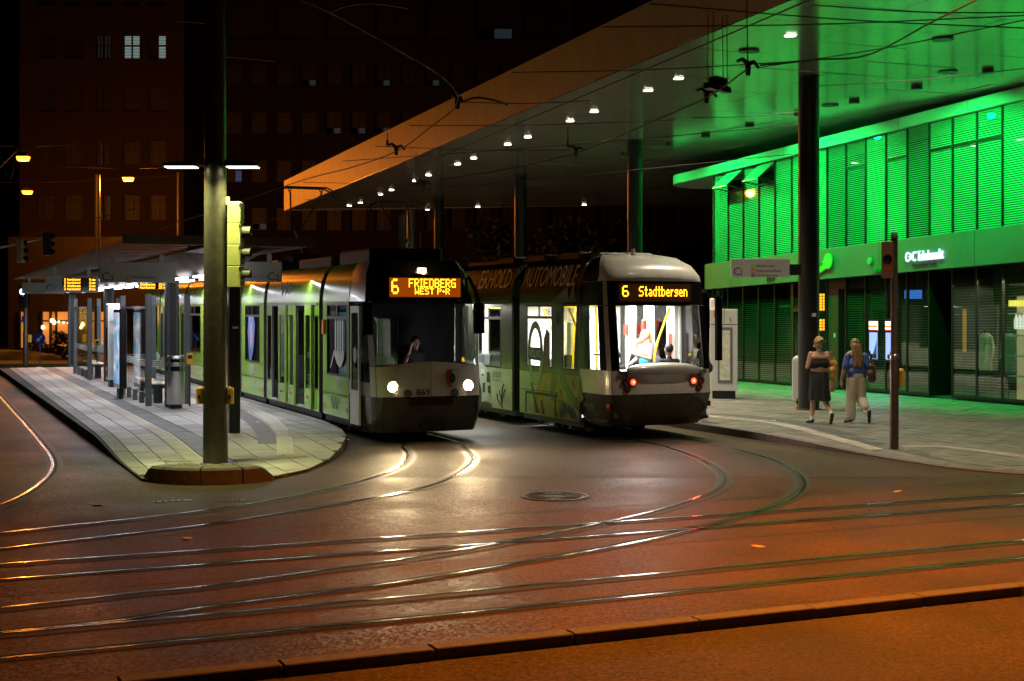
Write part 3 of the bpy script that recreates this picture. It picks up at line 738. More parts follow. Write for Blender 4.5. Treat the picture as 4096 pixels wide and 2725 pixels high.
def seam(t, pts, r=.006): MB().tube([Vector(p) for p in pts], r, 5).build('panel_seam', M['black'], t)
seam(tl, RG[2][2:15]); seam(tl, [RG[l][4] for l in (2, 3, 4)]); seam(tl, [RG[l][12] for l in (2, 3, 4)]); seam(tl, [RG[l][8] for l in (2, 3, 4)], .004); seam(tl, RG[1][3:14], .004); seam(tl, [RG[l][5] for l in (0, 1, 2)], .005); seam(tl, [RG[l][11] for l in (0, 1, 2)], .005); seam(tl, RG[4][3:14], .008); seam(tl, RG[6][3:14], .007)
MB().box(-.02, .02, -.42, .42, .70, .86).build('coupler_cover', M['gloss_black'], tl); MB().box(.02, .08, -.2, .2, .28, .38).build('coupler', M['black'], tl)
# cab inside
MB().loft([[(x, y, z) for x, z in ((.35, .9), (.28, 1.38), (.75, 1.44), (.95, 1.2), (.95, .9))] for y in (-.98, .98)]).build('dashboard', M['black'], tl)
part = MB(); part.box(1.62, 1.66, -1.05, .12, .4, 2.62); part.box(1.62, 1.66, .12, 1.05, 2.3, 2.62); part.build('cab_partition', M['tram_int_dark'], tl)
MB().box(.5, 1.66, -1.02, 1.02, 2.60, 2.63).build('cab_ceiling', M['black'], tl)
sv = MB(); sv.cbox(.95, 1.4, -.3, .2, .85, .95, .04); sv.cbox(1.33, 1.43, -.27, .17, .95, 1.75, .04); sv.box(1.1, 1.25, -.12, .02, .4, .85); sv.build('driver_seat', M['seat_dark'], tl)
# opened cab door
dl = MB(); dl.box(.78, .84, 1.13, 1.17, .3, 2.55); dl.box(1.30, 1.36, 1.13, 1.17, .3, 2.55); dl.box(.84, 1.30, 1.13, 1.17, .3, .95); dl.box(.84, 1.30, 1.13, 1.17, 2.42, 2.55)
d = dl.build('cab_door', M['white_paint'], tl); MB().box(.84, 1.30, 1.145, 1.152, .95, 2.42).build('window', M['glass_tram'], d)
MB().lathe([(.085, -.002), (.085, .003), (.115, .003), (.115, -.002)], n=24).build('ring_symbol', M['white_paint'], d).matrix_local = Matrix.Translation((1.1, 1.155, 1.62)) @ Matrix.Rotation(R(-90), 4, 'X') @ Matrix.Diagonal((.8, 1.3, 1, 1))
for k in range(4): MB().box(.86, .98, 1.153, 1.157, 1.56 + k * .045, 1.575 + k * .045).build('stripe', M['white_paint'], d)
# display
dp = MB().box(.43, .62, -.76, .70, 2.70, 3.10).build('destination_display', M['black'], tl)
MB().box(.424, .429, -.74, .68, 2.72, 3.08).build('backing', M['led_glow'], dp)
fx = .42; dd = MB(); rt = (0, -1, 0); up = (0, 0, 1)
dots(dd, '6', (fx, .64, 2.775), rt, up, .14, .285, .97); dots(dd, 'FRIEDBERG', (fx, .30, 2.90), rt, up, .94, .165, .97); dots(dd, 'WEST P+R', (fx, .18, 2.77), rt, up, .70, .115, .97)
dd.build('lit_dots', M['led_bright'], dp, kind='stuff', fix=False)
hl = M['headlamp']
for s in (1, -1):
    h = MB().lathe([(.13, 0), (.13, .05), (.105, .06), (.10, .03)], n=24).build('headlight', M['chrome'], tl)
    h.matrix_local = Matrix.Translation((.085, s * .73, 1.05)) @ Matrix.Rotation(R(-90), 4, 'Y') @ Matrix.Translation((0, 0, 0))
    MB().lathe([(.112, .035), (.07, .055), (0, .058)], n=20).build('lens', hl, h)
    f = MB().lathe([(.085, 0), (.085, .03), (.06, .045), (0, .045)], n=20).build('fog_lamp', M['redoff'] if 0 else M['glass_tram'], tl)
    f.matrix_local = Matrix.Translation((.03, s * .46, .92)) @ Matrix.Rotation(R(-90), 4, 'Y')
    MB().lathe([(.10, -.01), (.10, .012), (.086, .012)], n=20).build('rim', M['tram_silver'], f)
    lamp('SPOT', 'headlight_beam', (-.04, s * .73, 1.05), 420, HEAD, tl, target=(-15, s * .7, .0), spot_size=R(84), spot_blend=1.0, shadow_soft_size=.09)
tp = MB().box(.50, .60, -.07, .07, 3.17, 3.27).build('top_lamp', M['toplamp'], tl); MB().cone((.56, 0, 3.15), (.56, 0, 3.175), .14, .13, 20).build('lamp_base', M['chrome'], tp)
lamp('POINT', 'top_lamp_light', (.42, 0, 3.22), 5, (1, .6, .3), tl, shadow_soft_size=.06)
for s in (1, -1):
    m_ = MB(); m_.cbox(.33, .52, s * 1.12 - .1, s * 1.12 + .1, 2.02, 2.62, .04); mm = m_.build('mirror', M['gloss_black'], tl, bevel=0)
    MB().tube([(.43, s * 1.12, 2.6), (.5, s * 1.08, 2.85), (.68, s * 1.0, 3.12)], .04, 8).build('mirror_arm', M['gloss_black'], mm)
MB().tube([(.07, -.62, 1.5), (.2, -.66, 1.95), (.36, -.70, 2.45)], .012, 6).build('wiper', M['black'], tl)
MB().tube([(.04, .55, 1.5), (.14, .25, 1.75)], .014, 6).build('wiper', M['black'], tl)
text_on('869', M['sign_ink'], tl, (.012, .30, .885), (0, -1, 0), (0, 0, 1), .27, .13, off=.02, name='fleet_number', bold=.01)
dm = MB(); dots(dm, '6', (.13, -.66, 1.50), (0, -1, 0), (0, 0, 1), .05, .08, 1); dm.build('small_number', M['led_bright'], tl)
# coat of arms: shield with red and white halves and a green cone
sh = [(-.30, 1.36), (-.52, 1.36), (-.53, 1.18), (-.49, 1.08), (-.41, 1.02), (-.33, 1.08), (-.29, 1.18)]
def front_decal(pts, m, x, name):
    n = len(pts); mb = MB(); mb.add([(x, y, z) for y, z in pts], [tuple(range(n))]); return mb.build(name, m, tl, fix=False)
front_decal([(y * 1.0, z) for y, z in sh], M['sign_ink'], -.004, 'shield_outline')
front_decal([(-.305, 1.35), (-.41, 1.35), (-.41, 1.035), (-.33, 1.085), (-.297, 1.18)], M['red_paint'], -.006, 'shield_half')
front_decal([(-.41, 1.35), (-.515, 1.35), (-.523, 1.18), (-.487, 1.087), (-.41, 1.035)], M['white_paint'], -.006, 'shield_half')
cn = [(-.41 + .065 * math.cos(a), 1.2 + .1 * math.sin(a)) for a in np.linspace(0, 2 * math.pi, 16, endpoint=False)]
front_decal(cn, mat('shield_green', (.01, .07, .02), .5), -.008, 'shield_cone')
# body modules
PROF_L = [(W, 2.64), (W - .01, 2.82), (W - .05, 3.05), (W - .13, 3.26), (W - .27, 3.40), (0, 3.44)]
lo = lambda x, z: 0
IN = [M['tram_green'], M['tram_int_dark']]
def l_module(x0, x1, kind):
    op = []
    wl = []
    if kind == 'win':
        wl = [(x0 + .10 if x0 < 2 else x0 + .44, x1 - .30 if x0 < 2 else x1 - .44, 1.16, 2.60)]; op = list(wl)
        xs = []
    else:
        op = [(x0 + .90, x0 + 1.95, .40, 2.56), (x0 + 3.35, x0 + 4.30, .40, 2.56), (x0 + .06, x0 + .36, .80, 2.36), (x0 + 4.36, x0 + 4.78, .80, 2.36), (x0 + 2.05, x0 + 3.2, .80, 2.36)]
    wall(x0, x1, .34, 2.64, op, W, .05, lo).build('side_wall', IN, tl)
    wall(x0, x1, .34, 2.64, [(x0 + .3, x1 - .3, 1.16, 2.45)], -W, .05, lo).build('side_wall', IN, tl)
    MB().box(x0 + .3, x1 - .3, -W + .02, -W + .03, 1.16, 2.45).build('window', M['glass_tram'], tl)
    roof_shell(tl, x0, x1, PROF_L, M['tram_green2'], M['tram_int_dark'])
    MB().box(x0, x1, -W + .04, W - .04, .30, .38).build('floor', M['tram_int_dark'], tl)
    if kind == 'win':
        a, b, c, d_ = wl[0]
        window(tl, a, b, c, d_, W, M['glass_tram'], 2.32)
        sm = MB(); sm.box(x0 + .03, x1 - .03, W + .0005, W + .003, .785, .80)
        for k in range(6): sm.box(x0 + .15 + k * (x1 - x0 - .3) / 5 - .02, x0 + .15 + k * (x1 - x0 - .3) / 5 + .02, W + .001, W + .006, .755, .785)
        sm.box(x0 + .03, x1 - .03, W + .0005, W + .003, 1.135, 1.142); sm.build('panel_seam', M['black'], tl)
        for xx in (x0 + .13, x1 - .13): MB().box(xx - .03, xx + .03, W, W + .012, .48, .56).build('side_marker', M['orange_paint'], tl)
        bogie(tl, (x0 + x1) / 2)
        for k in range(2): seat_row(tl, x0 + .6 + k * .8, .75, 1); seat_row(tl, x0 + .6 + k * .8, -.75, 1)
    else:
        for (a, b, c, d_) in op[2:]: window(tl, a, b, c, d_, W, M['glass_tram'], None, .03)
        # open sliding leaves hung outside the wall
        for (a, b) in ((x0 + .42, x0 + .96), (x0 + 1.88, x0 + 2.43), (x0 + 2.73, x0 + 3.38)):
            lf_ = MB(); ya, yb = W + .03, W + .07
            lf_.box(a, a + .07, ya, yb, .36, 2.58); lf_.box(b - .07, b, ya, yb, .36, 2.58); lf_.box(a + .07, b - .07, ya, yb, .36, .80); lf_.box(a + .07, b - .07, ya, yb, 2.36, 2.58)
            dr = lf_.build('door', M['tram_green'], tl); MB().box(a + .07, b - .07, ya + .01, ya + .018, .80, 2.36).build('window', M['glass_tram'], dr)
            MB().cone(((a + b) / 2, yb, .62), ((a + b) / 2, yb + .02, .62), .035, .03, 12).build('door_button', M['red_paint'], dr)
        for xx in (x0 + 1.08, x0 + 3.48):
            MB().tube([(xx, W - .12, .62), (xx, W - .12, 2.2)], .035, 8).build('handrail', M['rail_green'], tl)
            MB().box(xx - .12, xx + .5, W - .3, W + .03, .385, .40).build('door_sill', M['tram_int'], tl)
            MB().box(xx + .05, xx + .09, W - .34, W - .30, .6, 2.2).build('inner_post', mat('inner_post', (.45, .36, .22), .5), tl)
        MB().box(x0 + .1, x1 - .1, W + .0005, W + .02, 2.575, 2.625).build('door_rail', M['grey_steel'], tl)
    MB().box(x0, x1, -W + .06, W - .06, .20, .30).build('underframe', M['black'], tl)
mods = [(1.70, 3.60, 'win'), (3.90, 8.76, 'door'), (9.08, 11.68, 'win'), (11.98, 16.84, 'door'), (17.14, 20.2, 'win'), (20.5, 25.36, 'door'), (25.66, 28.6, 'win')]
for x0, x1, k in mods: l_module(x0, x1, k)
for (a, b) in zip(mods, mods[1:]): bellows(tl, a[1], b[0], W - .04, .36, 3.36)
MB().box(28.6, 28.7, -W, W, .3, 3.4).build('end_wall', M['tram_green'], tl)
MB().cbox(1.45, 3.6, -.75, .75, 3.40, 3.68, .04).build('roof_box', M['black'], tl); MB().cbox(4.4, 7.2, -.7, .7, 3.40, 3.62, .04).build('roof_box', M['dark_steel'], tl); MB().cbox(9.3, 11.5, -.7, .7, 3.40, 3.7, .04).build('roof_box', M['dark_steel'], tl)
MB().cone((1.6, .05, 3.4), (1.6, .05, 4.35), .07, .055, 10).build('aerial', M['grey_steel'], tl)
MB().box(1.7, 1.75, -.4, -.38, 3.68, 4.0).build('aerial_blade', M['grey_steel'], tl)
pantograph(tl, 9.3, 3.65, 5.5, 1)
# printed cutlery shapes and a wavy line on the green sides
prn = mat('print_white', (.62, .62, .60), .4); prb = mat('print_blue', (.10, .17, .42), .35); prs = mat('print_rose', (.5, .3, .33), .4)
poly_decal(tl, [(2.55, 1.20), (2.62, 1.45), (2.72, 1.75), (2.74, 2.28), (2.05, 2.28), (2.02, 1.75), (2.12, 1.45), (2.3, 1.33), (2.45, 1.28)], prn, W + .006, dy=0) if 0 else None
def ellipse(cx, cz, rx, rz, n=20, a0=0, a1=2 * math.pi): return [(cx + rx * math.cos(a), cz + rz * math.sin(a)) for a in np.linspace(a0, a1, n, endpoint=abs(a1 - a0) < 6)]
for k in range(4):
    xa = 2.05 + k * .17; poly_decal(tl, [(xa, 1.62), (xa + .10, 1.62), (xa + .11, 2.24), (xa + .05, 2.3), (xa, 2.24)], prn, W + .006)
poly_decal(tl, [(2.0, 1.66), (2.03, 1.5), (2.2, 1.36), (2.33, 1.33), (2.52, 1.4), (2.68, 1.55), (2.72, 1.66)], prn, W + .006)
poly_decal(tl, [(2.95, 1.32), (3.02, 1.30), (2.74, 1.66), (2.66, 1.66)], prn, W + .006)
poly_decal(tl, [(10.75, 2.3), (10.9, 1.9), (10.7, 1.2), (10.45, 1.18), (10.2, 1.5), (10.05, 2.1), (10.2, 2.3)], prb, W + .006)
poly_decal(tl, ellipse(10.45, 1.82, .13, .35), prs, W + .009)
for xx, hh in ((10.62, .3), (10.5, .42), (10.38, .34), (10.28, .22), (10.15, .5)): poly_decal(tl, [(xx, 1.1), (xx + .05, 1.1), (xx + .04, 1.1 - hh), (xx + .01, 1.1 - hh)], prn, W + .006)
for xx, hh in ((2.5, .16), (2.42, .2), (2.34, .18), (2.26, .21)): poly_decal(tl, [(xx, 1.12), (xx + .05, 1.12), (xx + .04, 1.12 - hh), (xx + .01, 1.12 - hh)], prn, W + .006)
wv = lambda x0, z0, s, n: [(x0 - s * .055 * i, W + .012, z0 + s * .13 * math.sin(i * 1.5) * (i > 0) * (i < n - 1)) for i in range(n)]
MB().tube(catmull(wv(2.95, .62, 1, 12), 4), .009, 5).build('wavy_line', prn, tl)
MB().tube([(x, W - .015, z) for x, _, z in catmull(wv(7.4, 2.95, 1.3, 16), 4)], .009, 5).build('wavy_line', prn, tl)
text_on('Wasser', prn, tl, (2.18, W, .60), (-1, 0, 0), (0, 0, 1), .36, .10, off=.006, name='side_lettering') if 0 else None
MB().cbox(3.38, 3.5, W - .0, W + .06, 1.98, 2.28, .02).build('side_lamp', M['orange_paint'], tl)
lamp('POINT', 'driver_fill_light', (.62, -.15, 1.62), 4, (.9, .85, 1.0), tl, shadow_soft_size=.12)  # added lamp that makes the driver visible, not a modelled instrument
for xx in (4.6, 11.0, 18.5): lamp('AREA', 'saloon_light', (xx, 0, 2.55), 2.2, (1, .97, .85), tl, target=(xx, 0, 0), shape='RECTANGLE', size=2.5, size_y=.4)

# ---- right tram: printed all over, showing its rear
angR = math.atan2(UR.y, UR.x)
tr = empty('tram', (2.87, 26.05, 0), angR, 'black and gold printed tram seen from its brightly lit rear, line 6 to Stadtbergen', 'tram')
W2 = 1.15
AD = {'dark': mat('print_dark', (.016, .016, .011), .2, 0, .3, 2, coat=.5), 'band': mat('print_band', (.11, .11, .085), .3, 0, .25, 1.2, coat=.3), 'beige': mat('print_beige', (.52, .52, .44), .35, 0, .2, 2.5, coat=.3), 'gold': mat('print_gold', (.60, .33, .02), .35, 0, .3, 3, coat=.3), 'olive': mat('print_olive', (.20, .18, .03), .35, 0, .3, 3), 'ink': mat('print_ink', (.012, .011, .012), .3, 0, 0, coat=.3), 'violet': mat('print_violet', (.18, .13, .22), .35), 'text': mat('print_text', (.50, .50, .52), .35), 'silver': mat('print_silver', (.42, .42, .44), .3, .2), 'slate': mat('print_slate', (.10, .11, .13), .4), 'brown': mat('print_brown', (.20, .12, .05), .4)}
LR = [(.28, .28, 1.0, 0), (.45, .10, 1.10, 0), (.88, 0, W2, 0), (1.34, .03, W2, 0), (1.6, .06, W2, 0), (2.56, .20, W2 - .01, 0), (3.02, .30, W2 - .04, 0), (3.12, .28, W2 - .07, 0), (3.34, .50, W2 - .16, .03), (3.5, .85, W2 - .32, .05), (3.56, 1.2, W2 - .5, .03)]
RR = nose_rings(LR, NOSE_R, 1.24)
nose_part(tr, RR, 0, 2, ALL, 'bumper', M['tram_skirt'])
nose_part(tr, RR, 2, 3, ALL, 'rear_panel', M['tram_white'])
nose_part(tr, RR, 3, 5, [1], 'corner_window', M['glass_lit']); nose_part(tr, RR, 3, 5, [14], 'corner_window', M['glass_lit'])
nose_part(tr, RR, 3, 5, [0], 'window_post', M['gloss_black']); nose_part(tr, RR, 3, 5, [15], 'window_post', M['gloss_black'])
nose_part(tr, RR, 3, 5, [2], 'window_post', M['gloss_black']); nose_part(tr, RR, 3, 5, [13], 'window_post', M['gloss_black'])
nose_part(tr, RR, 3, 6, [3], 'corner_post', M['tram_silver']); nose_part(tr, RR, 3, 6, [12], 'corner_post', M['tram_silver'])
nose_part(tr, RR, 3, 5, range(5, 11), 'rear_window', M['glass_lit'])
nose_part(tr, RR, 3, 5, [4], 'window_border', M['gloss_black']); nose_part(tr, RR, 3, 5, [11], 'window_border', M['gloss_black'])
nose_part(tr, RR, 5, 6, range(4, 12), 'head_panel', M['gloss_black'])
nose_part(tr, RR, 5, 6, [0, 1, 2], 'side_panel', AD['dark']); nose_part(tr, RR, 5, 6, [13, 14, 15], 'side_panel', AD['dark'])
nose_part(tr, RR, 6, 10, range(2, 14), 'roof_dome', M['tram_white'], 60)
nose_part(tr, RR, 6, 10, [0, 1], 'roof_shoulder', AD['dark'], 60); nose_part(tr, RR, 6, 10, [14, 15], 'roof_shoulder', AD['dark'], 60)
MB().add(RR[10], [tuple(range(17))]).build('dome_cap', M['tram_white'], tr)
MB().cone((1.0, .1, 3.55), (1.0, .1, 3.68), .04, .035, 10).build('roof_stub', M['white_paint'], tr)
MB().add([(p.x, p.y, .3) for p in RR[0]], [tuple(range(17))]).build('nose_floor', M['black'], tr)
seam(tr, RR[2]); seam(tr, RR[3], .005); seam(tr, [RR[l][4] for l in (2, 3)]); seam(tr, [RR[l][12] for l in (2, 3)]); seam(tr, [RR[l][4] for l in (0, 1, 2)]); seam(tr, [RR[l][12] for l in (0, 1, 2)]); seam(tr, RR[5][2:15], .009); seam(tr, RR[6], .007); seam(tr, [RR[l][5] for l in (3, 4, 5)], .010); seam(tr, [RR[l][11] for l in (3, 4, 5)], .010)
hump = MB(); hump.loft([[Vector((.03 - .13 * c, .80 * math.sin(a), 1.29 + .19 * s_)) for c, s_ in [(math.cos(b) * math.cos(a) ** .5 if math.cos(a) > 0 else 0, math.sin(b) * (max(0, math.cos(a)) ** .6)) for b in np.linspace(-.2, math.pi / 2, 8)]] for a in np.linspace(-math.pi / 2, math.pi / 2, 25)], False)
hump.build('rear_cover', M['tram_silver'], tr, smooth=60)
MB().loft([[(-.02, y, 1.26), (-.035, y, 1.33), (.06, y, 1.36), (.1, y, 1.3)] for y in (-.93, .93)]).build('dark_strip', mat('violet_strip', (.045, .035, .05), .15, coat=.5), tr)
text_on('88', M['white_paint'], tr, (.055, -.62, 1.375), (0, -1, 0), (0, 0, 1), .20, .17, off=.02, name='fleet_number', bold=.006)
dp = MB().box(.17, .33, -.74, .90, 2.62, 2.99).build('destination_display', M['black'], tr); MB().box(.163, .168, -.70, .86, 2.64, 2.97).build('backing', M['led_back'], dp)
dd = MB(); dots(dd, '6', (.158, .80, 2.725), rt, up, .14, .21, .95); dots(dd, 'Stadtbergen', (.158, .44, 2.735), rt, up, 1.06, .19, .92); dd.build('lit_dots', M['led'], dp, kind='stuff', fix=False)
def tail(y, z, r, m, core=None):
    h = MB().lathe([(r + .014, -.01), (r + .014, .012), (r, .012)], n=20).build('tail_light', M['black'], tr); h.matrix_local = Matrix.Translation((-.002 + (.06 if abs(y) > .85 else .0), y, z)) @ Matrix.Rotation(R(-90), 4, 'Y')
    MB().lathe([(r, .0), (r * .8, .02), (r * .45, .03)] if core else [(r, .0), (r * .75, .02), (0, .028)], n=18).build('lens', m, h)
    if core: MB().lathe([(r * .45, .026), (r * .2, .034), (0, .036)], n=14).build('bulb', core, h)
for s in (1, -1):
    tail(s * .66, 1.12, .065, M['redlamp'], M['redcore']); tail(s * .84, 1.12, .05, M['redoff']); tail(s * .78, .99, .055, M['redoff']); tail(s * .80, 1.24, .012, M['redoff'])
    lamp('SPOT', 'tail_light_glow', (-.09, s * .66, 1.12), 30, (1, .05, .03), tr, target=(-6, s * .66, -.6), spot_size=R(140), spot_blend=1, shadow_soft_size=.05)
    MB().box(.10 if s > 0 else .1, .22, s * 1.1 - .012, s * 1.1 + .012, .62, .72).build('reflector', mat('reflector_red', (.4, .01, .01), .2), tr)
# body modules of the printed tram
PROF_R = [(W2, 2.66), (W2, 2.9), (W2 - .15, 3.38), (W2 - .3, 3.5), (0, 3.53)]
OUT = [AD['band'], M['tram_int'], AD['beige'], AD['gold'], AD['dark'], AD['olive']]
def out_a(x, z):
    if z > 2.62: return 4
    if z > 1.2: return 0 if x > 2.25 else 4 if z > 2.2 else 0
    return 2 if x > 3.05 else 3
def out_b(x, z): return 0 if z > 1.2 else 2
def r_module(x0, x1, wins, outf, far, xs=()):
    wall(x0, x1, .30, 2.66, [w[:4] for w in wins], W2, .05, outf, xs, (1.2, 2.2, 2.62)).build('side_wall', OUT, tr)
    wall(x0, x1, .30, 2.66, far, -W2, .05, outf, xs, (1.2, 2.2, 2.62)).build('side_wall', OUT, tr)
    for w in wins: window(tr, *w[:4], W2, w[4], w[5], .04)
    for f in far: window(tr, *f, -W2, M['glass_tram'], 2.3, .05)
    MB().loft([[(x, y, z) for y, z in PROF_R] + [(x, -y, z) for y, z in PROF_R[::-1][1:]] for x in (x0, x1)], False).build('roof_shell', [AD['dark']], tr, smooth=30)
    MB().box(x0, x1, -W2 + .05, W2 - .05, 2.66, 2.70).build('ceiling', M['tram_int'], tr)
    MB().box(x0, x1, -W2 + .05, W2 - .05, .30, .38).build('floor', mat('tram_floor', (.22, .22, .21), .6), tr)
    MB().box(x0, x1, -W2 + .1, W2 - .1, .18, .30).build('underframe', M['black'], tr)
    for y in (-.55, .55): MB().box(x0 + .15, x1 - .15, y - .06, y + .06, 2.635, 2.66).build('light_strip', M['lamp_white'], tr)
    lamp('AREA', 'saloon_light', ((x0 + x1) / 2, 0, 2.6), 125 * (x1 - x0), (1, .985, .93), tr, target=((x0 + x1) / 2, 0, 0), shape='RECTANGLE', size=.8, size_y=(x1 - x0) * .8)
GL = M['glass_lit']
r_module(1.24, 4.04, [(1.34, 2.02, 1.28, 2.58, M['glass_film'], None), (2.45, 3.70, 1.28, 2.58, GL, 2.32)], out_a, [(1.75, 2.25, 1.0, 2.58), (2.65, 3.05, .5, 2.58), (3.35, 3.75, .5, 2.58)], (2.25, 3.05))
r_module(4.44, 8.9, [(5.02, 6.42, 1.20, 2.56, GL, 2.29), (6.9, 8.3, 1.2, 2.56, GL, 2.29)], out_b, [(4.7, 5.3, .5, 2.58), (5.4, 6.0, .5, 2.58), (6.6, 8.4, 1.0, 2.58)])
r_module(9.3, 14.5, [(9.7, 11.2, 1.20, 2.56, GL, 2.29), (11.8, 13.6, 1.2, 2.56, GL, 2.29)], out_b, [(9.8, 11.0, 1., 2.58), (11.4, 12.0, .5, 2.58), (12.1, 12.8, .5, 2.58)])
r_module(14.9, 20, [(15.3, 17.0, 1.20, 2.56, GL, 2.29)], out_b, [(15.5, 19.0, 1., 2.58)])
bellows(tr, 4.04, 4.44, W2 - .03, .3, 3.42); bellows(tr, 8.9, 9.3, W2 - .03, .3, 3.42); bellows(tr, 14.5, 14.9, W2 - .03, .3, 3.42)
MB().box(20, 20.1, -W2, W2, .3, 3.5).build('end_wall', AD['dark'], tr)
MB().box(.25, 1.24, -W2 + .08, W2 - .08, .36, .40).build('rear_floor', M['tram_int_dark'], tr); MB().box(.42, 1.24, -W2 + .12, W2 - .12, 2.60, 2.64).build('rear_ceiling', M['tram_int'], tr)
MB().loft([[(x, y, z) for x, z in ((.12, .45), (.09, 1.28), (.45, 1.3), (.5, .45))] for y in (-1.0, 1.0)]).build('rear_console', M['tram_int_dark'], tr)
lamp('AREA', 'rear_light', (.85, 0, 2.58), 110, (1, .985, .93), tr, target=(.85, 0, 0), shape='RECTANGLE', size=1.2, size_y=.5)
for xx in (2.6, 6.9, 11.8): bogie(tr, xx)
# inner fittings: white posts, handrails, straps, partitions, seats
for xx in (1.35, 2.45, 3.25, 4.9, 6.2): MB().box(xx - .07, xx + .07, -W2 + .05, -W2 + .14, .38, 2.64).build('wall_post', M['tram_int'], tr)
MB().box(3.98, 4.02, -W2 + .05, -.25, .38, 2.64).build('partition', M['tram_int'], tr); MB().box(3.98, 4.02, .3, W2 - .06, .38, 2.64).build('partition', M['tram_int'], tr)
MB().box(3.98, 4.02, -.25, .3, 2.2, 2.64).build('portal_header', M['tram_int'], tr)
text_on('881', M['sign_ink'], tr, (3.97, .62, 2.36), (0, -1, 0), (0, 0, 1), .22, .14, off=.004, name='inner_number')
for pts in ([(.75, .55, 2.55), (3.9, .55, 2.55)], [(1.7, .55, 2.55), (1.72, .52, 1.9), (1.75, .5, .4)], [(1.3, -.9, 2.5), (1.25, -.75, 2.2), (1.15, -.5, 1.7), (1.12, -.45, 1.2), (1.12, -.45, .4)], [(1.12, -.45, 1.28), (1.12, -.68, 1.26)], [(2.8, .45, 2.55), (2.82, .5, 1.4), (2.82, .5, .4)], [(.95, .98, 1.62), (.35, .98, 1.62)], [(.6, -.98, 1.6), (.3, -.75, 1.6)], [(5.6, .5, 2.55), (5.45, .55, 1.9), (5.4, .6, .4)], [(4.8, .55, 2.52), (8.6, .55, 2.52)], [(3.4, .9, 2.5), (3.2, .8, 2.1), (3.1, .75, 1.7), (3.1, .75, .4)], [(2.1, .95, 2.5), (2.0, .8, 2.0), (2.02, .78, 1.4), (2.05, .8, .4)]):
    MB().tube(catmull(pts, 5) if len(pts) > 2 else pts, .024, 8).build('handrail', M['rail_yellow'], tr)
for xx, yy in ((.95, .55), (1.15, .55), (1.45, .55), (2.1, .55), (2.5, .55), (3.3, .55), (5.2, .55), (5.9, .55)):
    mb = MB(); mb.box(xx - .015, xx + .015, yy - .03, yy + .03, 2.46, 2.58); mb.tube([(xx, yy, 2.47), (xx, yy - .07, 2.34), (xx, yy - .06, 2.25), (xx, yy + .06, 2.25), (xx, yy + .07, 2.34), (xx, yy, 2.47)], .009, 6); mb.build('hand_strap', M['grey_steel'], tr)
for (x, y, z) in ((2.45, -.98, 2.05), (3.22, -.98, 1.95)): MB().cbox(x - .05, x + .05, y - .05, y + .05, z, z + .22, .02).build('emergency_box', M['red_paint'], tr)
MB().box(1.28, 1.42, -.955, -.95, 1.5, 2.0).build('notice_strip', M['red_paint'], tr)
for xx, yy, f in ((.72, .62, -1), (.72, -.5, -1), (3.5, .75, 1), (5.15, .70, -1), (6.0, .70, -1), (6.9, .72, -1), (6.9, -.72, -1), (5.15, -.72, -1)): seat_row(tr, xx, yy, f)
# printed graphics on the visible side
n_ = Vector((0, .478, .152)).normalized()
upv = Vector((0, -.15, .48)).normalized()
text_on('ERHOLD', AD['text'], tr, (6.36, 1.143, 2.945), (-1, 0, 0), upv, 1.72, .44, off=.006, name='side_lettering', italic=.06)
text_on('AUTOMOBILE', AD['text'], tr, (3.95, 1.143, 2.945), (-1, 0, 0), upv, 2.48, .44, off=.006, name='side_lettering', italic=.06)
text_on('ERHOLD', AD['text'], tr, (4.8, -1.143, 2.945), (1, 0, 0), (0, .15, .48), 1.72, .44, off=.006, name='side_lettering', italic=.06)
text_on('AUTOMOBILE', AD['text'], tr, (1.5, -1.143, 2.945), (1, 0, 0), (0, .15, .48), 2.48, .44, off=.006, name='side_lettering', italic=.06)
def ring_decal(cx, cz, rx, rz, wx, wz, m):
    mb = MB(); A = np.linspace(0, 2 * math.pi, 33)
    for a, b in zip(A, A[1:]):
        f = lambda t, k: (cx + (rx - wx * k) * math.cos(t), W2 + .008, cz + (rz - wz * k) * math.sin(t))
        mb.quad(f(a, 0), f(b, 0), f(b, 1), f(a, 1))
    return mb.build('printed_ring', m, tr, fix=False)
ring_decal(3.24, 1.58, .37, .66, .13, .15, AD['silver']); ring_decal(3.24, 1.58, .375, .665, .012, .016, AD['slate'])
poly_decal(tr, [(2.92, 1.42), (3.56, 1.44), (3.56, 1.70), (2.92, 1.70)], AD['slate'], W2 + .010)
text_on('VOLVO', M['white_paint'], tr, (3.52, W2 + .013, 1.49), (-1, 0, 0), (0, 0, 1), .56, .16, name='printed_name', bold=.02, off=.002)
poly_decal(tr, [(2.9, 1.26), (2.55, 1.26), (2.55, 2.0), (2.7, 2.1), (2.83, 1.9), (2.88, 1.5)], AD['brown'], W2 + .006)
D = W2 + .004; ik = AD['ink']; gd = AD['gold']; be = AD['beige']; vi = AD['violet']
poly_decal(tr, [(3.05, .34), (3.4, .34), (3.28, .6), (3.12, .92), (3.05, 1.2)], gd, D)
poly_decal(tr, [(3.40, .95), (3.47, .95), (3.22, .34), (3.05, .34)], ik, D + .003)
poly_decal(tr, [(2.2, 1.05), (2.3, 1.19), (2.5, 1.19), (2.55, .8), (2.45, .6), (2.3, .85)], AD['olive'], D)
poly_decal(tr, [(1.95, 1.19), (2.1, 1.19), (2.08, 1.0), (1.75, .75), (1.2, .45), (1.25, .6), (1.6, .85)], ik, D + .003)
poly_decal(tr, [(2.3, .72), (2.28, .62), (1.75, .5), (1.95, .66)], ik, D + .003)
poly_decal(tr, [(1.25, 1.18), (1.33, .75), (1.15, .68), (1.05, .75)], AD['olive'], D + .003)
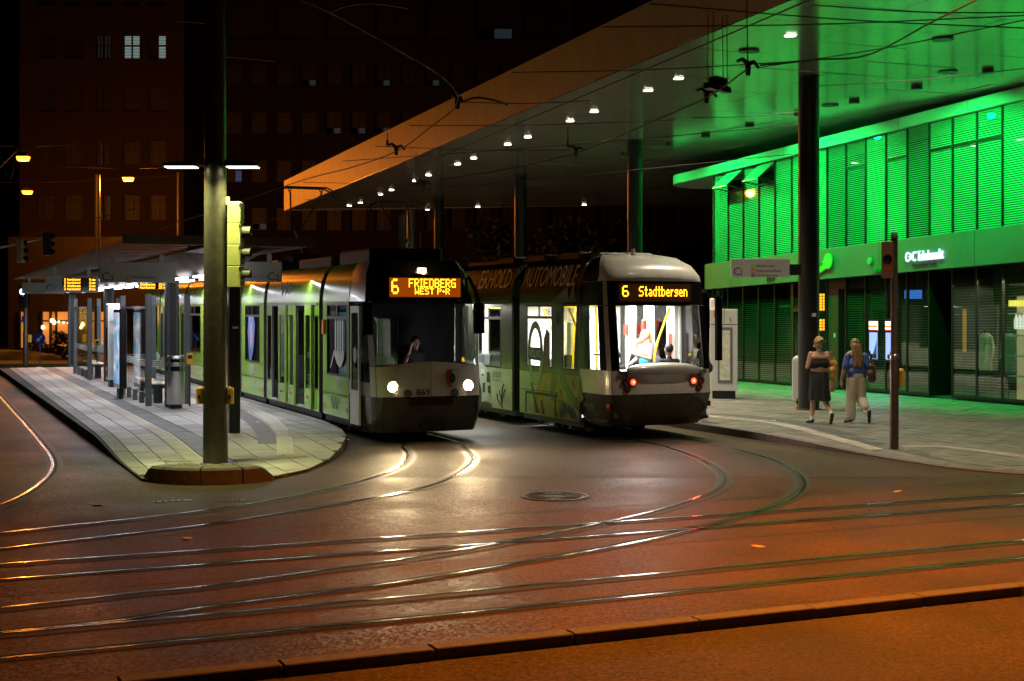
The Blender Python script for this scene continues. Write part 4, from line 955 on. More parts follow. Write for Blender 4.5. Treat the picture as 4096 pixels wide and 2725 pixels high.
poly_decal(tr, [(2.05, .34), (2.05, .48), (1.85, .56), (1.6, .5), (1.45, .34), (1.55, .34), (1.68, .44), (1.82, .46), (1.92, .40), (1.93, .34)], ik, D + .005)
poly_decal(tr, [(2.12, .34), (2.1, .52), (1.85, .62), (1.5, .54), (1.3, .34), (1.42, .34), (1.58, .48), (1.85, .56), (2.02, .48), (2.04, .34)], vi, D + .002)
poly_decal(tr, [(1.26, .34), (1.4, .5), (1.3, .7), (1.24, .62)], be, D + .002)
poly_decal(tr, [(2.75, .34), (2.62, .34), (2.55, .75), (2.62, .78), (2.7, .55), (2.78, .78), (2.86, .76)], be, D + .004)
poly_decal(tr, [(2.9, .34), (2.8, .34), (2.92, .62), (3.0, .62)], ik, D + .004)
for (x, z) in ((1.9, .95), (1.6, 1.1), (2.35, .45), (1.45, .8), (1.75, .62), (2.15, .9)):
    poly_decal(tr, [(x, z), (x - .12, z - .05), (x - .2, z - .18), (x - .1, z - .09)], ik, D + .005)
poly_decal(tr, [(2.5, 2.62), (1.75, 2.95), (1.7, 2.66), (1.5, 2.98), (1.4, 2.66), (1.3, 2.64), (1.9, 2.63)], AD['slate'], D + .002)
# hinged service panel edge on the lower side
pe = MB(); pe.box(2.2, 3.98, W2 + .001, W2 + .012, .80, .815); pe.box(2.26, 3.72, W2 + .001, W2 + .016, .72, .775); pe.box(2.3, 2.33, W2 + .001, W2 + .014, .32, .72); pe.box(3.7, 3.73, W2 + .001, W2 + .014, .32, .72); pe.build('service_panel', M['black'], tr)
MB().box(1.24, 8.9, W2 + .0005, W2 + .004, 1.19, 1.20).build('panel_seam', M['black'], tr)
# printed car on the next module
cw = mat('print_car', (.55, .56, .58), .3); cd = mat('print_car_dark', (.03, .03, .035), .4)
poly_decal(tr, [(5.55, .52), (5.62, .9), (5.7, 1.1), (5.95, 1.22), (6.4, 1.3), (7.3, 1.3), (7.9, 1.15), (8.0, .6), (7.6, .45), (6.0, .40)], cw, D)
poly_decal(tr, [(5.62, .85), (5.82, .85), (5.80, 1.08), (5.66, 1.08)], cd, D + .003); poly_decal(tr, [(5.9, 1.02), (6.15, 1.0), (6.15, 1.14), (5.95, 1.14)], M['white_paint'], D + .003); poly_decal(tr, [(5.93, 1.0), (6.1, .98), (6.08, 1.04)], cd, D + .005)
poly_decal(tr, [(5.58, .6), (5.75, .62), (5.75, .78), (5.6, .78)], cd, D + .003); poly_decal(tr, [(5.9, .62), (6.05, .6), (6.05, .82), (5.9, .84)], cd, D + .003); poly_decal(tr, [(5.64, .54), (5.70, .54), (5.70, .6), (5.64, .6)], M['button'], D + .006)
poly_decal(tr, ellipse(6.3, .55, .2, .3), cd, D + .004); ring_decal(6.3, .55, .15, .24, .05, .05, AD['silver']); poly_decal(tr, ellipse(5.85, .34, .35, .07), cd, D + .004)
text_on('DER VOLVO XC40', M['sign_ink'], tr, (5.47, W2, .98), (-1, 0, 0), (0, 0, 1), .46, .13, name='printed_line', bold=.01)
text_on('JETZT PROBE FAHREN', M['sign_ink'], tr, (5.48, W2, .89), (-1, 0, 0), (0, 0, 1), .42, .05, name='printed_line')
for pts in ([(4.95, .32), (5.0, .5), (5.12, .7)], [(4.98, .45), (4.9, .62), (4.8, .74)], [(5.0, .5), (4.96, .75), (4.88, .85)], [(5.02, .38), (5.2, .5), (5.25, .62)]): MB().tube([(x, W2 + .003, z) for x, z in pts], .012, 5).build('printed_branch', cd, tr)
for a, b in ((1.6, 4.0), (4.5, 8.4)): MB().cbox(a, b, -.7, .55, 3.5, 3.62, .03).build('roof_box', M['dark_steel'], tr)
for x in (2.3, 3.9, 5.5): MB().cbox(x, x + .9, .3, .62, 3.53, 3.66, .03).build('roof_box', mat('roof_box_brown', (.10, .07, .05), .5), tr)
MB().tube([(6.4, .6, 3.5), (6.4, .6, 4.0)], .012, 6).build('aerial', M['grey_steel'], tr)
MB().cbox(-.02, .12, -1.32, -1.2, 1.5, 2.75, .03).build('mirror', M['gloss_black'], tr); MB().tube([(.1, -1.24, 2.7), (.4, -1.1, 2.85)], .03, 8).build('mirror_arm', M['gloss_black'], tr)
pantograph(tr, 15.3, 3.6, 5.6, -1)
# ------------------------------------------------------------------ platform canopy and furniture (local x = along, y = -across)
C0 = Vector((-6.69, 23.7, 0))
def cs(s, v, z=0): p = C0 + UL * s + VL * v; return Vector((p.x, p.y, z))
can = empty('platform_canopy', C0, angL, 'long platform canopy of metal fins on dark posts, left of the green tram', 'canopy')
CW = 3.35; ZC = 3.62
for k in range(43): MB().box(k * .80 + .05, k * .80 + .11, -CW, 0, ZC + .06, ZC + .082).build('fin', M['fin'], can)
MB().box(-.05, 0.04, -CW - .02, .02, ZC + .0, ZC + .16).build('fascia', M['rust_fascia'], can)
MB().box(.05, 34.4, -CW - .03, -CW + .02, ZC + .02, ZC + .17).build('fascia', M['rust_fascia'], can)
MB().loft([[(s, -1.55, ZC), (s, -2.75, ZC), (s, -2.35, 3.17 + dz), (s, -1.95, 3.17 + dz)] for s, dz in ((.9, .32), (3.2, .0), (34.0, 0))]).build('spine_beam', M['rust_fascia'], can)
for s in (8.4, 20.7, 33.0):
    MB().cbox(s - .13, s + .13, -2.30, -2.0, .18, 3.17, .02).build('post', M['dark_steel'], can)
    MB().box(s - .145, s - .132, -2.22, -2.08, .3, 3.1).build('cable_cover', M['black'], can)
for v in (1.86, 2.44):
    for k in range(12):
        s = 2.2 + k * 2.55
        if abs(s - 8.0) < .3 and v < 2: continue
        lt = MB().box(s, s + 1.45, -v - .05, -v + .05, 3.12, 3.165).build('light_tube', M['lamp_white'], can)
for s, pw in ((4.5, 150), (10.5, 190), (17.0, 190), (24, 190), (31, 170)):
    for v in (1.7, 2.6): lamp('AREA', 'tube_light', (s, -v, 3.10), pw * .44, WHITE, can, target=(s, -v, 0), shape='RECTANGLE', size=.12, size_y=4.5)

def board(px0, px1, py0, py1, Y, label, lines, group=None, top=ZC, led=None, rot=True, name='hanging_sign', arms=2):
    c = point_at((px0 + px1) / 2, (py0 + py1) / 2, Y); w = (px1 - px0) * Y / FPX; h = (py1 - py0) * Y / FPX
    a = math.atan2(VL.y, VL.x) if rot else 0
    if rot: w /= math.cos(a)
    e = empty(name, (c.x, c.y, c.z - h / 2), a, label, 'sign', group)
    MB().cbox(-w / 2, w / 2, -.05, .05, 0, h, .008).build('panel', M['sign'], e)
    if arms:
        for x in ((-w * .32, w * .32) if arms == 2 else (w * .1,)): MB().box(x - .045, x + .045, -.02, .02, h, max(h + .12, top - (c.z - h / 2))).build('bracket', M['sign'], e)
    for s, x, z, ww, hh, m in lines: text_on(s, m, e, (x, -.05, z), (1, 0, 0), (0, 0, 1), ww, hh, off=.004)
    return e, w, h
ink = M['sign_ink']
e, w, h = board(415, 686, 1050, 1130, 28, 'grey platform sign reading C3 Hauptbahnhof, nearest to the lamp post', [])
def cnum(e, x, z, n, H): text_on('C', ink, e, (x, -.05, z), (1, 0, 0), (0, 0, 1), None, H, off=.004); text_on(n, ink, e, (x + H * .95, -.05, z), (1, 0, 0), (0, 0, 1), None, H * .72, off=.004)
cnum(e, -w / 2 + .04, .03, '3', .17)
MB().box(-.22, -.13, -.056, -.051, .05, .13).build('line_badge', M['orange_paint'], e); text_on('3', M['white_paint'], e, (-.195, -.057, .065), (1, 0, 0), (0, 0, 1), None, .055); text_on('Hauptbahnhof', ink, e, (-.09, -.05, .06), (1, 0, 0), (0, 0, 1), .42, .07, bold=.01)
e, w, h = board(866, 1117, 1047, 1128, 28, 'grey platform sign reading C2, right of the lamp post', []); cnum(e, w / 2 - .30, .03, '2', .17)
e, w, h = board(194, 381, 1104, 1171, 37, 'platform sign reading C3 with an amber departure display in it', []); cnum(e, -w / 2 + .03, .05, '3', .17)
e['category'] = 'display'
MB().box(-w / 2 + .44, w / 2 - .06, -.058, -.051, .06, h - .05).build('screen', M['gloss_black'], e)
dm = MB()
for r_, (a_, t_, n_) in enumerate((('3', 'Hauptbahnhof', '5 min'), ('3', 'Hauptbahnhof', '12 min'), ('6', 'Stadtbergen', '13 min'), ('3', 'Hauptbahnhof', '15 min'))):
    z_ = h - .13 - r_ * .085
    dots(dm, a_, (-w / 2 + .48, -.061, z_), (1, 0, 0), (0, 0, 1), .04, .06); dots(dm, t_, (-w / 2 + .56, -.061, z_), (1, 0, 0), (0, 0, 1), .34, .06); dots(dm, n_, (w / 2 - .24, -.061, z_), (1, 0, 0), (0, 0, 1), .16, .06)
dm.build('lit_dots', M['led'], e, kind='stuff', fix=False)
e, w, h = board(98, 246, 1131, 1176, 50, 'farthest grey platform sign at the left end of the canopy', []); text_on('Hauptbahnhof', ink, e, (-.2, -.05, .06), (1, 0, 0), (0, 0, 1), .5, .06)
e, w, h = board(560, 668, 1131, 1158, 33.5, 'amber departure display half hidden behind the nearest C3 sign', [], name='departure_display', arms=1); e['category'] = 'display'
MB().box(-w / 2 + .02, w / 2 - .02, -.058, -.051, .01, h - .01).build('screen', M['gloss_black'], e); dm = MB()
for r_, t_ in enumerate(('Hauptbahnhof', 'Stadtbergen')): dots(dm, t_, (-w / 2 + .03, -.061, .015 + r_ * .075), (1, 0, 0), (0, 0, 1), .36, .06); dots(dm, '25 min', (w / 2 - .24, -.061, .015 + r_ * .075), (1, 0, 0), (0, 0, 1), .2, .06)
dm.build('lit_dots', M['led'], e, kind='stuff', fix=False)

def shelter(s0, label):
    e = empty('glass_shelter', cs(s0, 1.68, .2), angL, label, 'shelter', 'glass shelters under the platform canopy')
    L = 4.7
    for (x, y, m_) in ((0, 0, 'grey_steel'), (L, 0, 'grey_steel'), (L, -.8, 'grey_steel'), (0.3, -.95, 'grey_steel')): MB().cbox(x - .06, x + .06, y - .07, y + .07, 0, 2.65, .012).build('post', M[m_], e)
    for k in range(4):
        a = .1 + k * 1.13
        p = MB().box(a, a + 1.09, -.008, .008, .22, 2.3).build('glass_pane', M['glass_shelter'], e)
        for q in range(4): MB().box(a + .02, a + 1.07, .009, .012, .92 + q * .045, .938 + q * .045).build('stripe', M['white_paint'], p)
        MB().cbox(a + .98, a + 1.16, -.05, .05, 0, .28, .01).build('foot', M['grey_steel'], e)
    for x, y0, y1 in ((0.02, -.07, -.34), (L - .02, -.07, -.73)):
        p = MB().box(x - .008, x + .008, y1, y0, .12, 2.4).build('glass_pane', M['glass_shelter'], e)
        for q in range(4): MB().box(x - .013, x - .010, y1 + .02, y0, .92 + q * .045, .938 + q * .045).build('stripe', M['white_paint'], p)
        r_ = MB().lathe([(.10, -.003), (.10, .003), (.14, .003), (.14, -.003)], n=28).build('ring_symbol', M['white_paint'], p); r_.matrix_local = Matrix.Translation((x - .012, y1 - .10 if y1 < -.5 else y1 - .06, 1.0)) @ Matrix.Rotation(R(90), 4, 'Y')
    MB().box(0, L, -.03, .03, 2.3, 2.36).build('top_rail', M['grey_steel'], e)
    b = empty('bench', cs(s0 + 2.2, 2.05, .2), angL, 'slim metal bench inside the ' + ('nearer' if s0 < 15 else 'farther') + ' glass shelter', 'bench', 'platform benches')
    MB().cbox(-1.6, 1.6, -.2, .2, .46, .50, .02).build('seat', M['chrome'], b)
    MB().box(-1.5, 1.5, -.12, .12, .36, .44).build('seat_beam', M['dark_steel'], b)
    for x in (-1.2, 1.2): MB().cbox(x - .06, x + .06, -.1, .1, 0, .36, .01).build('leg', M['dark_steel'], b)
shelter(8.85, 'glass shelter with white stripes and ring symbol nearest the steel litter bin'); shelter(21.85, 'glass shelter with white stripes beyond the ticket machine')
# backlit poster panel
e = empty('poster_panel', cs(12.0, 1.42, .2), angL, 'upright backlit poster panel with a blue poster in front of the nearer shelter', 'poster')
MB().cbox(-.62, .62, -.09, .09, .28, 2.30, .03).build('case', M['gloss_black'], e); MB().box(-.2, .2, -.06, .06, 0, .28).build('foot', M['black'], e)
pm_ = bpy.data.materials.new('poster_print'); pm_.use_nodes = True; nt = pm_.node_tree; b_ = nt.nodes['Principled BSDF']; tc = nt.nodes.new('ShaderNodeTexCoord'); nz = nt.nodes.new('ShaderNodeTexNoise'); nz.inputs['Scale'].default_value = 3.2; nz.inputs['Detail'].default_value = 1.5
cr = nt.nodes.new('ShaderNodeValToRGB'); cr.color_ramp.elements[0].position = .35; cr.color_ramp.elements[0].color = (.01, .10, .35, 1); cr.color_ramp.elements[1].position = .62; cr.color_ramp.elements[1].color = (.75, .95, 1, 1)
el = cr.color_ramp.elements.new(.48); el.color = (.02, .5, .85, 1); el = cr.color_ramp.elements.new(.55); el.color = (.85, .25, .35, 1)
nt.links.new(tc.outputs['Object'], nz.inputs['Vector']); nt.links.new(nz.outputs['Fac'], cr.inputs['Fac']); nt.links.new(cr.outputs['Color'], b_.inputs['Emission Color']); b_.inputs['Emission Strength'].default_value = .75
MB().box(-.55, .55, .091, .096, .38, 2.2).build('poster', pm_, e); MB().box(-.55, .55, -.096, -.091, .38, 2.2).build('poster', pm_, e)
# ticket machine
e = empty('ticket_machine', cs(17.4, 1.95, .2), angL, 'tall white ticket machine with dark screen side between the two shelters', 'ticket machine')
MB().box(-.25, .25, -.18, .18, 0, .22).build('plinth', M['black'], e); MB().cbox(-.3, .3, -.22, .24, .22, 2.45, .02).build('case', M['white_paint'], e)
MB().box(-.27, .27, .241, .25, .3, 2.4).build('front_plate', M['dark_steel'], e); MB().box(-.2, .2, .251, .256, .5, 1.75).build('screen', M['gloss_black'], e)
MB().box(-.304, -.301, -.15, .15, .35, 1.55).build('door_panel', M['sign'], e); MB().box(-.308, -.304, -.19, .2, 1.93, 1.94).build('seam', M['black'], e)
# steel litter bin
p = ground_at(703, 1634, .2)
e = empty('litter_bin', (p.x, p.y, .2), 0, 'round stainless steel litter bin at the end of the nearer shelter', 'bin')
MB().lathe([(.15, 0), (.15, .10)], n=24).build('foot', M['black'], e)
MB().lathe([(.20, .10), (.205, .11), (.205, .86), (.19, .865)], n=36).build('body', M['chrome'], e, smooth=40)
MB().lathe([(.17, .86), (.17, .98)], n=30).build('opening', M['gloss_black'], e, smooth=40); MB().lathe([(.20, .975), (.205, .98), (.205, 1.06), (.2, 1.065)], n=36).build('ring', M['chrome'], e, smooth=40)
MB().lathe([(.17, 1.06), (.17, 1.14)], n=30).build('ash_slot', M['gloss_black'], e, smooth=40); MB().lathe([(.205, 1.14), (.205, 1.19), (.19, 1.22), (0, 1.225)], n=36).build('lid', M['chrome'], e, smooth=40)
for a in (40, 140, 230, 320): MB().box(-.02, .02, .17, .2, .86, 1.15, T=Matrix.Rotation(R(a), 4, 'Z')).build('strut', M['chrome'], e)
def validator(s, v, z, lb):
    e = empty('ticket_validator', cs(s, v, z), angL, lb, 'validator', 'yellow validators on the platform')
    MB().cbox(-.05, .05, -.08, .08, 0, .26, .02).build('case', M['button'], e); MB().box(-.055, -.051, -.05, .05, .13, .21).build('window', M['black'], e); MB().cbox(-.03, .03, -.02, .02, -.98, 0, .008).build('stem', M['dark_steel'], e)
validator(8.15, 2.52, 1.2, 'yellow ticket validator beside the steel litter bin'); validator(23.6, 2.1, 1.2, 'yellow ticket validator at the farther glass shelter')

# ---------------------------------------------------------------- lamp post with signal and dark post
PX = -4.68; PY = 21.7; zb = .05
lp = empty('lamp_post', (PX, PY, zb), 0, 'thick tapered steel post with two flat lamp heads at the platform tip', 'lamp post')
MB().lathe([(.24, 0), (.24, .012), (.2, .02)], n=28).build('base_plate', M['dark_steel'], lp)
MB().lathe([(.195, .0), (.19, 1.2), (.175, 4.0), (.155, 8.2), (.15, 11)], n=32).build('shaft', M['pole'], lp, smooth=40)
MB().box(.165, .19, -.02, .02, .1, 4.1).build('cable_duct', M['dark_steel'], lp)
for s in (-1, 1):
    h = MB(); x0, x1 = s * .22, s * .74
    h.loft([[(x0, -.42, 4.66), (x0, -.1, 4.66), (x0, -.12, 4.75), (x0, -.40, 4.75)], [(x1, -.42, 4.66), (x1, -.1, 4.66), (x1, -.13, 4.715), (x1, -.39, 4.715)]])
    h = h.build('lamp_head', M['dark_steel'], lp); MB().box(min(x0, x1) + .03, max(x0, x1) - .02, -.39, -.13, 4.648, 4.656).build('diffuser', M['lamp_pole'], h)
    MB().cone((s * .10, -.08, 4.70), (s * .26, -.24, 4.70), .035, .03, 10).build('bracket', M['dark_steel'], lp)
    lamp('AREA', 'lamp_head_light', (s * .48, -.27, 4.63), 58, POLEL, lp, target=(s * .48, -.1, 0), spread=R(105), shape='RECTANGLE', size=.45, size_y=.25)
    bt = MB().cbox(-.05, .05, -.06, .06, 0, .27, .03); o = bt.build('push_button', M['button'], lp); o.location = (s * .24, -.02, .95)
    MB().box(-.02, .02, -.066, -.061, .08, .14).build('button_plate', M['black'], o)
ts = empty('traffic_signal', (PX + .32, PY - .02, 2.84), 0, 'pale yellow traffic signal housing fixed to the lamp post, facing right', 'traffic signal')
for k in range(4):
    hh = .335; m_ = MB().cbox(-.10, .10, -.15, .15, k * hh + .004, (k + 1) * hh - .004, .012); m_ = m_.build('signal_section', M['sig_yellow'], ts)
    MB().box(.101, .115, -.13, .13, k * hh + .02, (k + 1) * hh - .02).build('signal_face', M['black'], m_)
    MB().box(.085, .104, -.158, -.151, k * hh + .25, k * hh + .31).build('hinge', M['black'], m_)
    if k < 3:
        v = MB(); A = np.linspace(R(-20), R(200), 14)
        v.loft([[(.115, .1 * math.cos(a), (k + .55) * hh + .1 * math.sin(a)) for a in A], [(.24, .1 * math.cos(a), (k + .55) * hh + .1 * math.sin(a)) for a in A]], False); v.build('visor', mat('visor_olive', (.035, .038, .02), .6), m_)
        MB().cone((.112, 0, (k + .55) * hh), (.13, 0, (k + .55) * hh), .095, .09, 20).build('lens', M['gloss_black'], m_)
MB().box(-.14, -.10, -.05, .05, 1.30, 1.42).build('mount', M['sig_yellow'], ts)
for z in (.15, 1.1): MB().box(-.2, -.1, -.03, .03, z, z + .05).build('mount', M['dark_steel'], ts)
p = ground_at(937, 1742, .15)
e = empty('dark_post', (p.x, p.y, .15), angL, 'dark square steel post standing behind the lamp post', 'post')
MB().cbox(-.07, .07, -.10, .10, 0, 3.05, .012).build('shaft', M['black'], e); MB().box(-.11, .11, -.14, .14, 0, .012).build('base_plate', M['dark_steel'], e)
MB().box(-.075, -.071, -.06, .05, 1.98, 2.02).build('sticker', M['white_paint'], e); MB().box(-.03, .03, -.03, .03, 3.05, 3.3).build('sign_arm', M['black'], e)
# small platform signal at the far left end
p = ground_at(102, 1464, .2)
e = empty('tram_signal', (p.x, p.y, .2), 0, 'slim signal post with a bluish white lit lens at the far platform end', 'signal')
MB().lathe([(.10, 0), (.10, 1.35), (.085, 1.4), (.08, 2.45)], n=16).build('shaft', M['pole'], e, smooth=40)
MB().cbox(-.2, .14, -.16, .12, 2.35, 3.2, .02).build('signal_head', M['black'], e)
o = MB().lathe([(.12, 0), (.10, .03), (0, .035)], n=18).build('lit_lens', emit('signal_white', (.55, .65, 1.0), 12), e); o.matrix_local = Matrix.Translation((-.06, -.165, 2.98)) @ Matrix.Rotation(R(90), 4, 'X')
for z in (2.7, 3.0): MB().lathe([(.13, 0), (.13, .14)], n=14).build('visor', M['black'], e).matrix_local = Matrix.Translation((-.06, -.3, z)) @ Matrix.Rotation(R(-90), 4, 'X') if z < 2.9 else Matrix.Translation((-.06, -.14, 2.55)) @ Matrix.Rotation(R(90), 4, 'X')
MB().cbox(.1, .24, -.08, .08, .95, 1.25, .03).build('push_button', M['button'], e); MB().box(-.12, -.06, -.1, .1, 1.75, 2.0).build('blue_plate', M['blue_paint'], e)
p = point_at(160, 1354, 58)
e = empty('arrow_sign', (p.x, p.y, 0), 0, 'round blue sign with white arrow on a short post by the far road', 'sign')
MB().cone((0, 0, 0), (0, 0, p.z), .03, .03, 8).build('post', M['grey_steel'], e); o = MB().cone((0, -.05, p.z), (0, -.03, p.z), .24, .24, 28); o.build('disc', M['blue_paint'], e)
T = Matrix.Translation((0, -.055, p.z)) @ Matrix.Rotation(R(45), 4, 'Y')
MB().box(-.025, .025, -.004, 0, -.08, .16, T=T).add([T @ Vector(q) for q in ((-.09, -.004, -.06), (.09, -.004, -.06), (0, -.004, -.18))], [(0, 1, 2)]).build('arrow', M['white_paint'], e)
# ------------------------------------------------------------------ large station roof
def zroof(Y): return 7.95 - .008 * (Y - 30)
ED = Vector((-.3345, .9424, 0)).normalized(); EN = Vector((ED.y, -ED.x, 0))
E0 = Vector((4.96, 24.5, 0))
tipS = (72.2 - 24.5) / ED.y
NEAR = E0 - ED * 17; TIP = E0 + ED * tipS
ROOF = [(NEAR.x, NEAR.y), (32, 8.5), (34, 64.5), (9.6, 67.9), (TIP.x + 3.2, TIP.y - .45), (TIP.x + .9, TIP.y - .05), (TIP.x, TIP.y)]
sr = empty('station_roof', (0, 0, 0), 0, 'huge flat station roof with shiny metal soffit and deep pale fascia over the right tram', 'roof')
top = MB(); n = len(ROOF)
top.loft([[(x, y, zroof(y) + .03) for x, y in ROOF], [(x, y, 9.2) for x, y in ROOF]]); top.build('roof_body', M['fascia'], sr)
pn = []
a = -20.0
pw_, pl_ = 1.5, 4.6
r_ = 0
for i in range(-14, 48):
    for j in range(-2, 11):
        o = (i % 2) * pl_ * .5
        c = E0 + ED * (i * pw_) + EN * (j * pl_ - o)
        q = [c + ED * .012 + EN * .012, c + EN * (pl_ - .012) + ED * .012, c + EN * (pl_ - .012) + ED * (pw_ - .012), c + ED * (pw_ - .012) + EN * .012]
        q = clip_poly([(p.x, p.y) for p in q], ROOF)
        if len(q) > 2 and abs(area2(q)) > .05: pn.append((sum(p[1] for p in q) / len(q), q))
vis = [p for p in pn if abs(sum(x for x, y in p[1]) / len(p[1])) < p[0] * .42 + 2 and 14 < p[0]]
vis.sort(key=lambda p: p[0]); ids = set(id(p) for p in vis[:295]); restm = MB()
for p in pn:
    q = p[1]; yy = p[0]; ta, tb = random.gauss(0, .0022), random.gauss(0, .0014); xm = sum(x for x, y in q) / len(q)
    f = lambda x, y, d: (x, y, zroof(y) + d + (x - xm) * ta + (y - yy) * tb)
    mb = MB() if id(p) in ids else restm
    mb.loft([[f(x, y, 0) for x, y in q], [f(x, y, .028) for x, y in q]])
    if id(p) in ids: mb.build('soffit_panel', M['canopy_panel'], sr)
restm.build('far_soffit_panels', M['canopy_panel'], sr, kind='stuff')
DL = [(-8.12, 68.63), (-5.97, 62.34), (-5.28, 60.30), (-3.96, 56.29), (-3.28, 54.05), (-1.99, 50.23), (-1.35, 48.37), (-.14, 44.58), (.49, 42.75), (1.66, 39.27), (2.24, 37.52), (-4.36, 70.9), (-1.72, 69.3), (3.57, 68.0), (-7.36, 66.73), (3.37, 34.05), (3.92, 32.36), (5.56, 27.45), (6.75, 23.4), (7.9, 19.6)]
for i, (x, y) in enumerate(DL):
    z = zroof(y); d = MB().cbox(x - .13, x + .13, y - .13, y + .13, z - .015, z + .01, .008).build('downlight', M['chrome'], sr); MB().box(x - .10, x + .10, y - .10, y + .10, z - .024, z - .017).build('lens', M['lamp_down'], d)
    near = i in (15, 16, 17, 18, 19, 10, 9, 7, 8, 5)
    if near or i != 2: lamp('SPOT', 'downlight_beam', (x, y, z - .1), 1500 if i < 15 else (1150 if i < 18 else 650), WARM, sr, target=(x, y, 0), spot_size=R(104), spot_blend=.8, shadow_soft_size=.12)
for (x, y) in ((8.72, 27.84), (9.97, 31.48), (8.43, 36.43), (5.01, 29.08)): MB().lathe([(.22, zroof(y) - .03), (.22, zroof(y) + .01)], (x, y, 0), n=20).build('unlit_downlight', M['black'], sr)
for i, (x, y, r_) in enumerate(((6.95, 32.2, .245), (3.9, 43.6, .245), (.33, 54, .245), (-3.4, 64, .245))):
    b0 = zpave(x, y) if i < 1 else 0.1
    c = empty('roof_column', (x, y, b0), 0, ['dark round roof column beside the two walking women', 'round roof column behind the printed tram, second from the right', 'round roof column with a green lit edge, third from the right', 'farthest round roof column above the green tram'][i], 'column', 'round columns of the station roof')
    MB().lathe([(r_, 0), (r_, zroof(y) - b0 + .02)], n=40).build('shaft', M['column'], c, smooth=40); MB().lathe([(r_ + .04, 0), (r_ + .04, .03), (r_ + .002, .035)], n=40).build('base_ring', M['dark_steel'], c)
    if i == 0: MB().box(.02, .12, -r_ - .004, -r_ + .02, 2.18, 2.26).build('sticker', M['white_paint'], c)

# ------------------------------------------------------------------ green lit building
PF = Vector((8.54, 42.1, 0)); DF = Vector((.407, -.9135, 0)).normalized(); NF = Vector((DF.y, -DF.x, 0))   # NF points out to the street
ZT = [(.16, .004), (3.307, .0338), (4.17, .0388), (7.148, .043), (7.46, .043)]
def zf(t, z):
    tt = max(-6, min(13, t))
    for (a, sa), (b, sb) in zip(ZT, ZT[1:]):
        if z <= b or b == 7.46:
            k = max(0, min(1, (z - a) / (b - a))); return z + (sa + (sb - sa) * k) * tt
def fp(t, o, z): p = PF + DF * t + NF * o; return Vector((p.x, p.y, zf(t, z)))
def fbox(mb, t0, t1, o0, o1, z0, z1, mi=0):
    vs = [fp(t, o, z) for z in (z0, z1) for o in (o0, o1) for t in (t0, t1)]
    return mb.add(vs, [(0, 2, 3, 1), (4, 5, 7, 6), (0, 1, 5, 4), (2, 6, 7, 3), (0, 4, 6, 2), (1, 3, 7, 5)], mi)
gb = empty('shop_building', (0, 0, 0), 0, 'two-storey glass shop building washed in green light under the station roof', 'building')
T0, T1 = -4.37, 13.23; BAY = .88; NB = 20
# curved left end: a helper that walks the wall line round the corner
def corner(o, n=10):
    # quarter circle from the facade line at T0 back into the block, radius .55
    r = .55; c = PF + DF * T0 - NF * r
    return [c + (NF * math.cos(a) - DF * math.sin(a)) * (r + o) for a in np.linspace(0, math.pi / 2, n)] + [PF + DF * (T0 - r - o) - NF * 7]
def zc(p, z): t = (p - PF).dot(DF); return zf(t, z)
def band(name, z0, z1, o, m, thick=.12, parent=gb, t1=T1):
    outer = [PF + DF * t + NF * o for t in np.linspace(t1, T0, 12)] + corner(o)[1:]
    inner = [PF + DF * t + NF * (o - thick) for t in np.linspace(t1, T0, 12)] + corner(o - thick)[1:]
    mb = MB(); rings = []
    for a_, b_ in zip(outer, inner): rings.append([Vector((a_.x, a_.y, zc(a_, z0))), Vector((a_.x, a_.y, zc(a_, z1))), Vector((b_.x, b_.y, zc(b_, z1))), Vector((b_.x, b_.y, zc(b_, z0)))])
    return mb.loft(rings).build(name, m, parent, smooth=40)
band('sign_band', 3.307, 4.17, .22, M['g_wall'], .22)
for k in range(5):
    t = -3 + k * 3.7; fbox(MB(), t, t + .012, .2205, .222, 3.31, 4.165).build('panel_joint', M['g_frame'], gb)
# roof brim: slab whose left end swings out in a half ellipse
bt = [PF + DF * t + NF * .16 for t in np.linspace(T1, -6.0, 12)]
ce = PF + DF * -6.0 - NF * 1.7
br = bt + [ce + NF * 1.86 * math.cos(a) - DF * 2.3 * math.sin(a) for a in np.linspace(0, math.pi, 16)][1:] + [PF + DF * T1 - NF * 3.56]
mb = MB(); mb.loft([[Vector((p.x, p.y, zc(p, 7.148))) for p in br], [Vector((p.x, p.y, min(zc(p, 7.46), zroof(p.y) - .012))) for p in br]]); mb.build('roof_brim', M['g_brim'], gb)
for k in range(6):
    t = -2.8 + k * 2.65; fbox(MB(), t, t + .012, .1605, .163, 7.15, 7.44).build('panel_joint', M['g_frame'], gb)
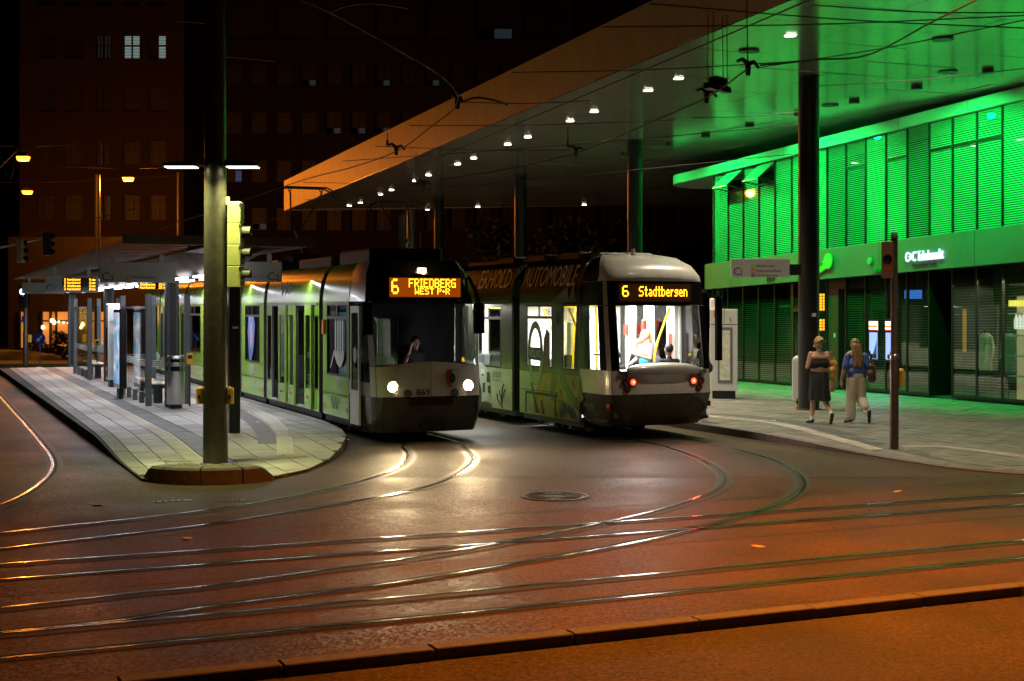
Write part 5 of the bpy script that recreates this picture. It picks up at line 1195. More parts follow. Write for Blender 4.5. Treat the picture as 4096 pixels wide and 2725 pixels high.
# core wall and floors behind the glass
mb = MB(); fbox(mb, T0 - .4, T1, -4.0, -3.9, .16, 7.1); fbox(mb, T0 - .4, T1, -4, -.35, 3.6, 4.0); fbox(mb, T0 - .4, T1, -4, -.1, .10, .17); fbox(mb, T0 - .5, T0 - .4, -7, -.6, .16, 7.1); mb.build('inner_wall', M['g_back'], gb)
fbox(MB(), T0 - .4, T1, -1.5, -1.42, 4.1, 7.1).build('rear_screen', M['g_back'], gb)
def blind(t0, t1, z0, z1, n, o, m, skip=None, depth=.045, tilt=58):
    mb = MB(); dz = (z1 - z0) / n; ca, sa = math.cos(R(tilt)), math.sin(R(tilt))
    for k in range(n):
        zc_ = z0 + (k + .5) * dz
        if skip and skip(zc_): continue
        hw = dz * .43 / sa if depth is None else depth / 2
        ho = hw * ca; hz = hw * sa
        mb.add([fp(t0, o + ho, zc_ - hz), fp(t1, o + ho, zc_ - hz), fp(t1, o - ho, zc_ + hz), fp(t0, o - ho, zc_ + hz), fp(t0, o + ho - .004, zc_ - hz - .002), fp(t1, o + ho - .004, zc_ - hz - .002), fp(t1, o - ho - .004, zc_ + hz - .002), fp(t0, o - ho - .004, zc_ + hz - .002)], [(0, 1, 2, 3), (7, 6, 5, 4), (0, 4, 5, 1), (2, 6, 7, 3)])
    return mb.build('louvre_blind', m, gb, kind='stuff', fix=False)
mul = MB()
for k in range(NB + 1):
    t = T0 + k * BAY
    fbox(MB(), t - .018, t + .018, -.06, .02, 4.17, 7.148).build('mullion', M['g_frame'], gb)
for k in range(NB):
    t = T0 + k * BAY; a, b = t + .019, t + BAY - .019
    vent = k in (1, 3)
    zt = 6.45 if vent else 7.14
    fbox(MB(), a, b, -.012, .0, 4.175, zt).build('glass_pane', M['glass_facade'], gb)
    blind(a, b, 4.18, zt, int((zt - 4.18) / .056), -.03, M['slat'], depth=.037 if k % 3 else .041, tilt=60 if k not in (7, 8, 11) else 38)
    if k in (8, 10, 12, 13, 14, 16): fbox(MB(), a, b, -.03, .012, 6.38, 6.46).build('transom', M['g_frame'], gb)
    if vent:
        # top-hung vent flap swung outwards
        fl = MB(); A = fp(a, .02, 7.12); B = fp(b, .02, 7.12); oN = NF * .62; dn = Vector((0, 0, -.52))
        fl.loft([[A, B, B + Vector((0, 0, -.03)), A + Vector((0, 0, -.03))], [A + oN + dn, B + oN + dn, B + oN + dn + Vector((0, 0, -.03)), A + oN + dn + Vector((0, 0, -.03))]])
        fl = fl.build('vent_flap', mat('flap_pane', (.5, .6, .55), .15, .3), gb)
        for q in (A, B): MB().tube([q + oN + dn, q + NF * .02 + Vector((0, 0, -.62))], .018, 6).build('stay', M['g_frame'], fl)
        fbox(MB(), a, b, -.06, .015, 6.45, 6.52).build('transom', M['g_frame'], gb)
# curved glazed corner
cp = corner(-.02)[:-1]
for z0, z1 in ((4.17, 7.148), (.2, 3.307)):
    mb = MB(); mb.loft([[Vector((p.x, p.y, zc(p, z0))) for p in cp], [Vector((p.x, p.y, zc(p, z1))) for p in cp]], False); mb.build('curved_pane', M['glass_facade'], gb, smooth=50, fix=False)
    mb = MB(); ci = corner(-.07)[:-1]; co = corner(-.045)[:-1]
    for k in range(int((z1 - z0) / .056)):
        z = z0 + .03 + k * .056
        mb.loft([[Vector((p.x, p.y, zc(p, z - .017))) for p in co], [Vector((p.x, p.y, zc(p, z + .017))) for p in ci]], False)
    mb.build('curved_blind', M['slat'], gb, kind='stuff', fix=False)
# ground floor bays
DOORB = 7; GAPB = 12
for k in range(NB + 1):
    t = T0 + k * BAY
    if k == GAPB + 0: pass
    fbox(MB(), t - .02, t + .02, -.07, .02, .17, 3.307).build('mullion', M['g_frame'], gb)
for k in range(NB):
    t = T0 + k * BAY; a, b = t + .027, t + BAY - .027
    if k == DOORB:   # open doorway with the corridor light put into a glowing wall
        fbox(MB(), a, a + .46, -.14, -.02, .17, 3.0).build('door', mat('door_brown', (.055, .045, .03), .5), gb); fbox(MB(), a, b, -.14, -.01, 3.0, 3.3).build('door_head', M['g_frame'], gb)
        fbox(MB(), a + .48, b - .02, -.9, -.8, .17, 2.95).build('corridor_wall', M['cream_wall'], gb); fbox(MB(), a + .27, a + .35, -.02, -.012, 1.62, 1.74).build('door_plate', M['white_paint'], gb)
        fbox(MB(), a + .46, a + .49, -.9, -.02, .17, 3.0).build('door_jamb', M['g_frame'], gb); fbox(MB(), b - .02, b, -.9, -.02, .17, 3.0).build('door_jamb', M['g_frame'], gb)
        continue
    if k == GAPB:    # dark recessed entrance
        fbox(MB(), a, b, -1.4, -1.36, .17, 3.3).build('recess_door', M['black'], gb); fbox(MB(), a, a + .02, -1.36, -.02, .17, 3.3).build('recess_side', M['black'], gb); fbox(MB(), b - .02, b, -1.36, -.02, .17, 3.3).build('recess_side', M['black'], gb)
        continue
    fbox(MB(), a, b, -.012, .0, .24, 3.30).build('glass_pane', M['glass_facade'], gb)
    fbox(MB(), a, b, -.06, .01, .17, .24).build('sill', M['g_frame'], gb)
    blind(a, b, .26, 2.86, 40, -.05, M['slat_shaded'], depth=.026 if k < 10 else .018, tilt=16 if k < 10 else 8)
    if k == 5: fbox(MB(), a, b, -.05, .02, 2.40, 2.52).build('door_transom', mat('door_rust', (.10, .035, .02), .5), gb); fbox(MB(), a, a + .08, -.05, .02, .17, 3.25).build('door_stile', mat('door_rust2', (.10, .035, .02), .5), gb)
# green flood lights in the soffit in front of the facade
for i, t in enumerate((-3.4, -1.2, 1.2, 3.6, 6.0, 8.4, 10.8, -6.4)):
    p = PF + DF * t + NF * 2.3; z = zroof(p.y) - .06
    fl = MB().lathe([(.14, z - .02), (.14, z + .07)], (p.x, p.y, 0), n=18).build('green_floodlight', M['black'], gb)
    tg = fp(t + .25 * (-1) ** i, 0, 4.6 if i % 2 else 5.0)
    lamp('SPOT', 'green_beam', (p.x, p.y, z - .05), (1300, 420, 1750, 1100, 340, 1650, 600, 700)[i], GREENL, gb, target=tg, spot_size=R(118), spot_blend=.6, shadow_soft_size=.1)
# signs on the band
FR_ = (DF, Vector((0, 0, 1)))
def on_band(t, z): return fp(t, .23, z)
sgn = empty('shop_sign', (0, 0, 0), 0, 'white lit lettering C+C Tabakmarkt on the green band', 'sign')
upb = Vector((DF.x * -.0, 0, 1)); rb_ = Vector((DF.x, DF.y, .036)).normalized()
text_on('C+C Tabakmarkt', emit('lit_letters', (.60, .72, 1.0), 1.4, (.8, .8, .8)), sgn, on_band(5.57, 3.55), rb_, upb, 1.46, .265, name='lettering', thick=.05, off=.01)
lc = mat('letter_dark', (.02, .05, .03), .5); text_on('Zeitschriften Lotto', lc, sgn, on_band(5.8, 3.42), rb_, upb, .95, .07, name='small_lettering', thick=.02, off=.01)
sg2 = empty('shop_sign', (0, 0, 0), 0, 'wavy light green sign reading city & fresh WC', 'sign')
gm_ = mat('fresh_green', (.22, .62, .12), .4); w_ = MB(); A = np.linspace(0, 1, 14)
w_.loft([[on_band(.75 + 1.35 * a_, 3.30 + .30 * a_ + .05 * math.sin(a_ * 6)) + NF * o for o in (.0, .05)] + [on_band(.75 + 1.35 * a_, 3.56 + .34 * a_ + .05 * math.sin(a_ * 6)) + NF * o for o in (.05, .0)] for a_ in A]); w_.build('panel', gm_, sg2)
text_on('city & fresh', M['sign_ink'], sg2, on_band(.95, 3.44) + NF * .055, (DF.x, DF.y, .26), upb, 1.05, .16, bold=.02)
dsc = MB(); cc = on_band(2.22, 3.80); dsc.loft([[cc + NF * o + (DF * math.cos(a_) * .2 + Vector((0, 0, 1)) * math.sin(a_) * .23) for a_ in np.linspace(0, 2 * math.pi, 24, endpoint=False)] for o in (.02, .07)]); dsc.build('disc', gm_, sg2)
text_on('WC', mat('wc_ink', (.5, .9, .4), .4), sg2, cc + NF * .075 - DF * .1 - Vector((0, 0, .07)), rb_, upb, .2, .13)
sg3 = empty('shop_sign', (0, 0, 0), 0, 'green unlit letters half hidden behind the right sign post', 'sign')
text_on('AHNSK', mat('letter_green', (.06, .3, .1), .4), sg3, on_band(4.22, 3.36), rb_, upb, .62, .16, thick=.05, off=.01); ap = MB(); cc = on_band(4.06, 3.68)
ap.loft([[cc + NF * o + (DF * math.cos(a_) * .09 + Vector((0, 0, 1)) * math.sin(a_) * .1) for a_ in np.linspace(0, 2 * math.pi, 14, endpoint=False)] for o in (.0, .05)]); ap.build('round_mark', mat('mark_green', (.10, .5, .2), .4), sg3); text_on('nest', mat('letter_dk', (.03, .12, .05), .4), sg3, on_band(4.7, 3.62), rb_, upb, .34, .14, thick=.04, off=.01)
sg4 = empty('small_wall_sign', (0, 0, 0), 0, 'small dark lettering below the C1 platform sign', 'sign'); text_on('PIT', lc, sg4, on_band(-.9, 3.36), rb_, upb, .4, .16, thick=.03, off=.01)
# cash machines
for i, t in enumerate((3.80, 4.50)):
    e = empty('cash_machine', fp(t, .0, .16), math.atan2(DF.y, DF.x), ['cash machine with blue lit booth left of the sign post', 'cash machine mostly hidden behind the sign post'][i], 'cash machine', 'cash machines in the shop front')
    MB().box(-.03, .40, -.06, -.02, .86, 2.05).build('surround', M['g_frame'], e)
    hd = MB().box(0, .37, -.075, -.061, 1.72, 1.97).build('lit_header', emit('atm_header%d' % i, (1, .95, .9), 2.2), e); MB().box(0, .37, -.079, -.076, 1.80, 1.86).build('header_stripe', emit('atm_stripe%d' % i, (1, .35, .05), 1.2), hd); MB().box(0, .37, -.079, -.076, 1.72, 1.745).build('header_edge', emit('atm_edge%d' % i, (1, .05, .05), 1.2), hd)
    b1 = MB(); b1.box(.02, .35, -.075, -.061, .92, 1.66); b1.build('lit_booth', emit('atm_booth%d' % i, (.30, .42, 1.0), 1.5), e); bs = MB(); bs.add([(.12, -.078, .93), (.345, -.078, .93), (.345, -.078, 1.45)], [(0, 1, 2)]); bs.build('console', mat('atm_console', (.05, .1, .3), .4), e); MB().box(.10, .34, -.085, -.079, .95, 1.06).build('keypad', M['black'], e)
    lamp('AREA', 'booth_light', (.18, -.12, 1.4), 14, (.35, .55, 1.0), e, target=(.18, -1.5, .2), shape='RECTANGLE', size=.3, size_y=.5)
# amber departure boards behind the door glass, shop goods on lit shelves
for i, (z0, z1) in enumerate(((2.40, 2.92), (1.82, 2.18))):
    e = empty('departure_board', fp(1.46, .02, z0), math.atan2(DF.y, DF.x), ['upper', 'lower'][i] + ' amber departure board right of the roof column', 'display'); MB().box(0, .3, -.03, 0, 0, z1 - z0).build('case', M['black'], e); dm = MB()
    for r_ in range(int((z1 - z0) / .085)): dots(dm, random.choice(['Hbf 35', 'Hbf 12', 'TRE 16', 'Hof 23']) if 0 else 'H3t 15', (.02, -.034, .015 + r_ * .085), (1, 0, 0), (0, 0, 1), .26, .06)
    dm.build('lit_dots', M['led'], e, kind='stuff', fix=False)
e = empty('reflection_panel', fp(4.75, -.4, 2.62), math.atan2(DF.y, DF.x), 'added blue glowing panel imitating a reflection on the shop glass right of the cash machines', 'screen'); MB().box(0, .75, -.03, .03, 0, .28).build('case', M['black'], e); MB().box(.02, .73, -.036, -.031, .02, .26).build('panel', emit('blue_reflection', (.06, .22, .9), .9), e); MB().box(.36, .39, -.02, .02, .28, .7).build('hanger', M['black'], e)  # added glowing panel, imitates a blue reflection on the shop glass
e = empty('shop_banner', fp(7.12, -.3, .95), math.atan2(DF.y, DF.x), 'narrow orange yellow banner just right of the dark entrance', 'banner'); MB().box(0, .12, -.01, .01, .35, 1.45).build('cloth', emit('banner_orange_glow', (1, .36, .03), .35, (.7, .3, .05)), e); MB().cone((.06, 0, -.78), (.06, 0, .36), .015, .015, 8).build('stand', M['black'], e)  # cloth glows by itself, its brightness is put into the material
for i, (t, c_) in enumerate(((7.62, (.42, .44, .40)), (8.42, (.30, .33, .34)))):
    e = empty('mannequin', fp(t, -.6, .17), math.atan2(DF.y, DF.x), ['pale coat on a shop mannequin nearer the dark entrance', 'grey coat on a shop mannequin nearer the lit shelf'][i], 'mannequin'); g_ = mat('coat%d' % i, c_, .8, 0, .25, 6, .3)
    MB().lathe([(.16, .0), (.16, .02), (.02, .03), (.02, .7)], n=14).build('stand', M['black'], e); MB().lathe([(.20, .7), (.19, 1.0), (.15, 1.25), (.19, 1.5), (.16, 1.62), (.06, 1.68)], n=18, sy=.7).build('coat', g_, e, smooth=50)
    for s in (-1, 1): MB().tube([(s * .17, 0, 1.58), (s * .23, .02, 1.3), (s * .22, -.03, 1.02)], [.06, .05, .045], 10).build('sleeve', g_, e, smooth=60)
    MB().lathe([(.05, 1.67), (.045, 1.74), (0, 1.76)], n=12).build('neck_cap', M['black'], e)
for i, (t, z) in enumerate(((-2.3, 2.6), (5.6, 2.75), (7.9, 2.85), (9.0, 2.85))):
    p_ = fp(t, -1.6, z); lamp('AREA', 'shop_fill_light', p_, 16, (1, .82, .55), gb, target=p_ - Vector((0, 0, 2)), shape='RECTANGLE', size=.5, size_y=.5); fbox(MB(), t - .25, t + .25, -1.85, -1.35, z + .02, z + .06).build('added_ceiling_lamp', M['white_paint'], gb)  # lamps added to brighten the shop inside, no known source
e = empty('shop_shelf', fp(8.80, -.45, .17), math.atan2(DF.y, DF.x), 'lit shop shelf with white bottles behind the glass at the right edge', 'shelf')
MB().box(-.1, 1.4, .15, .2, 0, 2.6).build('back_panel', emit('shelf_back_glow', (1, .72, .4), .35, (.5, .4, .3)), e)  # panel glows by itself, shelf lighting is put into its colour
for z in (.6, 1.1, 1.62, 2.15): MB().box(-.1, 1.4, -.15, .15, z, z + .03).build('shelf_board', M['white_paint'], e)
MB().box(-.1, 1.4, -.12, -.1, 2.35, 2.5).build('price_strip', emit('shelf_sign', (1, .75, .1), 1.6), e)
bp_ = MB().lathe([(.05, 0), (.055, .05), (.055, .22), (.02, .32), (.018, .4), (0, .4)], n=12).mesh('bottle'); bp_.materials.append(emit('bottle_white_glow', (1, .9, .85), .8, (.8, .8, .8)))  # bottles glow by themselves, their lighting is put into the material
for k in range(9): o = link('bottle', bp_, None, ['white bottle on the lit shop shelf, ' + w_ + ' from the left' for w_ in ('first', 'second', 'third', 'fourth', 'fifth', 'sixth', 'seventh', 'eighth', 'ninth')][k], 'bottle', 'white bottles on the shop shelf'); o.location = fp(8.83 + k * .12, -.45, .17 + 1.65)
lamp('AREA', 'shelf_light', fp(9.3, -.7, 2.9), 40, (1, .8, .5), None, target=fp(9.3, -.45, 1.2), shape='RECTANGLE', size=1.2, size_y=.1).parent = None

# ------------------------------------------------------------------ things on the right pavement
e, w, h = board(2924, 3157, 1036, 1110, 31.6, 'grey platform sign reading C1 with three line numbers, on the roof column', [], arms=0, rot=False, name='platform_sign')
cnum(e, -w / 2 + .05, .04, '1', .19)
for i, (c_, n_, s_) in enumerate((((.25, .6, .05), '6', 'Stadtbergen'), ((.75, .12, .03), '43', 'Diakonissenhaus'), ((.02, .05, .25), '93', 'Ulrichsbrucke'))):
    z = h - .20 - i * .105; MB().box(-.21, -.13, -.056, -.051, z - .015, z + .065).build('line_badge', mat('badge%d' % i, c_, .4), e); text_on(n_, M['white_paint'], e, (-.19 - (.01 if len(n_) > 1 else 0), -.057, z), (1, 0, 0), (0, 0, 1), None, .045); text_on(s_, ink, e, (-.10, -.05, z), (1, 0, 0), (0, 0, 1), .062 * len(s_) * .62, .065, bold=.008)
text_on('Königsplatz', ink, e, (-.05, -.05, h - .07), (1, 0, 0), (0, 0, 1), .25, .03) if 0 else None
MB().box(w / 2, w / 2 + .27, -.04, .04, .05, .30).build('bracket', M['black'], e)
p = ground_at(2895, 1596, .12)
e = empty('information_kiosk', (p.x, p.y, .13), R(-8), 'tall grey information and ticket kiosk on the pavement behind the printed tram', 'kiosk')
MB().box(-.30, .30, -.2, .2, 0, .22).build('plinth', M['black'], e); MB().cbox(-.36, .36, -.26, .26, .22, 2.36, .015).build('case', M['sign'], e)
fr = MB(); fr.box(-.16, .22, -.275, -.261, .42, 1.88); fr.build('notice_frame', M['grey_steel'], e); MB().box(-.11, .16, -.281, -.276, .5, 1.8).build('notice', mat('notice_paper', (.55, .55, .45), .6, 0, .3, 8), e)
MB().box(-.352, .352, -.264, -.261, 1.95, 1.965).build('seam', M['black'], e); MB().box(.0, .012, -.264, -.261, 1.97, 2.35).build('seam', M['black'], e)
MB().box(-.26, -.08, -.268, -.261, 2.15, 2.32).build('red_label', M['red_paint'], e); text_on('(A)', M['button'], e, (-.24, -.268, 2.21), (1, 0, 0), (0, 0, 1), .13, .07); text_on('i', ink, e, (.16, -.262, 2.02), (1, 0, 0), (0, 0, 1), None, .12, bold=.02)
MB().box(-.37, -.361, -.2, .2, .5, 1.85).build('timetable', M['white_paint'], e); MB().lathe([(.09, 2.36), (.09, 2.62), (.06, 2.65), (0, 2.65)], (-.28, .1, 0), n=16).build('cap', M['white_paint'], e, smooth=40)
p = ground_at(3188, 1607, .14)
e = empty('street_bin', (p.x, p.y, .135), R(-20), 'grey sheet metal bin beside the roof column', 'bin')
MB().cbox(-.10, .24, -.2, .2, .05, 1.08, .03).build('body', M['sign'], e); MB().loft([[(-.1, -.2, 1.08), (.24, -.2, 1.08), (.24, .2, 1.08), (-.1, .2, 1.08)], [(-.02, -.14, 1.17), (.24, -.16, 1.2), (.24, .16, 1.2), (-.02, .14, 1.17)]]).build('hood', M['sign'], e); MB().box(.1, .235, -.206, -.2, .1, 1.02).build('dark_side', M['black'], e); MB().box(.06, .16, -.22, -.18, 1.08, 1.13).build('ash_tray', M['chrome'], e)
p = ground_at(3189, 1637, .13)
e = empty('beer_bottle', (p.x, p.y, .137), 0, 'dark beer bottle standing on the pavement beside the roof column', 'bottle')
MB().lathe([(.033, 0), (.035, .01), (.035, .14), (.02, .18), (.014, .20), (.014, .245), (0, .245)], n=16).build('glass_body', mat('bottle_brown', (.02, .012, .005), .1, coat=.4), e, smooth=50); MB().lathe([(.0358, .04), (.0358, .12)], n=16).build('label_band', M['button'], e)
p = ground_at(3577, 1800, .04)
e = empty('sign_post', (p.x, p.y, .03), 0, 'round dark steel sign post with a yellow push button on the right pavement', 'sign post')
MB().lathe([(.075, 0), (.075, 1.62), (.062, 1.64), (.06, 3.72)], n=24).build('shaft', mat('post_brown', (.12, .085, .075), .35, .5, .2, 9), e, smooth=40); MB().lathe([(.078, 1.58), (.08, 1.6), (.078, 1.66), (.064, 1.68)], n=24).build('collar', M['chrome'], e, smooth=40); MB().lathe([(.066, 3.70), (.068, 3.74), (.05, 3.80), (0, 3.81)], n=20).build('cap', M['grey_steel'], e, smooth=40)
pb = MB().cbox(.07, .17, -.06, .06, 1.13, 1.43, .035).build('push_button', M['button'], e); MB().box(.062, .075, -.04, .04, 1.1, 1.46).build('mount', M['black'], pb)
pt = MB().cbox(-.24, -.03, -.07, -.045, 3.0, 3.64, .01).build('notice_plate', mat('plate_brown', (.22, .11, .05), .5), e)
rr_ = MB().lathe([(.06, 0), (.06, .003), (.085, .003), (.085, 0)], n=24).build('printed_ring', M['sign_ink'], pt); rr_.matrix_local = Matrix.Translation((-.135, -.0705, 3.33)) @ Matrix.Rotation(R(90), 4, 'X')
MB().add([(-.16, -.072, 3.32), (-.11, -.072, 3.36), (-.12, -.072, 3.30), (-.15, -.072, 3.28)], [(0, 1, 2, 3)]).build('printed_mark', M['sign_ink'], pt, fix=False); MB().box(-.19, -.08, -.0725, -.0705, 3.14, 3.19).build('printed_bar', M['red_paint'], pt)
# ------------------------------------------------------------------ dark buildings behind
def facade(name, label, px0, px1, ytop, wins, Y, m, depth=12, lit={}, pil=None):
    s = Y / FPX; X = lambda px: (px - CX) * s; Z = lambda py: CAMH - (py - HOR) * s
    e = empty(name, (0, 0, 0), 0, label, 'building')
    ops = [(X(a), X(b), Z(d), Z(c)) for a, b, c, d in wins]
    xs = sorted(set([X(px0), X(px1)] + [o[0] for o in ops] + [o[1] for o in ops])); zs = sorted(set([0, Z(ytop)] + [o[2] for o in ops] + [o[3] for o in ops]))
    mb = MB()
    for a, b in zip(xs, xs[1:]):
        for c, d in zip(zs, zs[1:]):
            if any(o[0] - 1e-4 < a and b < o[1] + 1e-4 and o[2] - 1e-4 < c and d < o[3] + 1e-4 for o in ops): continue
            mb.quad((a, Y, c), (b, Y, c), (b, Y, d), (a, Y, d))
    for a, b, c, d in ops:
        for q in ([(a, Y, c), (a, Y, d), (a, Y + .35, d), (a, Y + .35, c)], [(b, Y, c), (b, Y + .35, c), (b, Y + .35, d), (b, Y, d)], [(a, Y, c), (a, Y + .35, c), (b, Y + .35, c), (b, Y, c)], [(a, Y, d), (b, Y, d), (b, Y + .35, d), (a, Y + .35, d)]): mb.quad(*q)
    x0, x1, zt = X(px0), X(px1), Z(ytop)
    mb.quad((x0, Y, 0), (x0, Y, zt), (x0, Y + depth, zt), (x0, Y + depth, 0)); mb.quad((x1, Y, 0), (x1, Y + depth, 0), (x1, Y + depth, zt), (x1, Y, zt)); mb.quad((x0, Y, zt), (x1, Y, zt), (x1, Y + depth, zt), (x0, Y + depth, zt)); mb.quad((x0, Y + depth, 0), (x0, Y + depth, zt), (x1, Y + depth, zt), (x1, Y + depth, 0))
    mb.build('wall', m, e, fix=False)
    cache = {}
    for i, (a, b, c, d) in enumerate(ops):
        w = b - a; h = d - c; key = (round(w, 2), round(h, 2))
        if key not in cache:
            f = MB(); t = .07
            f.box(0, t, -.04, .04, 0, h); f.box(w - t, w, -.04, .04, 0, h); f.box(t, w - t, -.04, .04, 0, t); f.box(t, w - t, -.04, .04, h - t, h); f.box(w / 2 - .05, w / 2 + .05, -.04, .04, t, h - t)
            if h < 2.5: f.box(t, w / 2 - .05, -.04, .04, h * .52, h * .52 + .08); f.box(w / 2 + .05, w - t, -.04, .04, h * .52, h * .52 + .08)
            fm = f.mesh('window_frame'); fm.materials.append(M['frame_dark'])
            cache[key] = (fm, {})
        fm, pm = cache[key]; lm = lit.get(i)
        mk = lm[0] if lm else 'win_dark'
        if mk not in pm: g_ = MB().box(0, w, .0, .02, 0, h).mesh('pane'); g_.materials.append(M[mk]); pm[mk] = g_
        o = link('window', fm, e); o.location = (a, Y + .30, c)
        if lm and lm[1] == 'half':
            p1 = MB().box(0, w / 2, 0, .02, 0, h).build('pane', M['win_dark'], o); p2 = MB().box(w / 2, w, 0, .02, 0, h).build('pane', M[mk], o); p1.location = p2.location = (0, .06, 0)
        elif lm and lm[1] == 'low':
            p1 = MB().box(0, w, 0, .02, h * .3, h).build('pane', M['win_dark'], o); p2 = MB().box(w * .5, w * .95, 0, .02, .05, h * .3).build('pane', M[mk], o); p1.location = p2.location = (0, .06, 0)
        else:
            q = link('pane', pm[mk], o); q.location = (0, .06, 0)
        if lm and lm[1] != 'low':
            sl = MB(); nn = 16
            for k in range(nn): sl.box(.08, w - .08, .03, .045, h * k / nn + .02, h * k / nn + .06)
            sl.build('blind_slats', M['frame_dark'], o, kind='stuff')
    return e
cA = [(149, 220), (257, 329), (490, 558), (593, 663)]; rA = [(-290, -190), (-77, 23), (137, 234), (351, 448), (565, 662), (782, 880), (998, 1096)]
wA = [(a, b, c, d) for c, d in rA for a, b in cA]
wA += [(383, 410, c, d) for c, d in rA] + [(412, 440, c, d) for c, d in rA]
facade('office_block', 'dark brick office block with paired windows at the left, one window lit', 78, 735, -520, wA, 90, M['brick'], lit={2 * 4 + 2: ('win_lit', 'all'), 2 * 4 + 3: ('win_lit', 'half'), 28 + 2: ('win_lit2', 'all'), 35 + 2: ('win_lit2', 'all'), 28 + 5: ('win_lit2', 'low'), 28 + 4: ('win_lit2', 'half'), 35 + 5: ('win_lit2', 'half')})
cB = [(905 + k * 99, 967 + k * 99) for k in range(19)]; rB = [(258, 344), (450, 536), (642, 728), (834, 920)]
wB = [(a, b, c, d) for c, d in rB for a, b in cB] + [(905 + k * 198, 1065 + k * 198, 10, 156) for k in range(10)] + [(905 + k * 198, 1065 + k * 198, -190, -44) for k in range(10)]
lB = {6: ('win_lit2', 'low'), 8: ('win_lit2', 'low'), 19 + 4: ('win_lit2', 'low'), 19 + 6: ('win_lit2', 'low'), 19 + 5: ('win_lit2', 'low'), 38 + 0: ('win_blue', 'half'), 57 + 1: ('win_lit2', 'low'), 76 + 5: ('win_lit2', 'low'), 3: ('win_lit2', 'low')}
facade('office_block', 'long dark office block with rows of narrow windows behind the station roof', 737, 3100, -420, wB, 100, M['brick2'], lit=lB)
# warm lit cafe at street level
Yc = 76; sx = Yc / FPX; cf = empty('cafe', (0, 0, 0), 0, 'low cafe front with warm orange lit windows at the far left', 'building')
Xc = lambda px: (px - CX) * sx; Zc = lambda py: CAMH - (py - HOR) * sx
wm = emit('cafe_warm', (1.0, .36, .07), .5, (.3, .15, .05)); wm2 = emit('cafe_dim', (1.0, .32, .05), .18, (.3, .15, .05))
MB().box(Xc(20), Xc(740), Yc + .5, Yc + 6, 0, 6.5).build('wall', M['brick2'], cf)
for (a, b, m_) in ((72, 90, wm), (160, 192, wm), (196, 216, wm2), (218, 278, wm), (300, 345, wm2), (350, 420, wm), (430, 500, wm2)):
    w_ = MB().box(Xc(a), Xc(b), Yc + .38, Yc + .42, Zc(1392), Zc(1248)).build('window', m_, cf); f = MB()
    for x in (Xc(a), Xc(b)): f.box(x - .04, x + .04, Yc + .3, Yc + .5, 0, Zc(1240))
    f.box(Xc(a), Xc(b), Yc + .32, Yc + .37, Zc(1287), Zc(1281)); f.build('frame', M['frame_dark'], w_)
for (px, py, r_) in ((170, 1310, .10), (206, 1283, .11), (214, 1290, .1), (233, 1288, .05), (252, 1291, .05), (272, 1292, .06), (328, 1298, .12), (322, 1310, .1), (380, 1290, .07)):
    MB().ell((Xc(px), Yc + .1, Zc(py)), (r_, r_, r_ * 1.1), 10, 6).build('hanging_bulb', emit('bulb%d' % px, (1, .6, .22), 14), cf)
lamp('AREA', 'cafe_light', (Xc(210), Yc - .2, 2.2), 160, (1, .42, .1), cf, target=(Xc(210), Yc - 8, 0), shape='RECTANGLE', size=6, size_y=1)

def leaves(name, m, parent, cen, rad, n, size, seed, clump=14):
    rg = np.random.default_rng(seed); mb = MB(); cl = []
    for k in range(clump):
        d = rg.normal(size=3); d /= np.linalg.norm(d); cl.append((np.array(cen) + d * np.array(rad) * rg.uniform(.3, .85), rg.uniform(.28, .5)))
    for k in range(n):
        c, f = cl[rg.integers(clump)]; d = rg.normal(size=3); d /= np.linalg.norm(d)
        p = c + d * np.array(rad) * f * rg.uniform(.5, 1) ; a = rg.normal(size=3); a /= np.linalg.norm(a); b = np.cross(a, rg.normal(size=3)); b /= np.linalg.norm(b) + 1e-9
        s = size * rg.uniform(.6, 1.3); mb.add([p - a * s, p + b * s * .45, p + a * s, p - b * s * .45], [(0, 1, 2, 3)])
    return mb.build(name, m, parent, fix=False)
def tree(x, y, h, r, label, seed, n=2600):
    e = empty('tree', (x, y, 0), seed, label, 'tree', 'trees behind the square'); t = MB(); t.tube([(0, 0, 0), (.05, .05, h * .3), (-.05, 0, h * .55), (0.1, 0, h * .8)], [.22, .17, .12, .05], 8)
    for k in range(6):
        a = k * 1.1 + seed; t.tube([(0, 0, h * (.32 + .05 * k)), (math.cos(a) * r * .4, math.sin(a) * r * .4, h * (.5 + .05 * k)), (math.cos(a) * r * .75, math.sin(a) * r * .75, h * (.62 + .05 * k))], [.08, .05, .02], 6)
    t.build('trunk', M['bark'], e); leaves('crown', M['foliage'], e, (0, 0, h * .66), (r, r, h * .34), n, .22, seed)
for i, (px, Y, h, r, lb) in enumerate(((2230, 88, 9.0, 3.6, 'dark leafy tree behind the farthest roof columns'), (2480, 84, 8.2, 3.2, 'dark leafy tree behind the second roof column'), (2720, 90, 8.8, 3.4, 'dark leafy tree left of the green building'), (1960, 92, 8.5, 3.2, 'dark leafy tree above the roof of the green tram'), (2860, 95, 7.5, 2.6, 'dark leafy tree partly hidden by the green building'))):
    tree((px - CX) * Y / FPX, Y, h, r, lb, i + 3)
for i, (px, Y, w_, h, lb) in enumerate(((255, 66, .9, 1.5, 'bushy plant in front of the lit cafe window'), (225, 67, 1.2, .9, 'low dark hedge plant below the cafe window'), (300, 64, .8, 1.1, 'bushy plant beside the far canopy post'))):
    e = empty('bush', ((px - CX) * Y / FPX, Y, 0), 0, lb, 'bush', 'plants in front of the cafe'); MB().tube([(0, 0, 0), (0, 0, h * .6)], .03, 6).build('stem', M['bark'], e); leaves('foliage', M['foliage'], e, (0, 0, h * .55), (w_, .5, h * .5), 700, .09, 40 + i, 9)
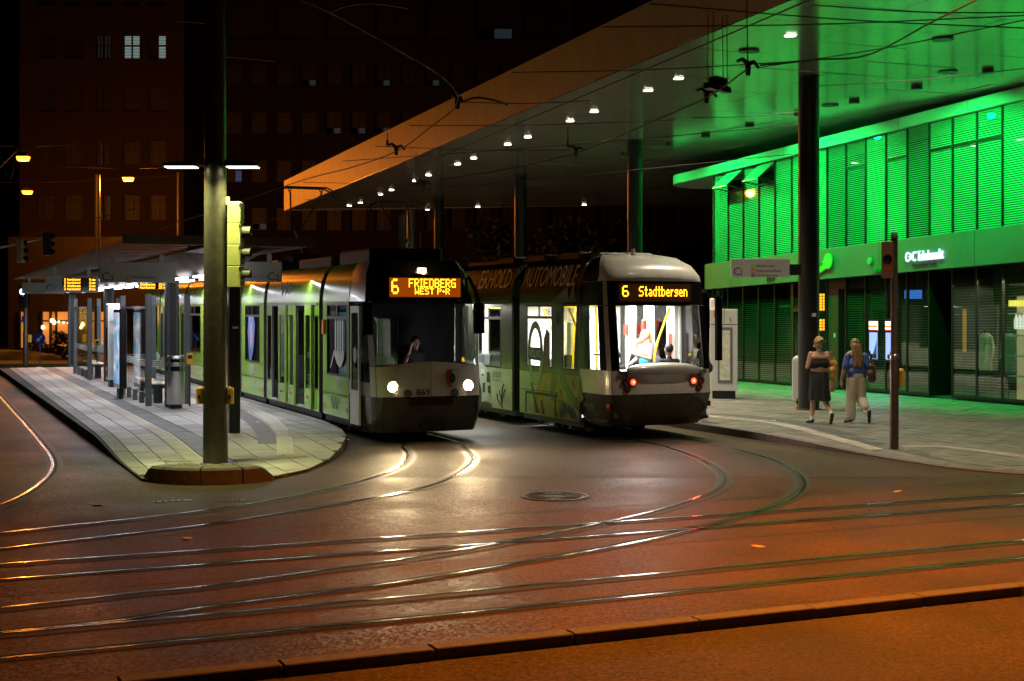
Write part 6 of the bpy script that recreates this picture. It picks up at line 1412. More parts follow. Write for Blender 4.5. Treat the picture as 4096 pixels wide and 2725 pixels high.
# low earth mound with tree pit kerb near the cafe
mo = MB(); mo.lathe([(3.2, 0), (2.6, .25), (1.6, .45), (.5, .52), (0, .53)], (-24.5, 66, 0), n=28, sy=.5); mo.build('earth_mound', M['grass'], kind='structure')

# ------------------------------------------------------------------ hanging street lamps
def hang_lamp(x, y, z, label, power, size=.3, cut=None):
    e = empty('street_lamp', (x, y, z), 0, label, 'street lamp', 'street lamps hung on cross wires')
    MB().loft([[(-size * .55, -size * .4, .17), (size * .55, -size * .4, .17), (size * .55, size * .4, .17), (-size * .55, size * .4, .17)], [(-size, -size * .75, 0), (size, -size * .75, 0), (size, size * .75, 0), (-size, size * .75, 0)]][::-1]).build('shade', M['dark_steel'], e)
    MB().loft([[(-size * .9, -size * .65, -.01), (size * .9, -size * .65, -.01), (size * .9, size * .65, -.01), (-size * .9, size * .65, -.01)], [(-size * .72, -size * .5, -.20), (size * .72, -size * .5, -.20), (size * .72, size * .5, -.20), (-size * .72, size * .5, -.20)]]).build('diffuser', M['lamp_orange'], e)
    MB().tube([(0, 0, .17), (0, 0, .45)], .02, 6).build('hanger', M['wire'], e); MB().tube([(-9, 0, .9), (-3, 0, .55), (0, 0, .45), (3, 0, .55), (9, 0, .9)], .012, 5).build('span_wire', M['wire'], e)
    if cut: lamp('SPOT', 'lamp_light', (0, 0, -.25), power, SODIUM, e, target=(0, 0, -5), spot_size=R(cut), spot_blend=.75, shadow_soft_size=.2)
    else: lamp('POINT', 'lamp_light', (0, 0, -.32), power, SODIUM, e, shadow_soft_size=.2)
hang_lamp(-22.4, 63, 9.47, 'orange street lamp hanging at the upper left, highest of the three', 900)
hang_lamp(-28.2, 80, 9.36, 'orange street lamp hanging at the left, lower of the left pair', 900)
hang_lamp(-20.1, 72, 9.37, 'orange street lamp hanging in front of the brick block, right of the other two', 4800)
hang_lamp(3.2, 13.4, 7.0, 'orange street lamp hung over the near tracks, above the picture', 7600, cut=130)
hang_lamp(14, 16, 9.0, 'orange street lamp hung over the road to the right, outside the picture', 350)
# signal arm at the far left
e = empty('signal_gantry', point_at(-60, 1000, 52), 0, 'orange lit traffic signals on a thin arm at the far left', 'traffic signal'); pz_ = e.location.z
MB().tube([(-1, 0, -.05), (.6, 0, .1), (2.2, 0, .45)], .05, 8).build('arm', mat('arm_pale', (.5, .45, .35), .5), e); MB().cone((-1, 0, -pz_), (-1, 0, .2), .1, .08, 10).build('mast', M['grey_steel'], e)
hm = mat('signal_head_pale', (.55, .45, .2), .5)
for x, z, m_ in ((1.35, -.15, hm), (2.35, .1, M['dark_steel'])):
    h = MB().cbox(x - .13, x + .13, -.12, .12, z - .32, z + .55, .02).build('signal_head', m_, e)
    for k in range(3): MB().cone((x + .13, 0, z - .15 + k * .29), (x + .26, 0, z - .17 + k * .29), .1, .1, 12, caps=False).build('visor', M['black'], h)
# thin masts
for px, Y, w_, yb, yt, lb in ((390, 70, .16, 1100, 700, 'thin dark mast rising behind the platform canopy at the left'), (712, 85, .09, 1000, 690, 'very thin lamp mast left of the lamp post'), (1642, 60, .2, 1100, 840, 'slim pale mast between the two trams')):
    p = point_at(px, yt, Y); e = empty('mast', (p.x, Y, 0), 0, lb, 'mast'); MB().lathe([(w_, 0), (w_, p.z * .5), (w_ * .8, p.z)], n=12).build('shaft', M['grey_steel'], e, smooth=40); MB().lathe([(w_ * 1.6, 0), (w_ * 1.6, .03), (w_, .05)], n=12).build('base', M['dark_steel'], e)

# ------------------------------------------------------------------ overhead wires
def wire(pts, label, r=.009, cat='wire', name='contact_wire', smooth=True, group=None):
    P = catmull(pts, 6) if smooth and len(pts) > 2 else pts
    return MB().tube(P, r, 5).build(name, M['wire'], label=label, cat=cat, group=group)
zc_ = lambda l, z=5.5: [above_at(x, y, z) for x, y in l]
lw = zc_([(1208, 722), (1400, 672), (1585, 606), (1720, 510), (1827, 418)]) + zc_([(1783, 320), (1560, 182), (1320, 50), (1150, -20)])
lw = [lw[0] + UL * 22, lw[0] + UL * 8] + lw
wire(lw, 'contact wire over the green tram, curving left overhead', .011)
rw = zc_([(1700, 735), (2000, 683), (2307, 611), (2600, 490), (2826, 390), (2992, 275), (3200, 225) ], 5.55)
rw = [rw[0] + UR * 20] + rw[:6]
wire(rw, 'contact wire over the printed tram, up to the section insulator', .011)
wire(zc_([(1450, 756), (1661, 670), (2100, 482), (2600, 270), (3190, 20), (3300, -30)], 6.2), 'straight feeder wire crossing under the soffit from left to right', .011, name='feeder_wire')
wire(zc_([(3040, 262), (3250, 240), (3472, 220), (3727, 89), (3905, 0), (3990, -50)], 5.6), 'contact wire rising to the upper right corner', .011)
spans = [((1220, 800), 5.9, (3190, 615), 5.9, 'lowest cross wire, ending at the right roof column'), ((1500, 585), 6.0, (2300, 600), 6.0, 'cross wire holding the pull-offs of both tram lines'), ((1210, 845 - 115), 6.2, (2500, 742), 6.2, 'cross wire level with the roof tip'), ((1370, 645), 6.3, (3195, 500), 6.3, 'cross wire just below the fascia'), ((1640, 503), 6.3, (2700, 480), 6.3, 'cross wire in the middle of the fascia'), ((1830, 408), 6.2, (2360, 403), 6.2, 'short cross wire from the curved pull-off'), ((2050, 290), 6.1, (3196, 245), 6.1, 'cross wire with the section insulator'), ((2410, 108), 6.0, (4150, 60), 6.0, 'upper double cross wire'), ((2600, 15), 6.0, (4150, 115), 6.0, 'cross wire running down to the right edge'), ((3280, 344), 6.4, (4150, 268), 6.4, 'cross wire right of the roof column'), ((3040, 270), 6.0, (4150, 70), 6.0, 'cross wire past the lit downlight to the right edge'), ((3240, 20), 6.0, (4150, 50), 6.0, 'topmost cross wire at the right'), ((2770, 470), 6.4, (3194, 448), 6.4, 'short span wire with a turnbuckle left of the roof column'), ((2560, 560), 6.4, (3194, 470), 6.4, 'sloping span wire left of the roof column')]
for (a, za, b, zb_, lb) in spans:
    A = above_at(*a, za); B = above_at(*b, zb_); mid = (A + B) / 2 + Vector((0, 0, -.04)); wire([A, mid, B], lb, .008, name='cross_wire', group='cross wires under the station roof')
def pulloff(px, py, z, label, arm=.45, drop=.0, flip=1):
    c = above_at(px, py, z); e = empty('pull_off', c, .2, label, 'wire fitting', 'wire fittings')
    MB().tube([(-arm, 0, .10), (-arm * .5, 0, .13), (0, 0, .06), (arm * .55, 0, .10), (arm, 0, .02)], [.022, .03, .045, .03, .02], 6).build('arm', M['black'], e); MB().cone((0, 0, .06), (0, 0, -.08), .045, .03, 8).build('clamp', M['black'], e)
    if drop: MB().tube([(-arm, 0, .1), (-arm, 0, .1 + drop)], .008, 5).build('dropper', M['wire'], e); MB().cone((-arm, 0, .1), (-arm, 0, .2), .03, .02, 8).build('insulator', M['black'], e)
pulloff(1585, 604, 5.52, 'pull-off fitting at the fascia, on the green tram wire', .17, .25); pulloff(1695, 742, 5.55, 'pull-off fitting above the pantographs', .19, .7); pulloff(2305, 610, 5.57, 'pull-off fitting near the third roof column', .17, .4); pulloff(2826, 392, 5.57, 'pull-off fitting below the section insulator', .16); pulloff(2992, 278, 5.57, 'pull-off fitting with a long vertical dropper', .15); pulloff(1830, 415, 5.55, 'curved pull-off where the wire bends left', .08)
wire(catmull(zc_([(1835, 412), (1900, 392), (1960, 398), (2030, 418)], 5.7), 5), 'curved pull-off arm in front of the fascia', .018, name='curved_arm', cat='wire fitting')
wire(zc_([(1325, 45), (1400, 18), (1500, 12), (1580, 22), (1630, 32)], 5.8), 'curved pull-off arm at the top of the picture', .018, name='curved_arm', cat='wire fitting')
c = above_at(2870, 355, 5.6); e = empty('section_insulator', c, .9, 'section insulator hung on four thin rods from a cross wire', 'insulator'); MB().box(-.3, .3, -.05, .05, -.03, .05).build('bar', M['black'], e); MB().cbox(-.14, .16, -.08, .08, .03, .16, .02).build('block', M['black'], e)
for x, y in ((-.24, -.06), (-.1, .1), (.14, -.08), (.25, .05)): MB().tube([(x, y, .05), (x * .9, y, 1.05)], .007, 5).build('hanger_rod', M['wire'], e)
d0 = above_at(2992, 262, 5.62); wire([d0, d0 + Vector((-.02, .05, 1.6))], 'vertical dropper above the upper pull-off', .008, name='dropper')
wire([point_at(-20, 520, 40), point_at(35, 720, 40), point_at(70, 590, 40)][::1], 'sagging wire at the upper left edge', .02, name='span_wire'); wire([point_at(-20, 690, 52), point_at(70, 600, 60)], 'wire leading to the highest hanging lamp', .02, name='span_wire')
for i, (a, b) in enumerate((((300, 0), (825, 155)), ((700, 85), (830, 95)), ((905, 228), (1100, 246)))):
    wire([point_at(*a, 45), point_at(*b, 22)], ['long span wire at the top left leading to the lamp post', 'short span wire just left of the lamp post top', 'span wire to the right of the lamp post'][i], .010, name='span_wire')
for i, (a, b, Y0, Y1) in enumerate((((0, 972), (540, 835), 60, 40), ((350, 970), (815, 860), 50, 24), ((60, 893), (660, 880), 70, 70))): wire([point_at(*a, Y0), point_at(*b, Y1)], ['low wire above the platform canopy, far left', 'low wire running down to the lamp post', 'level wire behind the canopy'][i], .012, name='span_wire')
# ------------------------------------------------------------------ people: one continuous surface from tapered limbs
def prim_mesh(prims):
    mb = MB()
    for p in prims:
        if p[0] == 'c':
            _, a, b, r0, r1, _m = p; a = Vector(a); b = Vector(b); d = (b - a); L = d.length; d = d / max(L, 1e-6); u = d.orthogonal().normalized(); w = d.cross(u); n = 12; rings = []
            for k in range(5):
                t = math.pi / 2 * (1 - k / 4); rings.append((a - d * r0 * math.sin(t), r0 * math.cos(t) + 1e-4))
            for k in range(1, 6):
                t = math.pi / 2 * k / 5; rings.append((b + d * r1 * math.sin(t), r1 * math.cos(t) + 1e-4)) if k > 0 else None
            rings.insert(5, (b, r1))
            mb.loft([[c + (u * math.cos(2 * math.pi * i / n) + w * math.sin(2 * math.pi * i / n)) * r for i in range(n)] for c, r in rings])
        else:
            _, c, r, _m = p; mb.ell(c, r, 16, 10)
    return mb
def prim_dist(prims, P):
    D = np.empty((len(prims), len(P)))
    for i, p in enumerate(prims):
        if p[0] == 'c':
            a = np.array(p[1]); b = np.array(p[2]); ab = b - a; L2 = (ab @ ab) + 1e-9; t = np.clip(((P - a) @ ab) / L2, 0, 1); D[i] = np.linalg.norm(P - a - t[:, None] * ab, axis=1) - (p[3] + (p[4] - p[3]) * t)
        else:
            c = np.array(p[1]); r = np.array(p[2]); q = (P - c) / r; k = np.linalg.norm(q, axis=1); D[i] = (k - 1) * r.min()
    return D
def solid(name, prims, parent, voxel=.011, smooth=4, **kw):
    mb = prim_mesh(prims); me = mb.mesh(name); bm = bmesh.new(); bm.from_mesh(me); bmesh.ops.recalc_face_normals(bm, faces=bm.faces); bm.to_mesh(me); bm.free()
    o = bpy.data.objects.new('tmp', me); col.objects.link(o)
    m = o.modifiers.new('r', 'REMESH'); m.mode = 'VOXEL'; m.voxel_size = voxel; s = o.modifiers.new('s', 'SMOOTH'); s.iterations = smooth; s.factor = .5
    bpy.context.view_layer.update(); dg = bpy.context.evaluated_depsgraph_get(); me2 = bpy.data.meshes.new_from_object(o.evaluated_get(dg)); bpy.data.objects.remove(o)
    me2.name = name; me2.materials.clear(); mats = []
    for p in prims:
        if p[-1] not in mats: mats.append(p[-1])
    for k in mats: me2.materials.append(M[k])
    n = len(me2.polygons); C = np.empty(n * 3); me2.polygons.foreach_get('center', C); D = prim_dist(prims, C.reshape(-1, 3)); idx = D.argmin(0); mi = [mats.index(prims[i][-1]) for i in idx]
    me2.polygons.foreach_set('material_index', mi); me2.polygons.foreach_set('use_smooth', [True] * n); me2.update()
    return link(name, me2, parent, **kw)
V = Vector
def hand(wrist, dirn, side, m, curl=.5):
    w = V(wrist); d = V(dirn).normalized(); up_ = V(side).normalized(); n = d.cross(up_).normalized(); out = [('c', w, w + d * .075, .024, .034, m)]
    for k, (o, L) in enumerate(((-.027, .062), (-.009, .072), (.010, .068), (.027, .052))):
        a = w + d * .085 + up_ * o; b = a + d * L * .55 + n * L * .18 * curl; c = b + (d * (1 - curl * .8) + n * curl).normalized() * L * .5; out += [('c', a, b, .0105, .010, m), ('c', b, c, .010, .009, m)]
    a = w + d * .025 - up_ * .028; b = a + d * .04 - up_ * .022 + n * .015; out += [('c', a, b, .013, .011, m), ('c', b, b + d * .03 + n * .01, .011, .009, m)]
    return out
def head(c, face, m, hair=None, k=1.0):
    # c = centre of the skull, face = direction the nose points to
    c = V(c); f = V(face).normalized(); rt_ = f.cross(V((0, 0, 1))).normalized(); u = V((0, 0, 1))
    P = [('e', tuple(c), (.078 * k, .092 * k, .108 * k), m), ('c', c + f * .03 - u * .06, c + f * .055 - u * .085, .055 * k, .04 * k, m), ('c', c + f * .085 - u * .0, c + f * .105 - u * .035, .012, .017, m)]
    for s in (1, -1): P.append(('c', c + rt_ * s * .078 - u * .0, c + rt_ * s * .082 - u * .035, .014, .010, m)); P.append(('c', c + f * .085 + rt_ * s * .03 + u * .012, c + f * .087 + rt_ * s * .034 + u * .012, .009, .008, 'cloth_white' if 0 else 'hair_dark'))
    P.append(('c', c + f * .098 - u * .062 - rt_ * .02, c + f * .098 - u * .062 + rt_ * .02, .008, .008, 'skin2'))
    return P
def body(J, cl, girth=1.0, hands=None, fingers=.5):
    # J: joints; cl: material per part
    g = girth; P = []; pe, ch, nk, hd = V(J['pelvis']), V(J['chest']), V(J['neck']), V(J['head']); ax = V(J.get('right', (1, 0, 0))).normalized()
    P += [('c', pe - ax * .075 * g, pe + ax * .075 * g, .115 * g, .115 * g, cl['hip']), ('c', pe + V((0, 0, .06)), pe.lerp(ch, .55), .115 * g, .11 * g, cl['waist']), ('c', pe.lerp(ch, .5) - ax * .03, pe.lerp(ch, .5) + ax * .03, .105 * g, .105 * g, cl['waist'])]
    P += [('c', ch - ax * .065 * g, ch + ax * .065 * g, .112 * g, .112 * g, cl['chest']), ('c', ch + V((0, 0, .12)) - ax * .10 * g, ch + V((0, 0, .12)) + ax * .10 * g, .068 * g, .068 * g, cl['shoulder']), ('c', ch + V((0, 0, .08)), nk, .075, .048, cl['shoulder']), ('c', nk, hd - V((0, 0, .07)), .046, .044, cl['skin'])]
    for s in ('l', 'r'):
        sh, el, wr = V(J['sh_' + s]), V(J['el_' + s]), V(J['wr_' + s]); P += [('c', sh, el, .050 * g, .040 * g, cl['sleeve']), ('c', el, el.lerp(wr, .3), .038, .040, cl['fore']), ('c', el.lerp(wr, .3), wr, .040, .026, cl['fore'])]
        P += hand(wr, (wr - el) if (J.get('hd_' + s) is None) else J['hd_' + s], J.get('hs', (0, 1, 0)), cl['skin'], fingers)
        hp, kn, an, to = V(J['hp_' + s]), V(J['kn_' + s]), V(J['an_' + s]), V(J['to_' + s]); P += [('c', hp, kn, .088 * g, .058 * g, cl['thigh']), ('c', kn, kn.lerp(an, .35), .055 * g, .056 * g, cl['shin']), ('c', kn.lerp(an, .35), an, .055 * g, .036, cl['shin']), ('c', an, an + (V(kn) - V(an)) * .22, .041, .042, cl['sock'])]
        hl_ = an + (an - to).normalized() * .03 + (an - kn).normalized() * .035; P += [('c', hl_, to, .040, .036, cl['shoe']), ('c', to, to + (to - hl_).normalized() * .05, .036, .030, cl['shoe'])]
    return P
def stand(h, **kw):
    k = h / 1.75
    J = dict(pelvis=(0, 0, .93), chest=(0, 0, 1.26), neck=(0, .01, 1.47), head=(0, .02, 1.62), sh_l=(-.17, 0, 1.40), sh_r=(.17, 0, 1.40), el_l=(-.22, -.02, 1.12), el_r=(.22, -.02, 1.12), wr_l=(-.23, .05, .87), wr_r=(.23, .05, .87), hp_l=(-.09, 0, .90), hp_r=(.09, 0, .90), kn_l=(-.09, .02, .49), kn_r=(.09, .02, .49), an_l=(-.09, 0, .09), an_r=(.09, 0, .09), to_l=(-.10, .14, .035), to_r=(.10, .14, .035))
    J.update(kw); return {a: tuple(np.array(b) * k) if a not in ('right', 'hs', 'hd_l', 'hd_r') else b for a, b in J.items()}

# --- woman in black, walking away
px_, py_ = 3276, 1697; p = ground_at(px_, py_, .13); H1 = 1.80
e = empty('person', (p.x, p.y, zpave(p.x, p.y)), R(6), 'blond woman in black tube top and black knee skirt walking away', 'person', 'people walking on the pavement')
cl = dict(hip='cloth_black', waist='skin2', chest='cloth_black', shoulder='skin2', skin='skin2', sleeve='skin2', fore='skin2', thigh='skin', shin='skin', sock='cloth_white', shoe='shoe')
J = stand(H1, el_l=(-.26, -.05, 1.13), wr_l=(-.19, .16, 1.17), hd_l=(.5, .8, .1), el_r=(.25, -.02, 1.14), wr_r=(.21, .16, 1.02), hd_r=(-.2, .9, -.1), kn_l=(-.11, .04, .49), an_l=(-.15, -.02, .09), to_l=(-.18, .12, .035), kn_r=(.13, .02, .47), an_r=(.19, -.20, .20), to_r=(.20, -.14, .055), head=(0.0, .04, 1.62))
P = body(J, cl, 1.04); k = H1 / 1.75; f = lambda *a: tuple(np.array(a) * k)
P += [('c', f(-.09, 0, .97), f(.09, 0, .97), .11, .11, 'cloth_black'), ('c', f(-.09, -.015, 1.20), f(.09, -.015, 1.20), .118, .118, 'cloth_black'), ('c', f(-.07, 0, 1.08), f(.07, 0, 1.08), .10, .10, 'skin2'), ('c', f(-.12, -.03, 1.33), f(.12, -.03, 1.33), .07, .07, 'skin2')]
sk = MB(); NS = 56
sk.loft([[(k * (.004 * u_ + (rx + am * math.sin(9 * q + u_ * 1.4) + am * .6 * math.sin(14 * q + 1)) * math.cos(q)), k * (-.012 - .02 * u_ + (ry + am * math.sin(9 * q + u_ * 1.4)) * math.sin(q)), k * (z_ + .012 * u_ * math.sin(2 * q + .6))) for q in np.linspace(0, 2 * math.pi, NS, endpoint=False)] for u_, z_, rx, ry, am in ((0, 1.04, .150, .118, .0), (.1, 1.0, .168, .130, .002), (.3, .90, .190, .142, .005), (.55, .76, .200, .152, .009), (.8, .60, .205, .165, .013), (1, .47, .212, .175, .016), (1, .475, .205, .168, .016))], True, False, False)
sk.build('skirt', M['cloth_black'], e, smooth=60)
P += head(J['head'], (-.15, 1, 0), 'skin2', None, 1.08)
solid('body', P, e)
hp = J['head']; HP = [('e', (hp[0], hp[1] - .02, hp[2] + .02), (.092, .10, .115), 'hair_blond'), ('c', (hp[0] - .02, hp[1] - .10, hp[2] + .03), (hp[0] + .03, hp[1] - .10, hp[2] + .05), .045, .04, 'hair_blond'), ('c', (hp[0] + .05, hp[1] - .09, hp[2] + .08), (hp[0] + .08, hp[1] - .06, hp[2] + .03), .03, .02, 'hair_blond'), ('c', (hp[0] - .04, hp[1] - .08, hp[2] - .05), (hp[0] + .04, hp[1] - .08, hp[2] - .06), .035, .03, 'hair_blond')]
rr = np.random.default_rng(3)
for q in range(26):
    d = rr.normal(size=3); d /= np.linalg.norm(d); d[1] = -abs(d[1]); a = np.array((hp[0], hp[1] - .03, hp[2] + .03)) + d * (.085, .09, .10); HP.append(('c', tuple(a), tuple(a + d * .02 + rr.normal(size=3) * .03), .012, .006, 'hair_blond'))
solid('hair', HP, e, .008, 2); MB().box(hp[0] - .02, hp[0] + .05, hp[1] - .155, hp[1] - .14, hp[2] + .02, hp[2] + .05).build('hair_clip', M['shoe'], e)
MB().lathe([(.026, 0), (.026, .004), (.032, .004), (.032, 0)], n=16).build('earring', M['chrome'], e).matrix_local = Matrix.Translation((hp[0] - .095, hp[1], hp[2] - .06)) @ Matrix.Rotation(R(90), 4, 'Y')
def handbag(base, sh, m, label, size, tilt=0, rz=0):
    b = empty('handbag', base, rz, label, 'handbag', 'shoulder bags of the two women'); w, d_, h = size
    P = [('c', (-w * .3, 0, .07), (w * .3, 0, .07), .07, .07, m), ('c', (-w * .36, 0, h * .45), (w * .36, 0, h * .45), .085, .085, m), ('c', (-w * .28, 0, h * .8), (w * .28, 0, h * .82), .055, .05, m), ('c', (-w * .2, 0, h), (w * .2, 0, h), .03, .03, m), ('c', (0, -.02, h * .2), (0, -.02, h * .7), .09, .08, m)]
    o = solid('bag_body', P, b, .010, 5); o.scale = (1, d_, 1)
    for s in (-1, 1): MB().tube(catmull([(s * .0 + w * .2 * s, 0, h * .95), (w * .12 * s + sh[0] * .5, .01, (h + sh[2]) / 2), (sh[0] + s * .015, sh[1], sh[2])], 5), .011, 6).build('strap', M[m], b)
    return b
bl = e.matrix_basis @ V((.29, -.06, .92)); handbag(tuple(bl), (-.11, .02, .57), 'leather_gold', 'golden leather shoulder bag of the woman in black', (.22, .8, .42), rz=R(60))
pc = empty('pouch', tuple(e.matrix_basis @ V((.23, -.13, .66))), R(6), 'small patterned gold pouch hanging at the hip of the woman in black', 'pouch'); MB().cbox(-.06, .06, -.02, .02, 0, .24, .02).build('pouch_body', mat('pouch_gold', (.38, .27, .09), .45, 0, .6, 18), pc, bevel=0); MB().tube([(0, 0, .24), (.01, .06, .48)], .008, 5).build('cord', M['leather_gold'], pc)

# --- woman in blue, walking away
p = ground_at(3425, 1694, .13); H2 = 1.76
e2 = empty('person', (p.x, p.y, zpave(p.x, p.y)), R(6), 'long-haired woman in blue satin top and wide beige trousers walking away', 'person', 'people walking on the pavement')
cl = dict(hip='cloth_beige', waist='cloth_blue', chest='cloth_blue', shoulder='cloth_blue', skin='skin', sleeve='cloth_blue', fore='skin', thigh='cloth_beige', shin='cloth_beige', sock='cloth_beige', shoe='shoe')
J = stand(H2, el_l=(-.27, -.04, 1.13), wr_l=(-.30, .04, .87), hd_l=(0, .2, -1), el_r=(.27, -.03, 1.14), wr_r=(.2, .15, 1.0), hd_r=(-.3, .8, 0), kn_l=(-.10, .03, .49), an_l=(-.14, -.02, .09), to_l=(-.17, .12, .035), kn_r=(.12, .05, .47), an_r=(.18, -.22, .24), to_r=(.20, -.20, .09), head=(-.02, .03, 1.62))
P = body(J, cl, 1.0); k = H2 / 1.75; f = lambda *a: tuple(np.array(a) * k)
P += [('c', f(-.05, 0, .98), f(.05, 0, .98), .13, .13, 'cloth_beige'), ('c', f(-.075, 0, .90), f(-.11, .01, .48), .125, .105, 'cloth_beige'), ('c', f(-.11, .01, .48), f(-.12, 0, .12), .105, .10, 'cloth_beige'), ('c', f(.075, 0, .90), f(.10, .0, .50), .125, .11, 'cloth_beige'), ('c', f(.10, .0, .5), f(.13, -.14, .34), .11, .10, 'cloth_beige'), ('c', f(.09, -.12, .30), f(.19, -.16, .30), .07, .07, 'cloth_white'), ('c', f(.10, -.2, .25), f(.14, -.22, .19), .035, .025, 'cloth_white'), ('c', f(-.19, -.01, 1.38), f(-.24, -.03, 1.16), .066, .072, 'cloth_blue'), ('c', f(.19, -.01, 1.38), f(.24, -.03, 1.18), .066, .072, 'cloth_blue'), ('c', f(-.09, -.01, 1.2), f(.09, -.01, 1.2), .118, .118, 'cloth_blue'), ('c', f(-.10, -.01, 1.06), f(.09, -.01, 1.06), .12, .12, 'cloth_blue'), ('c', f(-.09, 0, .985), f(.09, 0, .985), .115, .115, 'cloth_blue'), ('c', f(-.16, -.01, 1.44), f(-.08, .0, 1.465), .035, .04, 'skin')]
P += head(J['head'], (0, 1, 0), 'skin', None, 1.08)
solid('body', P, e2)
hp = J['head']; HP = [('e', (hp[0], hp[1] - .02, hp[2] + .018), (.09, .10, .115), 'hair_brown'), ('c', (hp[0] - .03, hp[1] - .08, hp[2] - .04), (hp[0] - .02, hp[1] - .13, hp[2] - .42), .07, .05, 'hair_brown'), ('c', (hp[0] + .03, hp[1] - .08, hp[2] - .04), (hp[0] + .06, hp[1] - .13, hp[2] - .44), .07, .05, 'hair_brown'), ('c', (hp[0] - .02, hp[1] - .09, hp[2] + .06), (hp[0] + .03, hp[1] - .10, hp[2] + .05), .03, .03, 'hair_brown')]
for q in range(34):
    x = rr.uniform(-.09, .11); a = np.array((hp[0] + x * .7, hp[1] - .10 - rr.uniform(0, .04), hp[2] - rr.uniform(0, .2))); HP.append(('c', tuple(a), tuple(a + (x * .5, -.03, -rr.uniform(.2, .36))), .014, .007, 'hair_brown'))
solid('hair', HP, e2, .008, 2)
wr = np.array(J['wr_l']); MB().lathe([(.032, -.006), (.036, -.006), (.036, .006), (.032, .006)], tuple(wr), n=16).build('bracelet', M['chrome'], e2)
bl = e2.matrix_basis @ V((.31, -.05, .84)); handbag(tuple(bl), (-.10, .02, .66), 'leather_brown', 'dark brown leather shoulder bag of the woman in blue', (.26, .85, .42), rz=R(60))

# --- man with a black backpack half hidden behind the printed tram
p = ground_at(2812, 1690, .13)
e3 = empty('person', (p.x - .10, p.y + .5, zpave(p.x, p.y)), R(35), 'man with a black backpack half hidden by the rear of the printed tram', 'person')
cl = dict(hip='cloth_jeans', waist='cloth_white', chest='cloth_white', shoulder='cloth_white', skin='skin', sleeve='cloth_white', fore='skin', thigh='cloth_jeans', shin='cloth_jeans', sock='cloth_jeans', shoe='shoe')
J = stand(1.82, kn_r=(.12, .0, .48), an_r=(.16, -.14, .10), to_r=(.17, .0, .04), kn_l=(-.08, .10, .50), an_l=(-.08, .16, .10), to_l=(-.08, .30, .05)); P = body(J, cl, 1.1) + head(J['head'], (0, 1, 0), 'skin'); solid('body', P, e3, .013)
hp = J['head']; solid('hair', [('e', (hp[0], hp[1] - .02, hp[2] + .025), (.086, .095, .11), 'hair_dark')], e3, .012, 2)
bk = empty('backpack', tuple(e3.matrix_basis @ V((.04, -.24, .98))), R(35), 'bulging black backpack beside the rear corner of the printed tram', 'backpack')
solid('pack_body', [('c', (0, .02, .12), (0, .04, .42), .16, .13, 'cloth_black'), ('c', (-.08, 0, .14), (.08, 0, .14), .13, .13, 'cloth_black'), ('c', (0, -.08, .12), (0, -.06, .3), .09, .08, 'cloth_black')], bk, .012, 4); MB().tube([(0, .1, .52), (0, .1, .6), (.05, .12, .6)], .012, 6).build('loop', M['cloth_black'], bk)

# --- seated people in the trams (built in tram space, one root each)
def seated(tram, x, y, face, label, cl, hair, hk='hair_dark', lean=0, arm=None, skin='skin', zs=.86, extra=None, hairP=None, tw=0, sc=1.0):
    # face: +1 looks along +x of the tram (away from camera), -1 towards the camera
    ang = tram.rotation_euler.z + (R(-90) if face > 0 else R(90)) + tw; w = tram.matrix_basis @ V((x, y, 0)); e = empty('person', tuple(w), ang, label, 'person', 'people riding in the trams')
    J = dict(pelvis=(0, 0, zs + .1), chest=(0, .02 + lean * .5, zs + .42), neck=(0, .03 + lean, zs + .63), head=(0, .05 + lean * 1.1, zs + .78), sh_l=(-.17, .02 + lean, zs + .56), sh_r=(.17, .02 + lean, zs + .56), el_l=(-.23, .04, zs + .28), el_r=(.23, .04, zs + .28), wr_l=(-.15, .26, zs + .2), wr_r=(.15, .26, zs + .2), hp_l=(-.09, .02, zs + .08), hp_r=(.09, .02, zs + .08), kn_l=(-.1, .42, zs + .1), kn_r=(.1, .42, zs + .1), an_l=(-.1, .44, .46), an_r=(.1, .44, .46), to_l=(-.1, .58, .42), to_r=(.1, .58, .42))
    if arm: J.update(arm)
    P = body(J, cl, 1.06) + head(J['head'], (0, 1, -.05), skin) + (extra(J) if extra else [])
    solid('body', P, e, .013, 3); h = J['head']
    solid('hair', hairP(h) if hairP else [('e', (h[0], h[1] - .022, h[2] + .028), (.085, .09, .102), hk)], e, .010, 2); return e, J
blk = dict(hip='cloth_jeans', waist='cloth_black', chest='cloth_black', shoulder='cloth_black', skin='skin', sleeve='cloth_black', fore='skin', thigh='cloth_jeans', shin='cloth_jeans', sock='cloth_jeans', shoe='shoe')
seated(tr, .50, -.44, 1, 'dark-haired man in black seen from behind through the rear tram window', blk, 1, skin='skin2', zs=.92)
seated(tr, 5.15, .66, 1, 'short-haired man in black sitting at a side window of the printed tram', blk, 1, hk='hair_dark')
seated(tr, .62, .68, 1, 'curly dark-haired passenger low behind the rear left tram pillar', blk, 1, zs=.80, hairP=lambda h: [('e', (h[0], h[1] - .01, h[2] + .03), (.10, .105, .115), 'hair_dark')] + [('c', (h[0] + .09 * math.cos(q), h[1] + .09 * math.sin(q), h[2] + .05 + .05 * math.sin(q * 3)), (h[0] + .11 * math.cos(q), h[1] + .11 * math.sin(q), h[2] + .06), .022, .02, 'hair_dark') for q in np.linspace(0, 6.2, 12)])
seated(tr, 2.05, -.66, 1, 'brown-haired passenger half hidden by the violet backpack in the tram', blk, 1, hk='hair_brown', zs=.98)
w_ = tr.matrix_basis @ V((1.40, -.40, .38)); ew = empty('person', tuple(w_), angR + R(8), 'blond woman with ponytail and bare shoulders standing inside the printed tram', 'person', 'people riding in the trams')
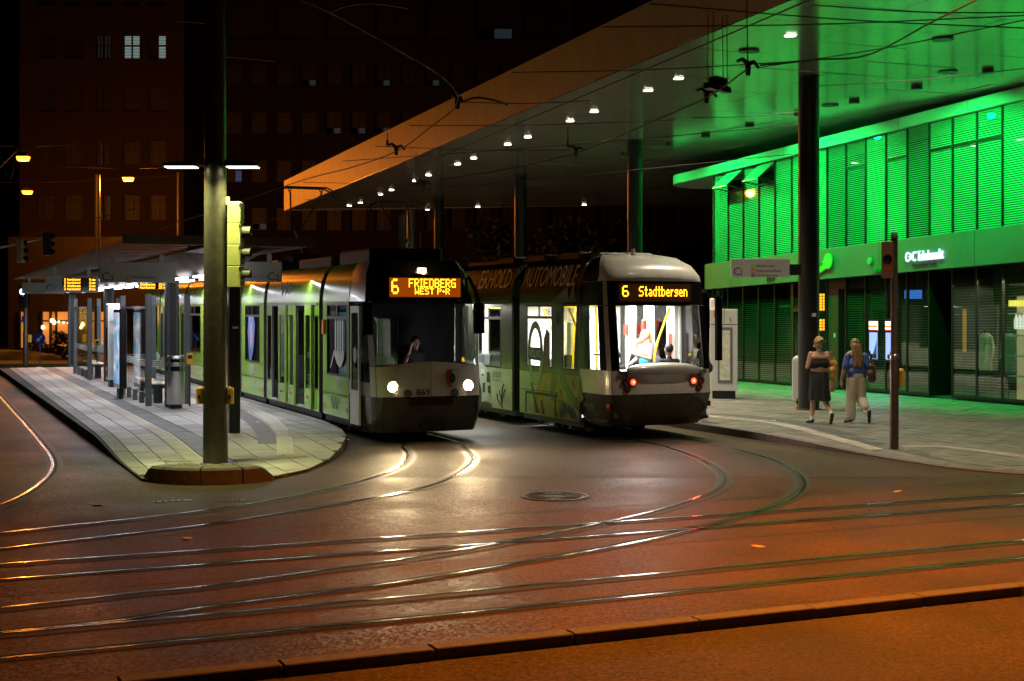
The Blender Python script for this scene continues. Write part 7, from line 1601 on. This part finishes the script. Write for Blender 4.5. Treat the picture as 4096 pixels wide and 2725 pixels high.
wm_ = dict(hip='cloth_turq', waist='cloth_turq', chest='skin', shoulder='skin', skin='skin', sleeve='skin', fore='skin', thigh='cloth_black', shin='cloth_black', sock='cloth_white', shoe='shoe')
J = stand(1.70, el_l=(-.24, .06, 1.15), wr_l=(-.16, .28, 1.22), el_r=(.24, .04, 1.14), wr_r=(.10, .26, 1.08)); P = body(J, wm_) + head(J['head'], (0, 1, 0), 'skin'); solid('body', P, ew, .012); h = J['head']
solid('hair', [('e', (h[0], h[1] - .025, h[2] + .025), (.088, .096, .108), 'hair_blond'), ('c', (h[0], h[1] - .11, h[2] + .03), (h[0], h[1] - .16, h[2] - .05), .045, .04, 'hair_blond'), ('c', (h[0], h[1] - .16, h[2] - .05), (h[0] + .02, h[1] - .18, h[2] - .26), .04, .015, 'hair_blond')], ew, .009, 2)
bv = empty('backpack', tuple(ew.matrix_basis @ V((.03, -.23, .98))), ew.rotation_euler.z, 'violet grey backpack worn by the blond woman in the tram', 'backpack')
solid('pack_body', [('c', (0, .02, .10), (0, .04, .36), .14, .11, 'pack_violet'), ('c', (-.08, 0, .1), (.08, 0, .1), .11, .11, 'pack_violet'), ('c', (0, -.06, .1), (0, -.05, .26), .09, .07, 'pack_violet'), ('c', (-.1, 0, .4), (.1, 0, .42), .05, .04, 'pack_violet')], bv, .012, 4); MB().tube([(-.1, -.08, .34), (.0, -.17, .24), (.1, -.12, .16)], .012, 6).build('strap', M['cloth_black'], bv)
drv = dict(blk); drv['sleeve'] = 'cloth_black'
seated(tl, 1.10, -.05, -1, 'tram driver in dark shirt with one hand raised to the ear', drv, 1, skin='skin2', zs=1.06, arm=dict(el_r=(.27, .14, 1.38), wr_r=(.13, .12, 1.72), hd_r=(-.2, 0, 1)), hairP=lambda h: [('e', (h[0], h[1] - .03, h[2] + .045), (.09, .09, .09), 'hair_dark'), ('c', (h[0] - .07, h[1] + .0, h[2] + .06), (h[0] + .07, h[1] + .0, h[2] + .06), .04, .04, 'hair_dark')])
